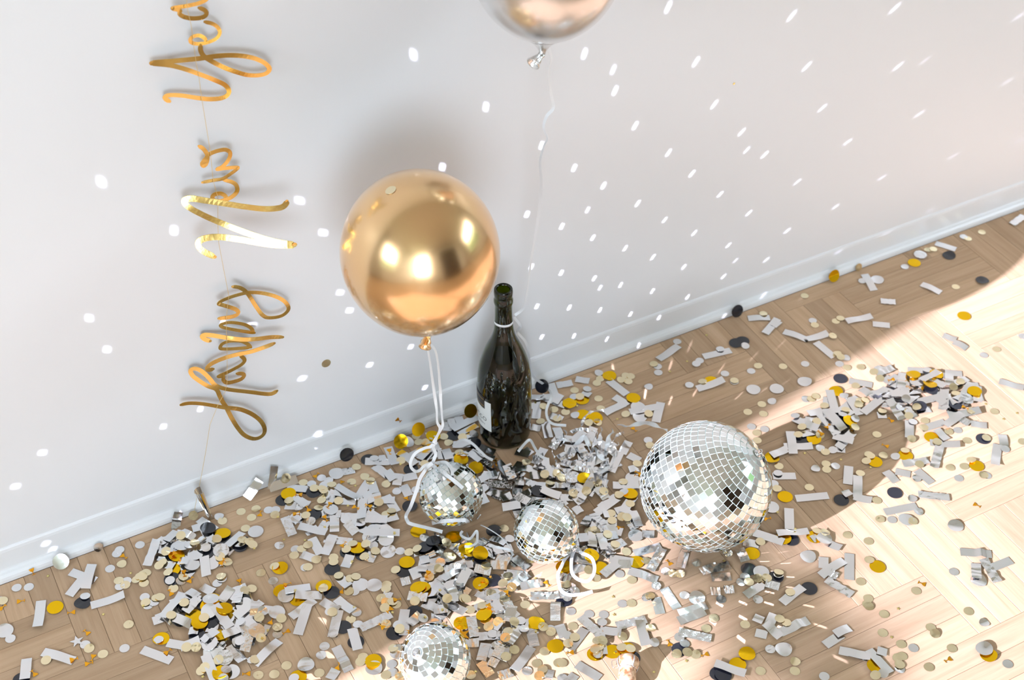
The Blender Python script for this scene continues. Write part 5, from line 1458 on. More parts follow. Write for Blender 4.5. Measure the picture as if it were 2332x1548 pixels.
SUN_AZ, SUN_ALT = math.radians(7.5), math.radians(25.4)
SUN = Vector((math.cos(SUN_ALT) * math.cos(SUN_AZ), math.cos(SUN_ALT) * math.sin(SUN_AZ), -math.sin(SUN_ALT)))
SUN_E = 12.0
def aim(o, d, up=None):
    d = d.normalized()
    if up is None: up = Vector((0, 0, 1)) if abs(d.z) < .95 else Vector((0, 1, 0))
    z = -d; x = up.cross(z).normalized(); y = z.cross(x)
    o.rotation_euler = Matrix((x, y, z)).transposed().to_euler()
sl = bpy.data.lights.new('sun', 'SUN'); sl.energy = SUN_E; sl.angle = math.radians(0.55); sl.color = (0.94, 0.95, 1.24)
sun = bpy.data.objects.new('sun', sl); C.objects.link(sun); sun.location = (-5, -1, 3); aim(sun, SUN)
XL, XR, YF, YB, ZC = -2.7, 3.3, -4.0, 0.014, 2.7        # room shell
WY0, WY1, WZ0, WZ1 = -1.75, -0.50, 0.70, 2.08            # window opening in the left wall
pl = bpy.data.lights.new('window_portal', 'AREA'); pl.shape = 'RECTANGLE'; pl.size = WY1 - WY0; pl.size_y = WZ1 - WZ0
pl.cycles.is_portal = True
po = bpy.data.objects.new('window_portal', pl); C.objects.link(po)
po.location = (XL - 0.02, (WY0 + WY1) / 2, (WZ0 + WZ1) / 2); aim(po, Vector((1, 0, 0)))
FX0, FX1, FZ0, FZ1 = -2.55, -0.95, 0.60, 2.55            # second window, added behind the camera for even front light
pl2 = pl.copy(); pl2.size = FX1 - FX0; pl2.size_y = FZ1 - FZ0
po2 = bpy.data.objects.new('window_portal', pl2); C.objects.link(po2)
RY0, RY1, RZ0, RZ1 = -2.90, -0.90, 0.70, 2.35            # third window, in the side wall at the far end
pl3 = pl.copy(); pl3.size = RY1 - RY0; pl3.size_y = RZ1 - RZ0
po3 = bpy.data.objects.new('window_portal', pl3); C.objects.link(po3)
po3.location = (XR + 0.02, (RY0 + RY1) / 2, (RZ0 + RZ1) / 2); aim(po3, Vector((-1, 0, 0)))
po2.location = ((FX0 + FX1) / 2, YF - 0.02, (FZ0 + FZ1) / 2); aim(po2, Vector((0, 1, 0)))

# ------------------------------------------------------------------ helpers
def new_mat(name):
    m = bpy.data.materials.new(name); m.use_nodes = True
    nt = m.node_tree; return m, nt, nt.nodes['Principled BSDF']
def setp(p, **k):
    for n, v in k.items():
        n = n.replace('_', ' ')
        p.inputs[n].default_value = v
def simple(name, col, rough=.5, metal=0., bump=None, **k):
    m, nt, p = new_mat(name)
    setp(p, Base_Color=(*col, 1), Roughness=rough, Metallic=metal)
    for n, v in k.items(): p.inputs[n.replace('_', ' ')].default_value = v
    if bump:
        sc_, st, det = bump
        tc = nt.nodes.new('ShaderNodeTexCoord'); oi = nt.nodes.new('ShaderNodeObjectInfo')
        ad = nt.nodes.new('ShaderNodeVectorMath'); ad.operation = 'ADD'
        mu = nt.nodes.new('ShaderNodeMath'); mu.operation = 'MULTIPLY'; mu.inputs[1].default_value = 37.0
        nt.links.new(oi.outputs['Random'], mu.inputs[0]); nt.links.new(tc.outputs['Object'], ad.inputs[0]); nt.links.new(mu.outputs[0], ad.inputs[1])
        nz = nt.nodes.new('ShaderNodeTexNoise'); nz.inputs['Scale'].default_value = sc_; nz.inputs['Detail'].default_value = det
        bp = nt.nodes.new('ShaderNodeBump'); bp.inputs['Strength'].default_value = st; bp.inputs['Distance'].default_value = .001
        nt.links.new(ad.outputs[0], nz.inputs['Vector']); nt.links.new(nz.outputs['Fac'], bp.inputs['Height']); nt.links.new(bp.outputs['Normal'], p.inputs['Normal'])
    return m
def mesh(name, verts, faces, smooth=False, mats=(), fm=None):
    me = bpy.data.meshes.new(name); me.from_pydata([tuple(v) for v in verts], [], faces)
    for m in mats: me.materials.append(m)
    if fm: me.polygons.foreach_set('material_index', fm)
    if smooth: me.polygons.foreach_set('use_smooth', [True] * len(me.polygons))
    me.update(); return me
def obj(name, me, parent=None, loc=None, mw=None):
    o = bpy.data.objects.new(name, me); C.objects.link(o)
    if parent: o.parent = parent
    if loc is not None: o.location = loc
    if mw is not None: o.matrix_local = mw
    return o
def tag(o, label, cat, group=None, kind=None):
    o['label'] = label
    if cat: o['category'] = cat
    if group: o['group'] = group
    if kind: o['kind'] = kind
    return o
def empty(name, loc): 
    o = bpy.data.objects.new(name, None); o.empty_display_size = .05; C.objects.link(o); o.location = loc; return o
def boxes(L):
    V, F = [], []
    for (x0, x1, y0, y1, z0, z1) in L:
        b = len(V)
        V += [(x0,y0,z0),(x1,y0,z0),(x1,y1,z0),(x0,y1,z0),(x0,y0,z1),(x1,y0,z1),(x1,y1,z1),(x0,y1,z1)]
        F += [tuple(b + i for i in f) for f in ((3,2,1,0),(4,5,6,7),(0,1,5,4),(1,2,6,5),(2,3,7,6),(3,0,4,7))]
    return V, F
def bevel_mod(o, w, s=2):
    m = o.modifiers.new('bevel', 'BEVEL'); m.width = w; m.segments = s; m.limit_method = 'ANGLE'
def lathe(prof, n=64, cap0=True, cap1=True):
    V, F = [], []
    for r, z in prof:
        for k in range(n):
            a = 2 * PI * k / n; V.append((r * math.cos(a), r * math.sin(a), z))
    for i in range(len(prof) - 1):
        for k in range(n):
            F.append((i*n+k, i*n+(k+1) % n, (i+1)*n+(k+1) % n, (i+1)*n+k))
    if cap0: F.append(tuple(range(n-1, -1, -1)))
    if cap1: F.append(tuple((len(prof)-1)*n + k for k in range(n)))
    return V, F
def frame_from(z, hint=Vector((0, 0, 1))):
    z = z.normalized()
    if abs(z.dot(hint)) > .97: hint = Vector((1, 0, 0))
    x = hint.cross(z).normalized(); y = z.cross(x)
    return Matrix((x, y, z)).transposed()
def catmull(P, n=6):
    P = [Vector(p) for p in P]; Q = []
    for i in range(len(P) - 1):
        p0, p1, p2, p3 = P[max(i-1, 0)], P[i], P[i+1], P[min(i+2, len(P)-1)]
        for k in range(n):
            t = k / n
            Q.append(.5 * (2*p1 + (p2-p0)*t + (2*p0-5*p1+4*p2-p3)*t*t + (3*p1-p0-3*p2+p3)*t**3))
    Q.append(P[-1]); return Q
def tube(P, r, n=8, taper=None):
    V, F = [], []; prev = None
    for i, p in enumerate(P):
        t = (P[min(i+1, len(P)-1)] - P[max(i-1, 0)]); t = t.normalized() if t.length > 1e-9 else Vector((0, 0, 1))
        if prev is None: u = (Vector((0, 0, 1)) if abs(t.z) < .9 else Vector((1, 0, 0))).cross(t).normalized()
        else:
            u = prev - t * prev.dot(t); u = u.normalized() if u.length > 1e-6 else Vector((1, 0, 0))
        prev = u; w = t.cross(u); rr = r if taper is None else r * taper(i / max(1, len(P)-1))
        for k in range(n):
            a = 2*PI*k/n; V.append(p + (u*math.cos(a) + w*math.sin(a)) * rr)
    for i in range(len(P)-1):
        for k in range(n): F.append((i*n+k, i*n+(k+1) % n, (i+1)*n+(k+1) % n, (i+1)*n+k))
    F.append(tuple(range(n-1, -1, -1))); F.append(tuple((len(P)-1)*n+k for k in range(n)))
    return V, F
def band(P, w, facing, twist=0., th=.00018):
    """flat ribbon along P; facing = preferred face normal; twist in radians along the length"""
    V, F = [], []; n = len(P)
    for i, p in enumerate(P):
        t = (P[min(i+1, n-1)] - P[max(i-1, 0)]).normalized()
        s = t.cross(facing); s = s.normalized() if s.length > .15 else t.cross(facing + Vector((.3, .5, .2))).normalized()
        nn = s.cross(t)
        a = twist * math.sin(i / max(1, n-1) * 3 * PI) if twist else 0.
        s2 = s * math.cos(a) + nn * math.sin(a); n2 = nn * math.cos(a) - s * math.sin(a)
        for q in (-.5, .5):
            V.append(p + s2*w*q + n2*th); V.append(p + s2*w*q - n2*th)
    for i in range(n-1):
        a, b = i*4, i*4+4
        F += [(a, a+2, b+2, b), (a+3, a+1, b+1, b+3), (a+1, a, b, b+1), (a+2, a+3, b+3, b+2)]
    F += [(0, 1, 3, 2), ((n-1)*4, (n-1)*4+2, (n-1)*4+3, (n-1)*4+1)]
    return V, F

# ------------------------------------------------------------------ materials
def wall_mat(name, col, rough, bump):
    m, nt, p = new_mat(name); setp(p, Base_Color=(*col, 1), Roughness=rough)
    tc = nt.nodes.new('ShaderNodeTexCoord'); nz = nt.nodes.new('ShaderNodeTexNoise'); nz.inputs['Scale'].default_value = 260; nz.inputs['Detail'].default_value = 4
    bp = nt.nodes.new('ShaderNodeBump'); bp.inputs['Strength'].default_value = bump; bp.inputs['Distance'].default_value = .0006
    nt.links.new(tc.outputs['Object'], nz.inputs['Vector']); nt.links.new(nz.outputs['Fac'], bp.inputs['Height']); nt.links.new(bp.outputs['Normal'], p.inputs['Normal'])
    return m
M_wall = wall_mat('white_wall_paint', (.83, .825, .825), .42, .10)
M_room = wall_mat('room_paint', (.80, .80, .80), .7, .1)
M_trim = wall_mat('white_gloss_trim', (.83, .83, .83), .30, .03)
def wood_mat(name, dark, light, scale=1.0):
    m, nt, p = new_mat(name); N = nt.nodes; Lk = nt.links
    tc = N.new('ShaderNodeTexCoord'); oi = N.new('ShaderNodeObjectInfo')
    mp = N.new('ShaderNodeMapping'); mp.inputs['Scale'].default_value = (4*scale, 75*scale, 20*scale)
    sh = N.new('ShaderNodeVectorMath'); sh.operation = 'MULTIPLY_ADD'; sh.inputs[1].default_value = (31, 17, 9)
    Lk.new(oi.outputs['Random'], sh.inputs[0]); Lk.new(tc.outputs['Object'], mp.inputs['Vector']); Lk.new(mp.outputs[0], sh.inputs[2])
    n1 = N.new('ShaderNodeTexNoise'); n1.inputs['Scale'].default_value = 1.0; n1.inputs['Detail'].default_value = 6; n1.inputs['Roughness'].default_value = .62; n1.inputs['Distortion'].default_value = .6
    Lk.new(sh.outputs[0], n1.inputs['Vector'])
    mp2 = N.new('ShaderNodeMapping'); mp2.inputs['Scale'].default_value = (22*scale, 620*scale, 60*scale); Lk.new(tc.outputs['Object'], mp2.inputs['Vector'])
    sh2 = N.new('ShaderNodeVectorMath'); sh2.operation = 'MULTIPLY_ADD'; sh2.inputs[1].default_value = (13, 47, 9); Lk.new(oi.outputs['Random'], sh2.inputs[0]); Lk.new(mp2.outputs[0], sh2.inputs[2])
    n2 = N.new('ShaderNodeTexNoise'); n2.inputs['Scale'].default_value = 1.0; n2.inputs['Detail'].default_value = 3; Lk.new(sh2.outputs[0], n2.inputs['Vector'])
    mx = N.new('ShaderNodeMix'); mx.data_type = 'RGBA'; mx.inputs[6].default_value = (*dark, 1); mx.inputs[7].default_value = (*light, 1)
    rp = N.new('ShaderNodeMapRange'); rp.inputs['From Min'].default_value = .26; rp.inputs['From Max'].default_value = .74; Lk.new(n1.outputs['Fac'], rp.inputs['Value']); Lk.new(rp.outputs[0], mx.inputs[0])
    # pores
    rp2 = N.new('ShaderNodeMapRange'); rp2.inputs['From Min'].default_value = .30; rp2.inputs['From Max'].default_value = .44; rp2.inputs['To Min'].default_value = .90; rp2.inputs['To Max'].default_value = 1.0; Lk.new(n2.outputs['Fac'], rp2.inputs['Value'])
    # per plank tone
    rp3 = N.new('ShaderNodeMapRange'); rp3.inputs['To Min'].default_value = .84; rp3.inputs['To Max'].default_value = 1.12; Lk.new(oi.outputs['Random'], rp3.inputs['Value'])
    mm = N.new('ShaderNodeMath'); mm.operation = 'MULTIPLY'; Lk.new(rp2.outputs[0], mm.inputs[0]); Lk.new(rp3.outputs[0], mm.inputs[1])
    vm = N.new('ShaderNodeVectorMath'); vm.operation = 'SCALE'; Lk.new(mx.outputs[2], vm.inputs[0]); Lk.new(mm.outputs[0], vm.inputs['Scale'])
    Lk.new(vm.outputs[0], p.inputs['Base Color'])
    bp = N.new('ShaderNodeBump'); bp.inputs['Strength'].default_value = .12; bp.inputs['Distance'].default_value = .0006; Lk.new(n2.outputs['Fac'], bp.inputs['Height']); Lk.new(bp.outputs['Normal'], p.inputs['Normal'])
    p.inputs['Roughness'].default_value = .55; p.inputs['Specular IOR Level'].default_value = .15
    return m
M_oak = wood_mat('oiled_oak', (.475, .31, .185), (.635, .44, .285))
M_walnut = wood_mat('dark_walnut', (.035, .02, .012), (.08, .05, .03), .3)
M_gap = simple('floor_joint', (.16, .10, .06), .8)
M_silver = simple('silver_foil', (.90, .895, .90), .13, 1., (90, .22, 3))
M_crumple = simple('crumpled_silver_foil', (.92, .92, .93), .07, 1., (170, 1.0, 4))
M_gold = simple('gold_foil', (1.0, .60, .012), .22, 1., (80, .15, 2))
M_pale = simple('pale_gold_foil', (.97, .84, .56), .20, 1., (110, .22, 3))
M_orange = simple('orange_foil', (1.0, .47, .03), .25, 1., (120, .1, 2))
M_star = simple('tiny_star_foil', (.95, .80, .32), .2, 1.)
M_black = simple('black_foil', (.012, .013, .020), .14, 0., (70, .15, 2), Specular_IOR_Level=.8)
M_irid, _nt, _p = new_mat('iridescent_film')
setp(_p, Base_Color=(.95, .95, .97, 1), Metallic=.85, Roughness=.2)
_p.inputs['Thin Film Thickness'].default_value = 420; _p.inputs['Thin Film IOR'].default_value = 1.5
M_ribbon = simple('white_satin_ribbon', (.86, .87, .88), .32, 0., None, Sheen_Weight=.2)
M_letter = simple('gold_mirror_card', (.76, .53, .17), .19, 1., (60, .45, 3))
M_thread = simple('gold_thread', (.80, .62, .30), .35, .6)
M_balg = simple('gold_chrome_latex', (.93, .61, .31), .22, 1., None, Coat_Weight=.6, Coat_Roughness=.03)
M_bals = simple('silver_chrome_latex', (.82, .81, .80), .27, 1., None, Coat_Weight=.6, Coat_Roughness=.03)
M_mirror = simple('mirror_glass', (.93, .945, .94), .012, 1.)
M_edge = simple('mirror_glass_edge', (.80, .90, .86), .25)
M_core = simple('ball_core', (.80, .86, .82), .5)
M_chrome = simple('chrome', (.75, .75, .76), .12, 1.)
M_glass, _nt, _p = new_mat('dark_green_glass')
setp(_p, Base_Color=(.040, .056, .002, 1), Roughness=.02, IOR=1.5); _p.inputs['Transmission Weight'].default_value = 1.
M_label = simple('label_paper', (.80, .80, .76), .6)
M_labelk = simple('label_black', (.02, .02, .022), .4)
M_labelg = simple('label_gold_line', (.75, .52, .22), .3, 1.)
M_cork, nt, p = new_mat('cork')
tc = nt.nodes.new('ShaderNodeTexCoord'); nz = nt.nodes.new('ShaderNodeTexNoise'); nz.inputs['Scale'].default_value = 130; nz.inputs['Detail'].default_value = 5
cr = nt.nodes.new('ShaderNodeValToRGB'); cr.color_ramp.elements[0].position = .36; cr.color_ramp.elements[0].color = (.30, .12, .045, 1); cr.color_ramp.elements[1].position = .58; cr.color_ramp.elements[1].color = (.72, .50, .32, 1)
nt.links.new(tc.outputs['Object'], nz.inputs['Vector']); nt.links.new(nz.outputs['Fac'], cr.inputs['Fac']); nt.links.new(cr.outputs['Color'], p.inputs['Base Color']); p.inputs['Roughness'].default_value = .8
M_wire = simple('steel_wire', (.72, .72, .74), .25, 1.)
M_curtain = simple('curtain_linen', (.62, .60, .57), .9)
M_brass = simple('brass', (.7, .5, .2), .3, 1.)

# ------------------------------------------------------------------ room shell
def struct(name, L, m, bev=0):
    V, F = boxes(L); o = obj(name, mesh(name, V, F, mats=(m,))); o['kind'] = 'structure'
    if bev: bevel_mod(o, bev)
    return o
T = .16
o = struct('wall_back', [(XL - T, XR + T, YB, YB + T, -.06, ZC)], M_wall); o['label'] = 'white painted wall behind the balloons, with light flecks'
o = struct('wall_left', [(XL - T, XL, YF, WY0, -.06, ZC), (XL - T, XL, WY1, YB, -.06, ZC), (XL - T, XL, WY0, WY1, -.06, WZ0), (XL - T, XL, WY0, WY1, WZ1, ZC)], M_room); o['label'] = 'white side wall that holds the window'
o = struct('wall_right', [(XR, XR + T, YF, RY0, -.06, ZC), (XR, XR + T, RY1, YB, -.06, ZC), (XR, XR + T, RY0, RY1, -.06, RZ0), (XR, XR + T, RY0, RY1, RZ1, ZC)], M_room); o['label'] = 'white side wall at the far end, with a window'
o = struct('wall_front', [(XL - T, FX0, YF - T, YF, -.06, ZC), (FX1, XR + T, YF - T, YF, -.06, ZC), (FX0, FX1, YF - T, YF, -.06, FZ0), (FX0, FX1, YF - T, YF, FZ1, ZC)], M_room); o['label'] = 'plain white wall facing the balloons'
o = struct('ceiling', [(XL - T, XR + T, YF - T, YB + T, ZC, ZC + .1)], M_room); o['label'] = 'flat white ceiling'
# baseboard: low board with a quarter bead at the floor
prof = [(YB, 0), (0, 0), (-.0002, .006), (.001, .010), (.004, .0135), (.0075, .0148), (.0098, .0165), (.0102, .020), (.0104, .052), (.0112, .0565), (.0125, .0588), (YB, .0595)]
V, F = [], []
for x in (XL, XR):
    for y, z in prof: V.append((x, y, z))
n = len(prof)
for i in range(n): F.append((i, (i+1) % n, n + (i+1) % n, n + i))
F += [tuple(range(n)), tuple(range(2*n-1, n-1, -1))]
o = obj('baseboard_back', mesh('baseboard_back', V, F, mats=(M_trim,))); o['kind'] = 'structure'; o['label'] = 'low glossy white baseboard with a rounded bead along the floor'
# window frame
wf = struct('window_1', [(XL - .10, XL - .03, WY0, WY0 + .07, WZ0, WZ1), (XL - .10, XL - .03, WY1 - .07, WY1, WZ0, WZ1), (XL - .10, XL - .03, WY0 + .07, WY1 - .07, WZ0, WZ0 + .07), (XL - .10, XL - .03, WY0 + .07, WY1 - .07, WZ1 - .07, WZ1)], M_trim)
wf['label'] = 'tall open white window frame in the side wall'
V, F = boxes([(XL - .13, XL + .10, WY0 - .05, WY1 + .05, WZ0 - .03, WZ0)]); obj('window_sill', mesh('window_sill', V, F, mats=(M_trim,)), wf)
wf = struct('window_2', [(FX0, FX0 + .06, YF - .10, YF - .03, FZ0, FZ1), (FX1 - .06, FX1, YF - .10, YF - .03, FZ0, FZ1), (FX0 + .06, FX1 - .06, YF - .10, YF - .03, FZ0, FZ0 + .06), (FX0 + .06, FX1 - .06, YF - .10, YF - .03, FZ1 - .06, FZ1)], M_trim)
wf['label'] = 'open white window frame added in the wall facing the balloons for front light'
wf = struct('window_3', [(XR + .03, XR + .10, RY0, RY0 + .06, RZ0, RZ1), (XR + .03, XR + .10, RY1 - .06, RY1, RZ0, RZ1), (XR + .03, XR + .10, RY0 + .06, RY1 - .06, RZ0, RZ0 + .06), (XR + .03, XR + .10, RY0 + .06, RY1 - .06, RZ1 - .06, RZ1)], M_trim)
wf['label'] = 'open white window frame in the side wall at the far end'
# unseen curtain added beside the window, free edge slanted to shape the sun patch
V, F = [], []; NU, NV = 60, 12
for j in range(NV + 1):
    z = .03 + (2.52 - .03) * j / NV
    ye = -.793 + (-.509 + .793) * z / 2.45
    for i in range(NU + 1):
        u = i / NU; y = -.04 + (ye + .04) * u; V.append((-2.62 + .022 * math.sin(u * 46), y, z))
for j in range(NV):
    for i in range(NU): a = j*(NU+1)+i; F.append((a, a+1, a+NU+2, a+NU+1))
o = obj('curtain', mesh('curtain', V, F, True, (M_curtain,))); m = o.modifiers.new('thick', 'SOLIDIFY'); m.thickness = .002
tag(o, 'off-white linen curtain added beside the window to shape the sun patch edge', 'curtain')
# unseen wardrobe added across the room to darken part of the reflections
wd = empty('wardrobe', (1.0, YF + .31, 0)); tag(wd, 'dark walnut wardrobe added against the wall facing the balloons to darken reflections', 'wardrobe')
V, F = boxes([(-.8, .8, -.28, .28, .08, 2.1), (-.76, .76, -.26, .25, 0, .08)]); o = obj('body', mesh('wardrobe_body', V, F, mats=(M_walnut,)), wd); bevel_mod(o, .004)
V, F = boxes([(-.395, .395, 0, .022, -.97, .97)]); dm = mesh('wardrobe_door', V, F, mats=(M_walnut,))
kp = lathe([(.004, 0), (.006, .008), (.013, .016), (.015, .022), (.011, .028), (.002, .030)], 20); km = mesh('knob', *kp, True, (M_brass,))
for s in (-1, 1):
    d = obj('door', dm, wd, (s * .4, .281, 1.1)); k = obj('knob', km, d, (-s * .34, .022, 0)); k.rotation_euler = (-PI / 2, 0, 0)

# ------------------------------------------------------------------ parquet floor (triple-plank herringbone)
V, F = boxes([(XL - T, XR + T, YF - T, YB + T, -.06, -.0012)])
floor = obj('floor', mesh('floor', V, F, mats=(M_gap,))); floor['kind'] = 'structure'; floor['label'] = 'light oak parquet floor laid in triple-plank herringbone'
def project(p):
    q = Vector(p) - Vector(CAM_LOC); z = q.dot(AX[2])
    if z < .05: return None
    return 1166 + FOC * q.dot(AX[0]) / z, 774 + FOC * q.dot(AX[1]) / z
PX0, PY0, PW, PLEN = -.671, -.324, .1226, .300
pw = PW / 3; cache = {}; far = []
def plank(x0, x1, y0, y1, along_x):
    y1 = min(y1, -.0003)
    if y1 - y0 < .004 or x1 < XL + .01 or x0 > XR - .01 or y0 < YF + .01: return
    x0 = max(x0, XL + .002); x1 = min(x1, XR - .002)
    seen = False
    for ux in (0, .5, 1):
        for uy in (0, .5, 1):
            q = project((x0 + (x1-x0)*ux, y0 + (y1-y0)*uy, 0))
            if q and -60 < q[0] < 2392 and -60 < q[1] < 1610: seen = True
    g = .00022
    w, l = (y1-y0) - 2*g, (x1-x0) - 2*g
    if not along_x: w, l = l, w
    cx, cy = (x0+x1)/2, (y0+y1)/2
    if not seen: far.append((x0+g, x1-g, y0+g, y1-g, -.0016, random.uniform(-.0001, .0001))); return
    key = (round(w*1e4), round(l*1e4))
    if key not in cache:
        b = .0005; V = []
        for z, e in ((-.0009, 0), (-b, 0), (0, b)):
            V += [(-l/2+e, -w/2+e, z), (l/2-e, -w/2+e, z), (l/2-e, w/2-e, z), (-l/2+e, w/2-e, z)]
        F = [(8, 9, 10, 11)] + [(r*4+k, r*4+(k+1) % 4, r*4+4+(k+1) % 4, r*4+4+k) for r in (0, 1) for k in range(4)]
        cache[key] = mesh('plank', V, F, mats=(M_oak,))
    o = obj('plank', cache[key], floor, (cx, cy, random.uniform(-.00025, .0)))
    o.rotation_euler = (0, 0, (0 if along_x else PI/2) + (PI if random.random() < .5 else 0))
for b in range(-9, 12):
    for a in range(-30, 34):
        lx = PX0 + b*(PLEN+PW) + a*PW; by = PY0 + b*(PLEN-PW) - a*PW
        if lx < XL - .6 or lx > XR + .6 or by > .5 or by < YF - .6: continue
        for k in range(3):
            plank(lx + k*pw, lx + (k+1)*pw, by, by + PLEN, False)
            plank(lx - PLEN, lx, by + k*pw, by + (k+1)*pw, True)
V, F = boxes(far); o = obj('further_planks', mesh('further_planks', V, F, mats=(M_oak,)), floor); o['kind'] = 'stuff'

# ------------------------------------------------------------------ mirror balls
def mirror_ball(name, cx, cy, r, axis, pitch, label, jitter):
    root = empty(name, (cx, cy, 0)); tag(root, label, 'mirror ball', 'mirror balls on the floor')
    c = Vector((0, 0, r)); th = .0013
    n = 48; prof = [((r - th) * math.sin(PI*i/40) + 1e-5, -(r - th) * math.cos(PI*i/40)) for i in range(41)]
    V, F = lathe(prof, n); o = obj('core', mesh('ball_core', V, F, True, (M_core,)), root, c)
    A = frame_from(axis)
    t = pitch * .93
    V, F = boxes([(-t/2, t/2, -t/2, t/2, -th, 0)])
    tm = mesh('mirror_tile', V, F, mats=(M_mirror, M_edge), fm=[1, 0, 1, 1, 1, 1])
    view = (Vector(CAM_LOC) - Vector((cx, cy, r))).normalized()
    rows = int(PI * r / pitch); L = []
    for i in range(rows):
        lat = -PI/2 + (i + .5) * PI / rows
        m = max(1, int(2*PI*r*math.cos(lat) / pitch)); off = random.random()
        if abs(lat) > PI/2 - pitch / r * .9: continue
        for k in range(m):
            lon = 2*PI*(k + off)/m
            nl = Vector((math.cos(lat)*math.cos(lon), math.cos(lat)*math.sin(lon), math.sin(lat)))
            el = Vector((-math.sin(lon), math.cos(lon), 0))
            jx, jy, jz = (random.gauss(0, jitter) for _ in range(3))
            n2 = (nl + el*jx + nl.cross(el)*jy).normalized(); e2 = (el - n2*el.dot(n2)).normalized()
            e2 = Matrix.Rotation(jz*2.2, 3, n2) @ e2
            R = A @ Matrix((e2, n2.cross(e2), n2)).transposed()
            L.append((-(A @ nl).dot(view), Matrix.Translation(c + (A @ nl) * r) @ R.to_4x4()))
    L.sort(key=lambda e: e[0])
    nvis = min(300, sum(1 for e in L if e[0] < .12))
    for f, mw in L[:nvis]: obj('mirror_tile', tm, root, mw=mw)
    V, F, fm = [], [], []
    base = [v.co.copy() for v in tm.vertices]; bf = [tuple(p.vertices) for p in tm.polygons]
    for f, mw in L[nvis:]:
        b = len(V); V += [mw @ v for v in base]; F += [tuple(b + i for i in q) for q in bf]; fm += [1, 0, 1, 1, 1, 1]
    o = obj('further_tiles', mesh('further_tiles', V, F, mats=(M_mirror, M_edge), fm=fm), root); o['kind'] = 'stuff'
    az = A @ Vector((0, 0, 1))
    V, F = lathe([(.0065, -.001), (.0065, .0022), (.0050, .0032), (.0012, .0034)], 24)
    cap = obj('cap', mesh('cap', V, F, True, (M_chrome,)), root, mw=Matrix.Translation(c + az*(r - .0002)) @ A.to_4x4())
    ring = [Vector((.0042*math.cos(2*PI*k/20), 0, .0058 + .0042*math.sin(2*PI*k/20))) for k in range(21)]
    V, F = tube(ring, .0006, 6); obj('hanging_ring', mesh('hanging_ring', V, F, True, (M_chrome,)), cap)
    return Vector((cx, cy, r))
def camdir(r, d, f): return AX[0]*r + AX[1]*d + AX[2]*f
BIG = mirror_ball('mirror_ball', .1178, -.4033, .0990, camdir(.70, -.53, -.47), .0105, 'largest mirror ball, standing on the parquet at the edge of the sun', .010)
B1 = mirror_ball('mirror_ball', -.2096, -.1951, .0496, camdir(-.60, -.80, -.05), .0080, 'small mirror ball wound with the white balloon ribbon', .014)
B2 = mirror_ball('mirror_ball', -.1156, -.3300, .0490, camdir(.86, .50, -.12), .0080, 'small mirror ball between the ribboned one and the largest one', .014)
B3 = mirror_ball('mirror_ball', -.3648, -.4626, .0494, camdir(-.457, -.346, -.82), .0086, 'small mirror ball cut off by the bottom edge of the frame', .030)

# narrow lamps added on the balls, standing in for sun reflected by the tiles
def beam(target, ball, r, bright, tile):
    bright = bright ** .65
    t = Vector(target); p = ball.copy(); n = Vector((0, 0, 1))
    for _ in range(8):
        rd = (t - p).normalized(); n = (rd - SUN).normalized(); p = ball + n * r
    cosi = max(.02, -SUN.dot(n))
    l = bpy.data.lights.new('tile_beam_lamp', 'AREA'); l.shape = 'RECTANGLE'; l.size = tile; l.size_y = max(.0012, tile * cosi)
    l.spread = math.radians(.75); l.color = sl.color
    l.energy = BEAM_K * SUN_E * tile * tile * cosi * bright
    o = bpy.data.objects.new('tile_beam_lamp', l); C.objects.link(o); o.location = p + rd * .003
    aim(o, rd, up=(n - rd * n.dot(rd)).normalized())
BEAM_K = .9
for x, y, z, b in BEAM_WALL: beam((x, y, z), BIG, .099, b, .0092)
for x, y, z, b in BEAM_LEFT: beam((x, y, z), B3 if x < -.45 else BIG, .0494 if x < -.45 else .099, b, .0085)
for x, y, z, b in BEAM_FLOOR: beam((x, y, z), BIG if x > -.3 else B3, .099 if x > -.3 else .0494, b * 2.0, .0088)

# ------------------------------------------------------------------ sparkling wine bottle
BX, BY = -.0509, -.0713
bt = empty('wine_bottle', (BX, BY, 0)); tag(bt, 'empty dark green sparkling-wine bottle standing in the confetti by the wall', 'bottle')
outp = [(.0300, .003), (.0385, .001), (.0415, .004), (.0430, .012), (.0438, .04), (.0443, .08), (.0444, .105), (.0438, .125), (.0424, .142), (.0394, .160), (.0350, .174), (.0294, .190), (.0236, .203), (.0188, .215), (.0157, .228), (.0142, .242), (.0137, .258), (.0137, .279), (.0143, .281), (.0151, .2845), (.0151, .289), (.0143, .2925), (.0139, .295), (.0146, .298), (.0148, .305), (.0143, .309), (.0128, .3105), (.0108, .3095), (.0098, .306)]
inp = [(.0096, .28), (.0098, .25), (.0112, .235), (.0145, .217), (.0198, .200), (.0260, .186), (.0318, .172), (.0362, .158), (.0394, .140), (.0410, .118), (.0414, .10), (.0411, .05), (.0403, .018), (.034, .014), (.020, .028), (.006, .036), (.0002, .037)]
V, F = lathe(outp + inp, 80, False, True)
b0 = len(V); V += [(.012*math.cos(2*PI*k/80), .012*math.sin(2*PI*k/80), .022) for k in range(80)]
for k in range(80): F.append((b0+k, b0+(k+1) % 80, (k+1) % 80, k))
F.append(tuple(b0 + k for k in range(79, -1, -1)))
obj('glass', mesh('bottle_glass', V, F, True, (M_glass,)), bt)
def radius_at(z):
    for (r0, z0), (r1, z1) in zip(outp, outp[1:]):
        if z0 <= z <= z1: return r0 + (r1-r0)*(z-z0)/max(1e-6, z1-z0)
    return .0444
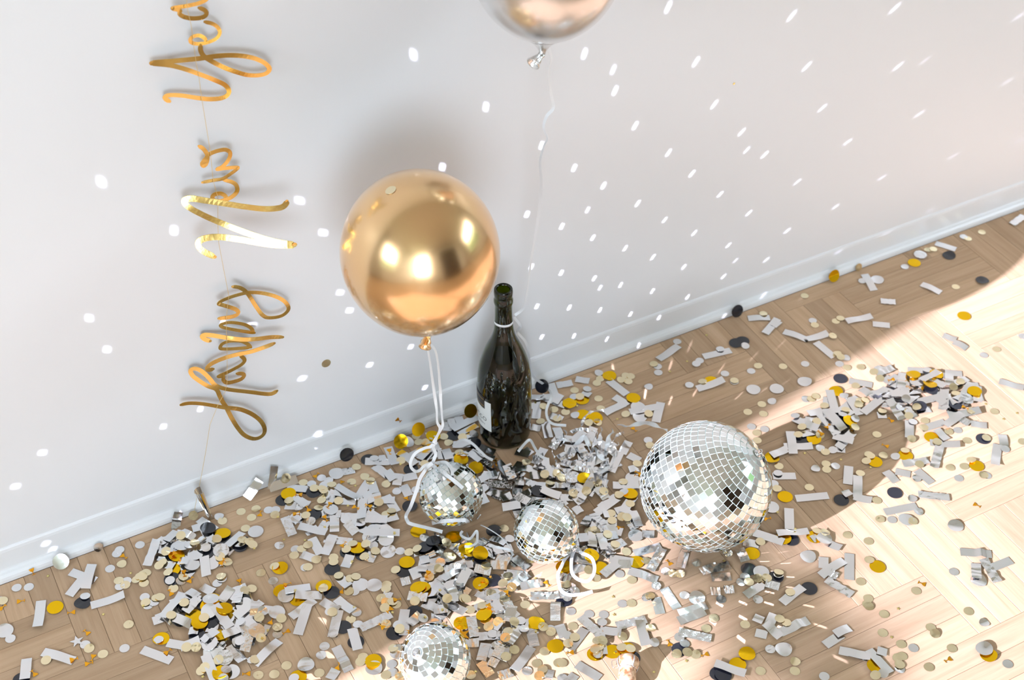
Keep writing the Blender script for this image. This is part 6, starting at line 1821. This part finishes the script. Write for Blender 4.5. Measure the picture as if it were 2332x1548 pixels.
def wrap(name, a0, a1, z0, z1, m, lift, parent):
    V, F = [], []; N, K = 24, 6
    for j in range(K+1):
        z = z0 + (z1-z0)*j/K; r = radius_at(z) + lift
        for i in range(N+1): a = math.radians(a0 + (a1-a0)*i/N); V.append((r*math.cos(a), r*math.sin(a), z))
    for j in range(K):
        for i in range(N): q = j*(N+1)+i; F.append((q, q+1, q+N+2, q+N+1))
    return obj(name, mesh(name, V, F, True, (m,)), parent)
lab = wrap('label', 105, 213, .040, .0855, M_label, .0004, bt); lab['label'] = 'white paper label'
wrap('label_shoulder', 197, 213, .0855, .104, M_label, .0004, lab)
wrap('label_band', 105, 196.6, .0865, .1105, M_labelk, .0005, lab)
for z in (.0905, .1045): wrap('gold_line', 105, 194, z, z + .0009, M_labelg, .0008, lab)
def bent_text(txt, size, a_end, z, m, parent, name='lettering'):
    cu = bpy.data.curves.new('txt', 'FONT'); cu.body = txt; cu.size = size; cu.resolution_u = 3; cu.space_character = 1.12; cu.align_x = 'RIGHT'
    to = bpy.data.objects.new('txt', cu); C.objects.link(to); bpy.context.view_layer.update()
    me = bpy.data.meshes.new_from_object(to.evaluated_get(bpy.context.evaluated_depsgraph_get()))
    bpy.data.objects.remove(to)
    bm = bmesh.new(); bm.from_mesh(me); bmesh.ops.subdivide_edges(bm, edges=[e for e in bm.edges if e.calc_length() > .0025], cuts=2, use_grid_fill=False)
    for v in bm.verts:
        zz = z + v.co.y; r = radius_at(zz) + .0008; a = math.radians(a_end) + v.co.x / r; v.co = (r*math.cos(a), r*math.sin(a), zz)
    bm.to_mesh(me); bm.free(); me.materials.clear(); me.materials.append(m)
    return obj(name, me, parent)
bent_text('PROSECCO', .0115, 202, .0595, M_labelk, lab)
bent_text('SPUMANTE', .0042, 197, .0500, M_labelk, lab)

# ------------------------------------------------------------------ balloons
def balloon(name, center, a, cz, tilt, mat, label, knot_dir, knot_len, lip):
    root = empty(name, center); tag(root, label, 'balloon', 'chrome balloons on white ribbons')
    prof = []
    N = 40
    for i in range(N + 1):
        t = PI * i / N; r = a*math.sin(t); z = cz*math.cos(t)
        if z < 0: r *= 1 - .05 * (-z/cz)**2
        prof.append((max(r, 1e-4), z))
    # pinch the lower pole into a neck
    prof = [(r, z) for r, z in prof if z > -cz*.965]
    rl, zl = prof[-1]
    for k in range(1, 9):
        u = k/8; prof.append((rl*(1-u)**1.6 + .0042, zl - (cz*1.10 + zl) * 0 - .030*u**1.15))
    prof = prof[::-1]
    V, F = lathe(prof, 72)
    R = frame_from(-tilt.normalized() * -1)
    skin = obj('skin', mesh('balloon_skin', V, F, True, (mat,)), root, mw=R.to_4x4())
    tip = R @ Vector((0, 0, prof[0][1]))
    kz = knot_dir.normalized(); K = frame_from(kz, Vector((1, .2, 0)))
    kp = [(.0040, 0), (.0052, .0025), (.0046, .005), (.0055, .008), (.0078, .013), (lip*.80, knot_len*.72), (lip*.96, knot_len*.90), (lip*1.06, knot_len*.95), (lip*1.07, knot_len), (lip*.97, knot_len*1.03), (lip*.84, knot_len), (lip*.55, knot_len*.7), (.002, knot_len*.45)]
    V, F = lathe(kp, 36); V = [list(v) for v in V]
    for v in V:
        ang = math.atan2(v[1], v[0]); f = 1 + .16 * math.sin(3*ang) * (1 - min(1, max(0, v[2]/knot_len))); v[0] *= f; v[1] *= f * .9
    kn = obj('knot', mesh('balloon_knot', V, F, True, (mat,)), root, mw=Matrix.Translation(tip) @ K.to_4x4())
    ringp = [Vector((.0058*math.cos(2*PI*k/24), .0058*math.sin(2*PI*k/24), .0045)) for k in range(25)]
    return root, Vector(center) + tip
balloon('balloon', (-.2396, -.2, .5348), .1058, .1150, Vector((-.03, .02, 1)), M_balg, 'gold chrome balloon floating over the ribboned mirror ball', camdir(-.22, .9, -.35), .021, .0092)
balloon('balloon', (-.0088, -.12, .8645), .0985, .1070, Vector((.05, .02, 1)), M_bals, 'silver chrome balloon cut off by the top edge of the frame', camdir(-.62, .72, -.30), .020, .0100)

# ------------------------------------------------------------------ ribbons
RIBBON_OBJ = {}
def ribbon_thing(keys, name, label, tw=.9):
    root = None
    for key, w, P in RIBBONS:
        if key not in keys: continue
        pts = catmull(P, 8)
        if key.startswith('cord'):
            V, F = tube(pts, w/2, 6); me = mesh(name, V, F, True, (M_ribbon,))
        else:
            vertical = key in ('gold_a', 'gold_b', 'silver')
            loop = key in ('gold_c', 'gold_d', 'mid_loop')
            fc = (Vector(CAM_LOC) - pts[len(pts)//2]).normalized()
            V, F = band(pts, w, fc, (1.05 if vertical else (.5 if not loop else .35))*tw)
            me = mesh(name, V, F, False, (M_ribbon,))
        if root is None:
            root = empty(name, pts[-1] if False else pts[0]); tag(root, label, 'ribbon', 'white ribbons')
        V0 = root.location
        o = obj('strand' if not key.startswith('cord') else 'cord', me, root); o.location = -V0
    return root
ribbon_thing(['gold_a', 'gold_b', 'gold_c', 'gold_d', 'gold_e', 'gold_f', 'gold_g', 'gold_h'], 'ribbon', 'white ribbon from the gold balloon, looped and bowed around the small mirror ball')
sr = ribbon_thing(['silver', 'tail'], 'ribbon', 'white ribbon from the silver balloon, tied round the bottle neck')
ringz = .2455
ring = [Vector((BX + .0147*math.cos(2*PI*k/40), BY + .0147*math.sin(2*PI*k/40), ringz)) for k in range(41)]
V, F = [], []
for k in range(41):
    a = 2*PI*k/40; 
    for rr, zz in ((.0148, -.0022), (.0148, .0022), (.0144, .0022), (.0144, -.0022)): V.append((BX + rr*math.cos(a), BY + rr*math.sin(a), ringz + zz + .0006*math.sin(2*a)))
for k in range(40):
    for q in range(4): F.append((k*4+q, (k+1)*4+q, (k+1)*4+(q+1) % 4, k*4+(q+1) % 4))
o = obj('neck_loop', mesh('neck_loop', V, F, True, (M_ribbon,)), sr); o.location = -sr.location
ribbon_thing(['tail2'], 'ribbon', 'short white ribbon end bent over the foil beside the bottle base')
ribbon_thing(['tail3'], 'ribbon', 'short white ribbon arching over the foil in front of the bottle')
ribbon_thing(['mid_loop', 'mid_tail', 'mid_tail2'], 'ribbon', 'looped white ribbon tied to the middle small mirror ball')
ribbon_thing(['cord', 'cord2'], 'cord', 'thin white cord between the two small mirror balls')
ribbon_thing(['curl'], 'ribbon', 'curled white ribbon scrap in front of the ribboned mirror ball')
TORD = sorted(range(len(TINSEL)), key=lambda q: project(TINSEL[q][1][len(TINSEL[q][1])//2])[0])
for i, (w, P) in enumerate(TINSEL):
    pts = catmull(P, 7); V, F = band(pts, w*1.25, Vector((.2, -.6, .75)), 1.1)
    b = Vector(pts[0]); o = obj('foil_streamer', mesh('foil_streamer', [v - b for v in V], F, False, (M_irid if i % 3 else M_ribbon,)), None, b)
    k = TORD.index(i); tag(o, 'curled %s foil streamer, %s in the tangle right of the bottle' % ('iridescent' if i % 3 else 'pearly white', 'leftmost' if k == 0 else ORD[k] + ' streamer from left'), 'streamer', 'foil streamers right of the bottle')

# ------------------------------------------------------------------ banner lettering on a gold thread
root = empty('banner', (-.56, -.003, .0)); tag(root, 'gold script banner HAPPY NEW YEAR hanging sideways on a thread by the wall', 'banner')
bl = root.location.copy()
def letter(idx, name, w, P):
    P = [Vector((x/1e4, 0, z/1e4)) for x, z in P]
    n = len(P); L, Rr = [], []
    c = sum(P, Vector()) / n
    sx = .10 * math.sin(idx*2.3); sz = .10 * math.cos(idx*1.7)
    base_y = -.0035
    if idx == 7: sx, sz, base_y = -.48, 1.05, -.034       # the big N turns towards the window behind the camera
    if idx in (4, 5): sx = -.25
    V, F = [], []
    th = .00035
    for i in range(n):
        t = P[min(i+1, n-1)] - P[max(i-1, 0)]
        t = t.normalized() if t.length > 1e-7 else Vector((1, 0, 0))
        t1 = (P[i]-P[max(i-1, 0)]); t2 = (P[min(i+1, n-1)]-P[i])
        s = Vector((-t.z, 0, t.x)); k = 1.0
        e = min(i, n-1-i)
        if e == 0: k = .62
        elif e == 1: k = .9
        for q in (-.5, .5):
            p = P[i] + s*w*q*k
            # curl of the card
            yy = base_y + sx*(p.x-c.x)*.5 + sz*(p.z-c.z)*.35 + .0022*math.sin((p.x)*55 + idx) + .0018*math.sin(p.z*70 + idx*2)
            yy += -idx * .00006
            yy = min(yy, .009)
            V.append(Vector((p.x, yy - th, p.z))); V.append(Vector((p.x, yy + th, p.z)))
    for i in range(n-1):
        a, b = i*4, i*4+4
        F += [(a, a+2, b+2, b), (a+3, a+1, b+1, b+3), (a+1, a, b, b+1), (a+2, a+3, b+3, b+2)]
    m = 14                                             # round joins and ends
    for i in list(range(0, n)):
        sharp = i in (0, n-1)
        if not sharp:
            d1 = (P[i]-P[i-1]); d2 = (P[i+1]-P[i])
            if d1.length > 1e-7 and d2.length > 1e-7 and d1.normalized().dot(d2.normalized()) < .80: sharp = True
        if not sharp: continue
        r = w * (.31 if i in (0, n-1) else .47); b = len(V)
        yb = (V[i*4].y + V[i*4+2].y) / 2; 
        for k in range(m):
            a = 2*PI*k/m; V.append(Vector((P[i].x + r*math.cos(a), yb, P[i].z + r*math.sin(a))))
        for k in range(m):
            a = 2*PI*k/m; V.append(Vector((P[i].x + r*math.cos(a), yb + 2*th, P[i].z + r*math.sin(a))))
        F.append(tuple(b+k for k in range(m))); F.append(tuple(b+m+k for k in range(m-1, -1, -1)))
        for k in range(m): F.append((b+(k+1) % m, b+k, b+m+k, b+m+(k+1) % m))
    o = obj(name, mesh(name, [v - bl for v in V], F, False, (M_letter,)), root)
    bm = bmesh.new(); bm.from_mesh(o.data); bmesh.ops.recalc_face_normals(bm, faces=bm.faces); bm.to_mesh(o.data); bm.free()
for i, (nm, w, P) in enumerate(STROKES): letter(i, nm, w, P)
V, F = tube([Vector(p) - Vector((0, .0048, 0)) for p in THREAD], .00035, 5); obj('thread', mesh('thread', [Vector(v) - bl for v in V], F, True, (M_thread,)), root)

# ------------------------------------------------------------------ confetti shapes
TH = .00012
def sheet(verts, faces, mats):
    """two skins and a rim from one open grid"""
    n = len(verts); me_v = [Vector(v) for v in verts]
    bm = bmesh.new(); vs = [bm.verts.new(v) for v in me_v]
    for f in faces: bm.faces.new([vs[i] for i in f])
    bm.normal_update(); nrm = [v.normal.copy() for v in vs]
    edge = {}
    for f in faces:
        for i in range(len(f)):
            k = (f[i], f[(i+1) % len(f)]); edge[k] = 1
    bm.free()
    V = [v + m*TH for v, m in zip(me_v, nrm)] + [v - m*TH for v, m in zip(me_v, nrm)]
    F = [tuple(f) for f in faces] + [tuple(n + i for i in reversed(f)) for f in faces]
    bd = [(a, b) for (a, b) in edge if (b, a) not in edge]; b0 = len(V)
    for a, b in bd:
        q = len(V); V += [V[a], V[b], V[n+b], V[n+a]]; F.append((q+1, q, q+3, q+2))
    return mesh('foil', V, F, True, mats)
def disc(r, mats, shape, seed, seg=22, rings=4):
    V = [(0, 0)]; F = []
    for i in range(1, rings+1):
        for k in range(seg): a = 2*PI*k/seg; V.append((r*i/rings*math.cos(a), r*i/rings*math.sin(a)))
    for k in range(seg): F.append((0, 1+k, 1+(k+1) % seg))
    for i in range(rings-1):
        for k in range(seg): a = 1+i*seg; F.append((a+k, a+seg+k, a+seg+(k+1) % seg, a+(k+1) % seg))
    out = []
    for x, y in V:
        u, v = x/r, y/r
        if shape == 0: z = .00012*math.sin(3*u + seed)
        elif shape == 1: z = .07*r*(u*u)                              # gentle curl
        elif shape == 2: z = r*(.26*max(0, u)**1.6 + .02*math.sin(5*v))       # one side lifted
        elif shape == 3: z = r*.16*abs(u - .15)                          # crease
        elif shape == 4: z = r*(.13*noise.noise(Vector((u*2.2+seed, v*2.2, seed))) + .13)  # crumpled
        else: z = r*(.20*u*u - .05*v*v + .05)                     # saddle curl
        out.append((x, y, z))
    return sheet(out, F, mats)
def strip(mats, shape, seed, L=.05, w=.0148, nu=18, nv=4):
    V, F = [], []
    for i in range(nu+1):
        for j in range(nv+1):
            u = i/nu*2-1; v = j/nv*2-1; x, y = u*L/2, v*w/2
            if shape == 0: z = .0001*math.sin(u*4+seed)
            elif shape == 1: z = .0009*(1+math.sin(u*3.3+seed+v*.4))
            elif shape == 2: z = .0042*max(0, u+.1)**1.7
            elif shape == 3: z = .0032*(1-u*u)
            elif shape == 4: z = .0016 + .0022*noise.noise(Vector((u*3.5+seed, v*1.4, seed*2)))
            elif shape == 5: z = .0040*max(0, .35-abs(u-.3))/.35*1.0 + .0004*v
            elif shape == 6: z = .0022*u*u + .0012*v*u
            else: z = .0014 + .0014*noise.noise(Vector((u*7+seed, v*3, seed)))+ .0016*max(0, -u)**2
            V.append((x, y, z))
    for i in range(nu):
        for j in range(nv): a = i*(nv+1)+j; F.append((a, a+nv+1, a+nv+2, a+1))
    return sheet(V, F, mats)
def poly(outline, mats, sub=0):
    V = [(x, y, 0) for x, y in outline]; n = len(V); t = .00018
    VV = [(x, y, t) for x, y, _ in V] + [(x, y, -t) for x, y, _ in V]
    F = [tuple(range(n)), tuple(range(2*n-1, n-1, -1))]
    for i in range(n): q = len(VV); VV += [VV[i], VV[(i+1) % n], VV[n+(i+1) % n], VV[n+i]]; F.append((q+1, q, q+3, q+2))
    return mesh('cutout', VV, F, False, mats)
def star(r, k=.42): return [((r if i % 2 == 0 else r*k)*math.cos(PI/2+i*PI/5), (r if i % 2 == 0 else r*k)*math.sin(PI/2+i*PI/5)) for i in range(10)]
def coupe():                                               # cocktail-glass outline, about 12 mm long
    s = .0062; R = []
    half = [(0.0, -1.0), (.46, -1.0), (.46, -.86), (.10, -.82), (.10, -.12), (.30, .06), (.50, .32), (.62, .62), (.66, .82)]
    R = [(x*s, y*s) for x, y in half[1:]] + [(-x*s, y*s) for x, y in reversed(half[1:])]
    return R
SH = {'G': [disc(.01215, (M_gold,), s, i*1.7) for i, s in enumerate((0, 1, 2, 3, 5, 4))],
      'K': [disc(.01215, (M_black,), s, i*2.1) for i, s in enumerate((0, 1, 2, 3, 5, 0))],
      'S': [disc(.01215, (M_silver,), s, i*1.3) for i, s in enumerate((0, 1, 2, 3, 5))] + [disc(.01215, (M_crumple,), 4, 5.)],
      's': [disc(.0075, (M_silver,), s, i*1.9, 18, 3) for i, s in enumerate((0, 1, 2, 5))] + [disc(.0075, (M_crumple,), 4, 3., 18, 3)],
      'c': [disc(.0075, (M_pale,), s, i*1.1, 18, 3) for i, s in enumerate((0, 0, 1, 2, 5, 4))],
      'R': [strip((M_silver,), s, i*1.37+.4) for i, s in enumerate((0, 1, 2, 3, 5, 6, 0, 1))] + [strip((M_silver,), 4, 2.2), strip((M_crumple,), 4, 7.7), strip((M_crumple,), 7, 4.1)],
      'g': [poly(coupe(), (M_orange,))], 't': [poly(star(.0030), (M_star,))]}
WT = {'G': (6, 3, 2, 2, 1, .6), 'K': (6, 3, 1.5, 1.5, 1, 4), 'S': (4, 3, 2, 2, 1.5, 1.5), 's': (6, 3, 2, 1, 1.3), 'c': (7, 7, 4, 1.5, 1, .8),
      'R': (6, 5, 2.2, 2, 1.4, 2.4, 5, 4, 2.4, 1.3, 1.1), 'g': (1,), 't': (1,)}
NM = {'G': 'gold_foil_disc', 'K': 'black_foil_disc', 'S': 'silver_foil_disc', 's': 'small_silver_disc', 'c': 'pale_gold_disc', 'g': 'cocktail_cutout', 't': 'star_cutout', 'R': 'foil_strip'}
DS = {'K': 'glossy black foil disc', 'G': 'large gold foil disc', 'S': 'large silver foil disc', 's': 'small silver foil disc', 'c': 'small pale-gold foil disc', 'g': 'orange cocktail-glass foil cutout', 't': 'tiny gold foil star', 'R': 'silver foil strip'}
CT = {'K': 'confetti disc', 'G': 'confetti disc', 'S': 'confetti disc', 's': 'confetti disc', 'c': 'confetti disc', 'g': 'confetti cutout', 't': 'confetti star', 'R': 'foil strip'}
extra = {}
for line in CONFETTI.strip().split('\n'):
    f = line.split(); k = f[0]
    x, y, z, ang, L, sx, sy, rg, n, tot = [float(v) for v in f[1:]]
    x, y, z = x*1e-4, y*1e-4, z*1e-3; ang = math.radians(ang); sx, sy = sx/100, sy/100
    nz = Vector((-sx, -sy, 1)).normalized(); ex = Vector((math.cos(ang), math.sin(ang), 0)); ex = (ex - nz*ex.dot(nz)).normalized()
    mw = Matrix((ex, nz.cross(ex), nz)).transposed().to_4x4()
    i = random.choices(range(len(WT[k])), WT[k])[0]; me = SH[k][i]
    S = Matrix.Diagonal((L*1e-3/.05, 1, max(.55, L*1e-3/.05), 1)) if k == 'R' else Matrix.Identity(4)
    mw = Matrix.Translation((x, y, z + .00022)) @ mw @ S
    if n < 0: extra.setdefault(k, []).append((me, mw)); continue
    o = obj(NM[k], me, None, mw=mw)
    n, tot, R = int(n), int(tot), REGIONS[int(rg)]
    where = 'alone' if tot == 1 else ('leftmost' if n == 0 else ('rightmost' if n == tot-1 else ORD[n] + ' from left'))
    if tot == 1: lb = 'the only %s %s' % (DS[k], R)
    else: lb = '%s, %s %s' % (DS[k], where, R)
    tag(o, lb, CT[k], '%ss %s' % (DS[k], R))
for k, (nm, lb, ct, m) in {'c': ('further_pale_gold_confetti', 'remaining small pale-gold confetti discs on the boards farthest away', 'confetti', M_pale), 'R': ('further_foil_strips', 'silver foil strips packed underneath the confetti heaps', 'foil strips', M_silver), 'S': ('further_silver_discs', 'silver discs packed underneath the confetti heaps', 'confetti', M_silver)}.items():
    if k not in extra: continue
    V, F = [], []
    for me, mw in extra[k]:
        b = len(V); V += [mw @ v.co for v in me.vertices]; F += [tuple(b + i for i in p.vertices) for p in me.polygons]
    tag(obj(nm, mesh(nm, V, F, True, (m,))), lb, ct, None, 'stuff')


# ------------------------------------------------------------------ pieces leaning on the baseboard, lying on the balloon, cork, cutout stars
def put(key_mesh, name, loc, normal, spin, label, cat, group=None):
    nz = Vector(normal).normalized(); R = frame_from(nz, Vector((0, 0, 1))) @ Matrix.Rotation(spin, 3, 'Z')
    o = obj(name, key_mesh, None, mw=Matrix.Translation(loc) @ R.to_4x4()); return tag(o, label, cat, group)
LEAN = Vector((0, -1, .32))
put(SH['K'][1], 'black_foil_disc', (-.307, -.0056, .0125), LEAN, .4, 'black foil disc standing on edge against the baseboard behind the ribboned ball', 'confetti disc')
put(SH['K'][0], 'black_foil_disc', (.458, -.0056, .0125), LEAN, 1.1, 'black foil disc standing on edge against the baseboard right of the bottle', 'confetti disc')
put(SH['G'][3], 'gold_foil_disc', (.674, -.0056, .0125), LEAN, 1.6, 'olive-reflecting gold disc standing on edge against the far baseboard', 'confetti disc')
put(SH['c'][0], 'pale_gold_disc', (.7345, -.0030, .0078), LEAN, .2, 'small pale-gold disc standing against the far baseboard', 'confetti disc')
put(SH['S'][1], 'silver_foil_disc', (-.7772, -.0085, .0115), Vector((-.1, -.75, .66)), .5, 'large silver disc propped on the baseboard left of both heaps', 'confetti disc')
put(SH['s'][3], 'small_silver_disc', (-.7185, -.0034, .0078), LEAN, .9, 'small dark-reflecting silver disc standing against the baseboard at the left', 'confetti disc')
put(SH['c'][1], 'pale_gold_disc', (-.5695, -.011, .0085), Vector((.05, -.75, .66)), .3, 'small gold disc hanging at the lower end of the banner thread', 'confetti disc')
put(SH['c'][0], 'pale_gold_disc', (-.317, .0134, .202), Vector((0, -1, .02)), .3, 'small pale-gold disc stuck on the wall right of the word HAPPY', 'confetti disc')
put(SH['g'][0], 'cocktail_cutout', (-.820, -.0032, .0068), LEAN, .1, 'cocktail-glass cutout standing against the baseboard at the far left', 'confetti cutout')
put(SH['g'][0], 'cocktail_cutout', (-.2065, .0098, .031), Vector((0, -1, .02)), .7, 'orange cocktail-glass cutout stuck on the baseboard left of the bottle', 'confetti cutout')
put(SH['c'][0], 'pale_gold_disc', (-.27205, -.19305, .6443), Vector((-.328, .071, .942)), .2, 'pale disc lying on top of the gold balloon', 'confetti disc')
put(SH['t'][0], 'star_cutout', (.409, .0134, .491), Vector((0, -1, 0)), .2, 'tiny gold speck of foil stuck high on the wall', 'confetti star')
SB = poly(star(.0108, .40), (M_silver,)); GB = poly(star(.0125, .42), (M_orange,))
put(SB, 'star_cutout', (-.7955, -.1575, .0012), (0, 0, 1), .25, 'silver foil star on the bare boards left of both heaps', 'confetti star')
put(GB, 'star_cutout', (-.6390, -.1600, .0020), (.08, .05, 1), .5, 'large orange foil star beside the second heap', 'confetti star')
put(GB, 'star_cutout', (-.2985, -.4110, .0030), (-.05, .08, 1), 1.4, 'large orange foil star half under confetti behind the nearest mirror ball', 'confetti star')
# strip rolled into a cone against the baseboard
V, F = [], []
for i in range(15):
    u = i / 14
    for j in range(13):
        a = -1.0 + 4.1 * j / 12; r = .0045 + .0040 * u
        V.append((r*math.cos(a) + .002*(j/12)*u, r*math.sin(a), .066*u))
for i in range(14):
    for j in range(12): a = i*13 + j; F.append((a, a+13, a+14, a+1))
cm = sheet(V, F, (M_silver,))
o = obj('foil_strip', cm, None, mw=Matrix.Translation((-.5455, -.020, .0008)) @ Euler((-.10, .06, 2.2)).to_matrix().to_4x4())
tag(o, 'silver foil strip rolled into a cone, standing by the baseboard', 'foil strip')
for n, (loc, nrm, spin, sl_, i, lb) in enumerate([
    ((-.4335, -.0050, .020), (.35, -.88, .40), .95, .75, 0, 'silver foil strip leaning steeply on the baseboard right of the rolled cone'),
    ((-.468, -.0065, .013), (-.15, -.80, .60), .75, .70, 1, 'tilted silver foil strip between the rolled cone and the leaning strip'),
    ((-.4205, -.0135, .009), (.05, -.62, .78), -.10, .95, 0, 'long silver foil strip propped along the baseboard behind the banner heap'),
    ((-.596, -.0085, .0075), (.25, -.75, .60), .9, .55, 2, 'bent silver foil strip propped on the baseboard left of the thread')]):
    o = put(SH['R'][i], 'foil_strip', loc, nrm, spin, lb, 'foil strip'); o.scale = (sl_, 1, 1)
for loc, nrm, lb, me in [((-.414, -.0115, .0165), (.2, -.75, .63), 'pale disc on top of the strip leaning steeply on the baseboard', SH['c'][3]), ((-.0875, -.0180, .0215), (.1, -.88, .46), 'gold foil disc standing between the wall and the left of the bottle', SH['G'][0]), ((-.217, -.0195, .0122), (.05, -.80, .60), 'gold foil disc propped on the baseboard left of the ribbon strands', SH['G'][2]), ((-.184, -.0185, .0240), (.1, -.92, .38), 'gold foil disc standing against the wall behind the ribbon strands', SH['G'][1]), ((.048, -.0190, .0190), (-.5, -.55, .66), 'black foil disc propped on foil right of the bottle', SH['K'][2])]:
    put(me, 'gold_foil_disc' if 'gold' in lb else ('black_foil_disc' if 'black' in lb else 'pale_gold_disc'), loc, nrm, .3, lb, 'confetti disc')

# champagne cork with its wire cage
ck = empty('cork', (-.126, -.586, 0)); tag(ck, 'champagne cork in a twisted wire cage at the bottom edge of the frame', 'cork')
prof = [(.0002, -.0235), (.0105, -.0235), (.0125, -.022), (.0128, -.012), (.0122, -.003), (.0118, .002), (.0136, .005), (.0152, .009), (.0158, .014), (.0150, .019), (.0115, .0225), (.0002, .0235)]
V, F = lathe(prof, 40, False, False)
for i, (x, y, z) in enumerate(V):
    V[i] = Vector((x, y, z)) * (1 + .025 * noise.noise(Vector((x, y, z)) * 160))
axis = Vector((.55, .78, .16)); CKR = frame_from(axis); ckm = Matrix.Translation((0, 0, .0165)) @ CKR.to_4x4()
body = obj('body', mesh('cork_body', V, F, True, (M_cork,)), ck, mw=ckm)
cage = obj('wire_cage', mesh('wire_ring', *tube([Vector((.0128*math.cos(2*PI*k/30), .0128*math.sin(2*PI*k/30), .0028)) for k in range(31)], .00055, 6), True, (M_wire,)), ck, mw=ckm)
for q in range(4):
    a = PI/2*q + .5; P = []
    for k in range(25):
        u = k/24; r = .0128 + .0036*math.sin(PI*min(1, u*1.15)) ; z = .0028 + .0215*u; r = r*(1 - .42*max(0, u-.7)/.3)
        for s in (0,): P.append(Vector((r*math.cos(a), r*math.sin(a), z)))
    for s in (0, PI):
        Q = []
        for k, p in enumerate(P):
            rad = Vector((math.cos(a), math.sin(a), 0)); tn = Vector((-math.sin(a), math.cos(a), 0)); ph = k*1.25 + s
            Q.append(p + rad*(.0006*math.cos(ph) + .0006) + tn*.0006*math.sin(ph))
        obj('twisted_wire', mesh('twisted_wire', *tube(Q, .00045, 6), True, (M_wire,)), cage)
Pl = catmull([(.0132, .002, .003), (.020, .006, .0), (.023, .004, .010), (.018, -.002, .016), (.016, -.001, .010), (.0212, .003, .002)], 8)
obj('wire_loop', mesh('wire_loop', *tube(Pl, .00055, 6), True, (M_wire,)), cage)

# ------------------------------------------------------------------ garden outside the windows (seen in the mirrors and foil; side hedge added to cut sky light)
M_ground = simple('lawn', (.10, .14, .055), .9); M_leaf = simple('leaf', (.07, .13, .03), .55); M_bark = simple('bark', (.10, .07, .05), .9)
V, F = boxes([(-24, 24, -24, 12, -.6, -.5)]); o = obj('ground', mesh('ground', V, F, mats=(M_ground,))); o['kind'] = 'structure'; o['label'] = 'lawn outside the windows'
def leaves(pts, size, name, parent=None):
    V, F = [], []
    for p in pts:
        R = Euler((random.uniform(-1.2, 1.2), random.uniform(-1.2, 1.2), random.uniform(0, 6.3))).to_matrix(); s = size*random.uniform(.7, 1.3); b = len(V)
        V += [Vector(p) + R @ Vector(q)*s for q in ((-1, 0, 0), (0, -.45, .1), (1, 0, 0), (0, .45, .1))]; F.append((b, b+1, b+2, b+3))
    o = obj(name, mesh(name, V, F, False, (M_leaf,)), parent); return o
hd = empty('hedge', (-6.6, -1.8, -.5)); tag(hd, 'clipped green hedge added outside the side window to cut sky light', 'hedge')
V, F = boxes([(-.35, .35, -4, 4, 0, 2.55)]); obj('branches', mesh('hedge_branches', V, F, mats=(M_leaf,)), hd)
o = leaves([(random.choice((-.36, .36)) if random.random() < .7 else random.uniform(-.36, .36), random.uniform(-4, 4), random.uniform(0, 2.60)) for _ in range(1500)], .09, 'foliage', hd); o['kind'] = 'stuff'
hd2 = empty('hedge', (5.6, -1.9, -.5)); tag(hd2, 'clipped green hedge outside the far side window', 'hedge')
obj('branches', mesh('hedge_branches', *boxes([(-.35, .35, -3, 3, 0, 2.65)]), mats=(M_leaf,)), hd2)
o = leaves([(random.choice((-.36, .36)) if random.random() < .7 else random.uniform(-.36, .36), random.uniform(-3, 3), random.uniform(0, 2.69)) for _ in range(1000)], .09, 'foliage', hd2); o['kind'] = 'stuff'
tr = empty('tree', (-5.0, -2.05, -.5)); tag(tr, 'young tree outside the side window with one low branch', 'tree')
obj('trunk', mesh('trunk', *tube(catmull([(0, 0, 0), (.02, .02, 1.2), (-.02, .0, 2.4), (.02, .03, 3.5)], 6), .05, 10, lambda u: 1 - .6*u), True, (M_bark,)), tr)
obj('branch', mesh('branch', *tube(catmull([(0, .02, 2.75), (.01, .30, 2.88), (0, .62, 2.95), (0, .92, 2.95)], 6), .014, 8, lambda u: 1 - .6*u), True, (M_bark,)), tr)
pts = [(random.gauss(0, .04), random.uniform(.60, .98), 2.955 + random.gauss(0, .020)) for _ in range(190)] + [(random.gauss(0, .40), random.gauss(-.95, .28), random.gauss(3.9, .40)) for _ in range(900)]
o = leaves(pts, .034, 'foliage', tr); o['kind'] = 'stuff'
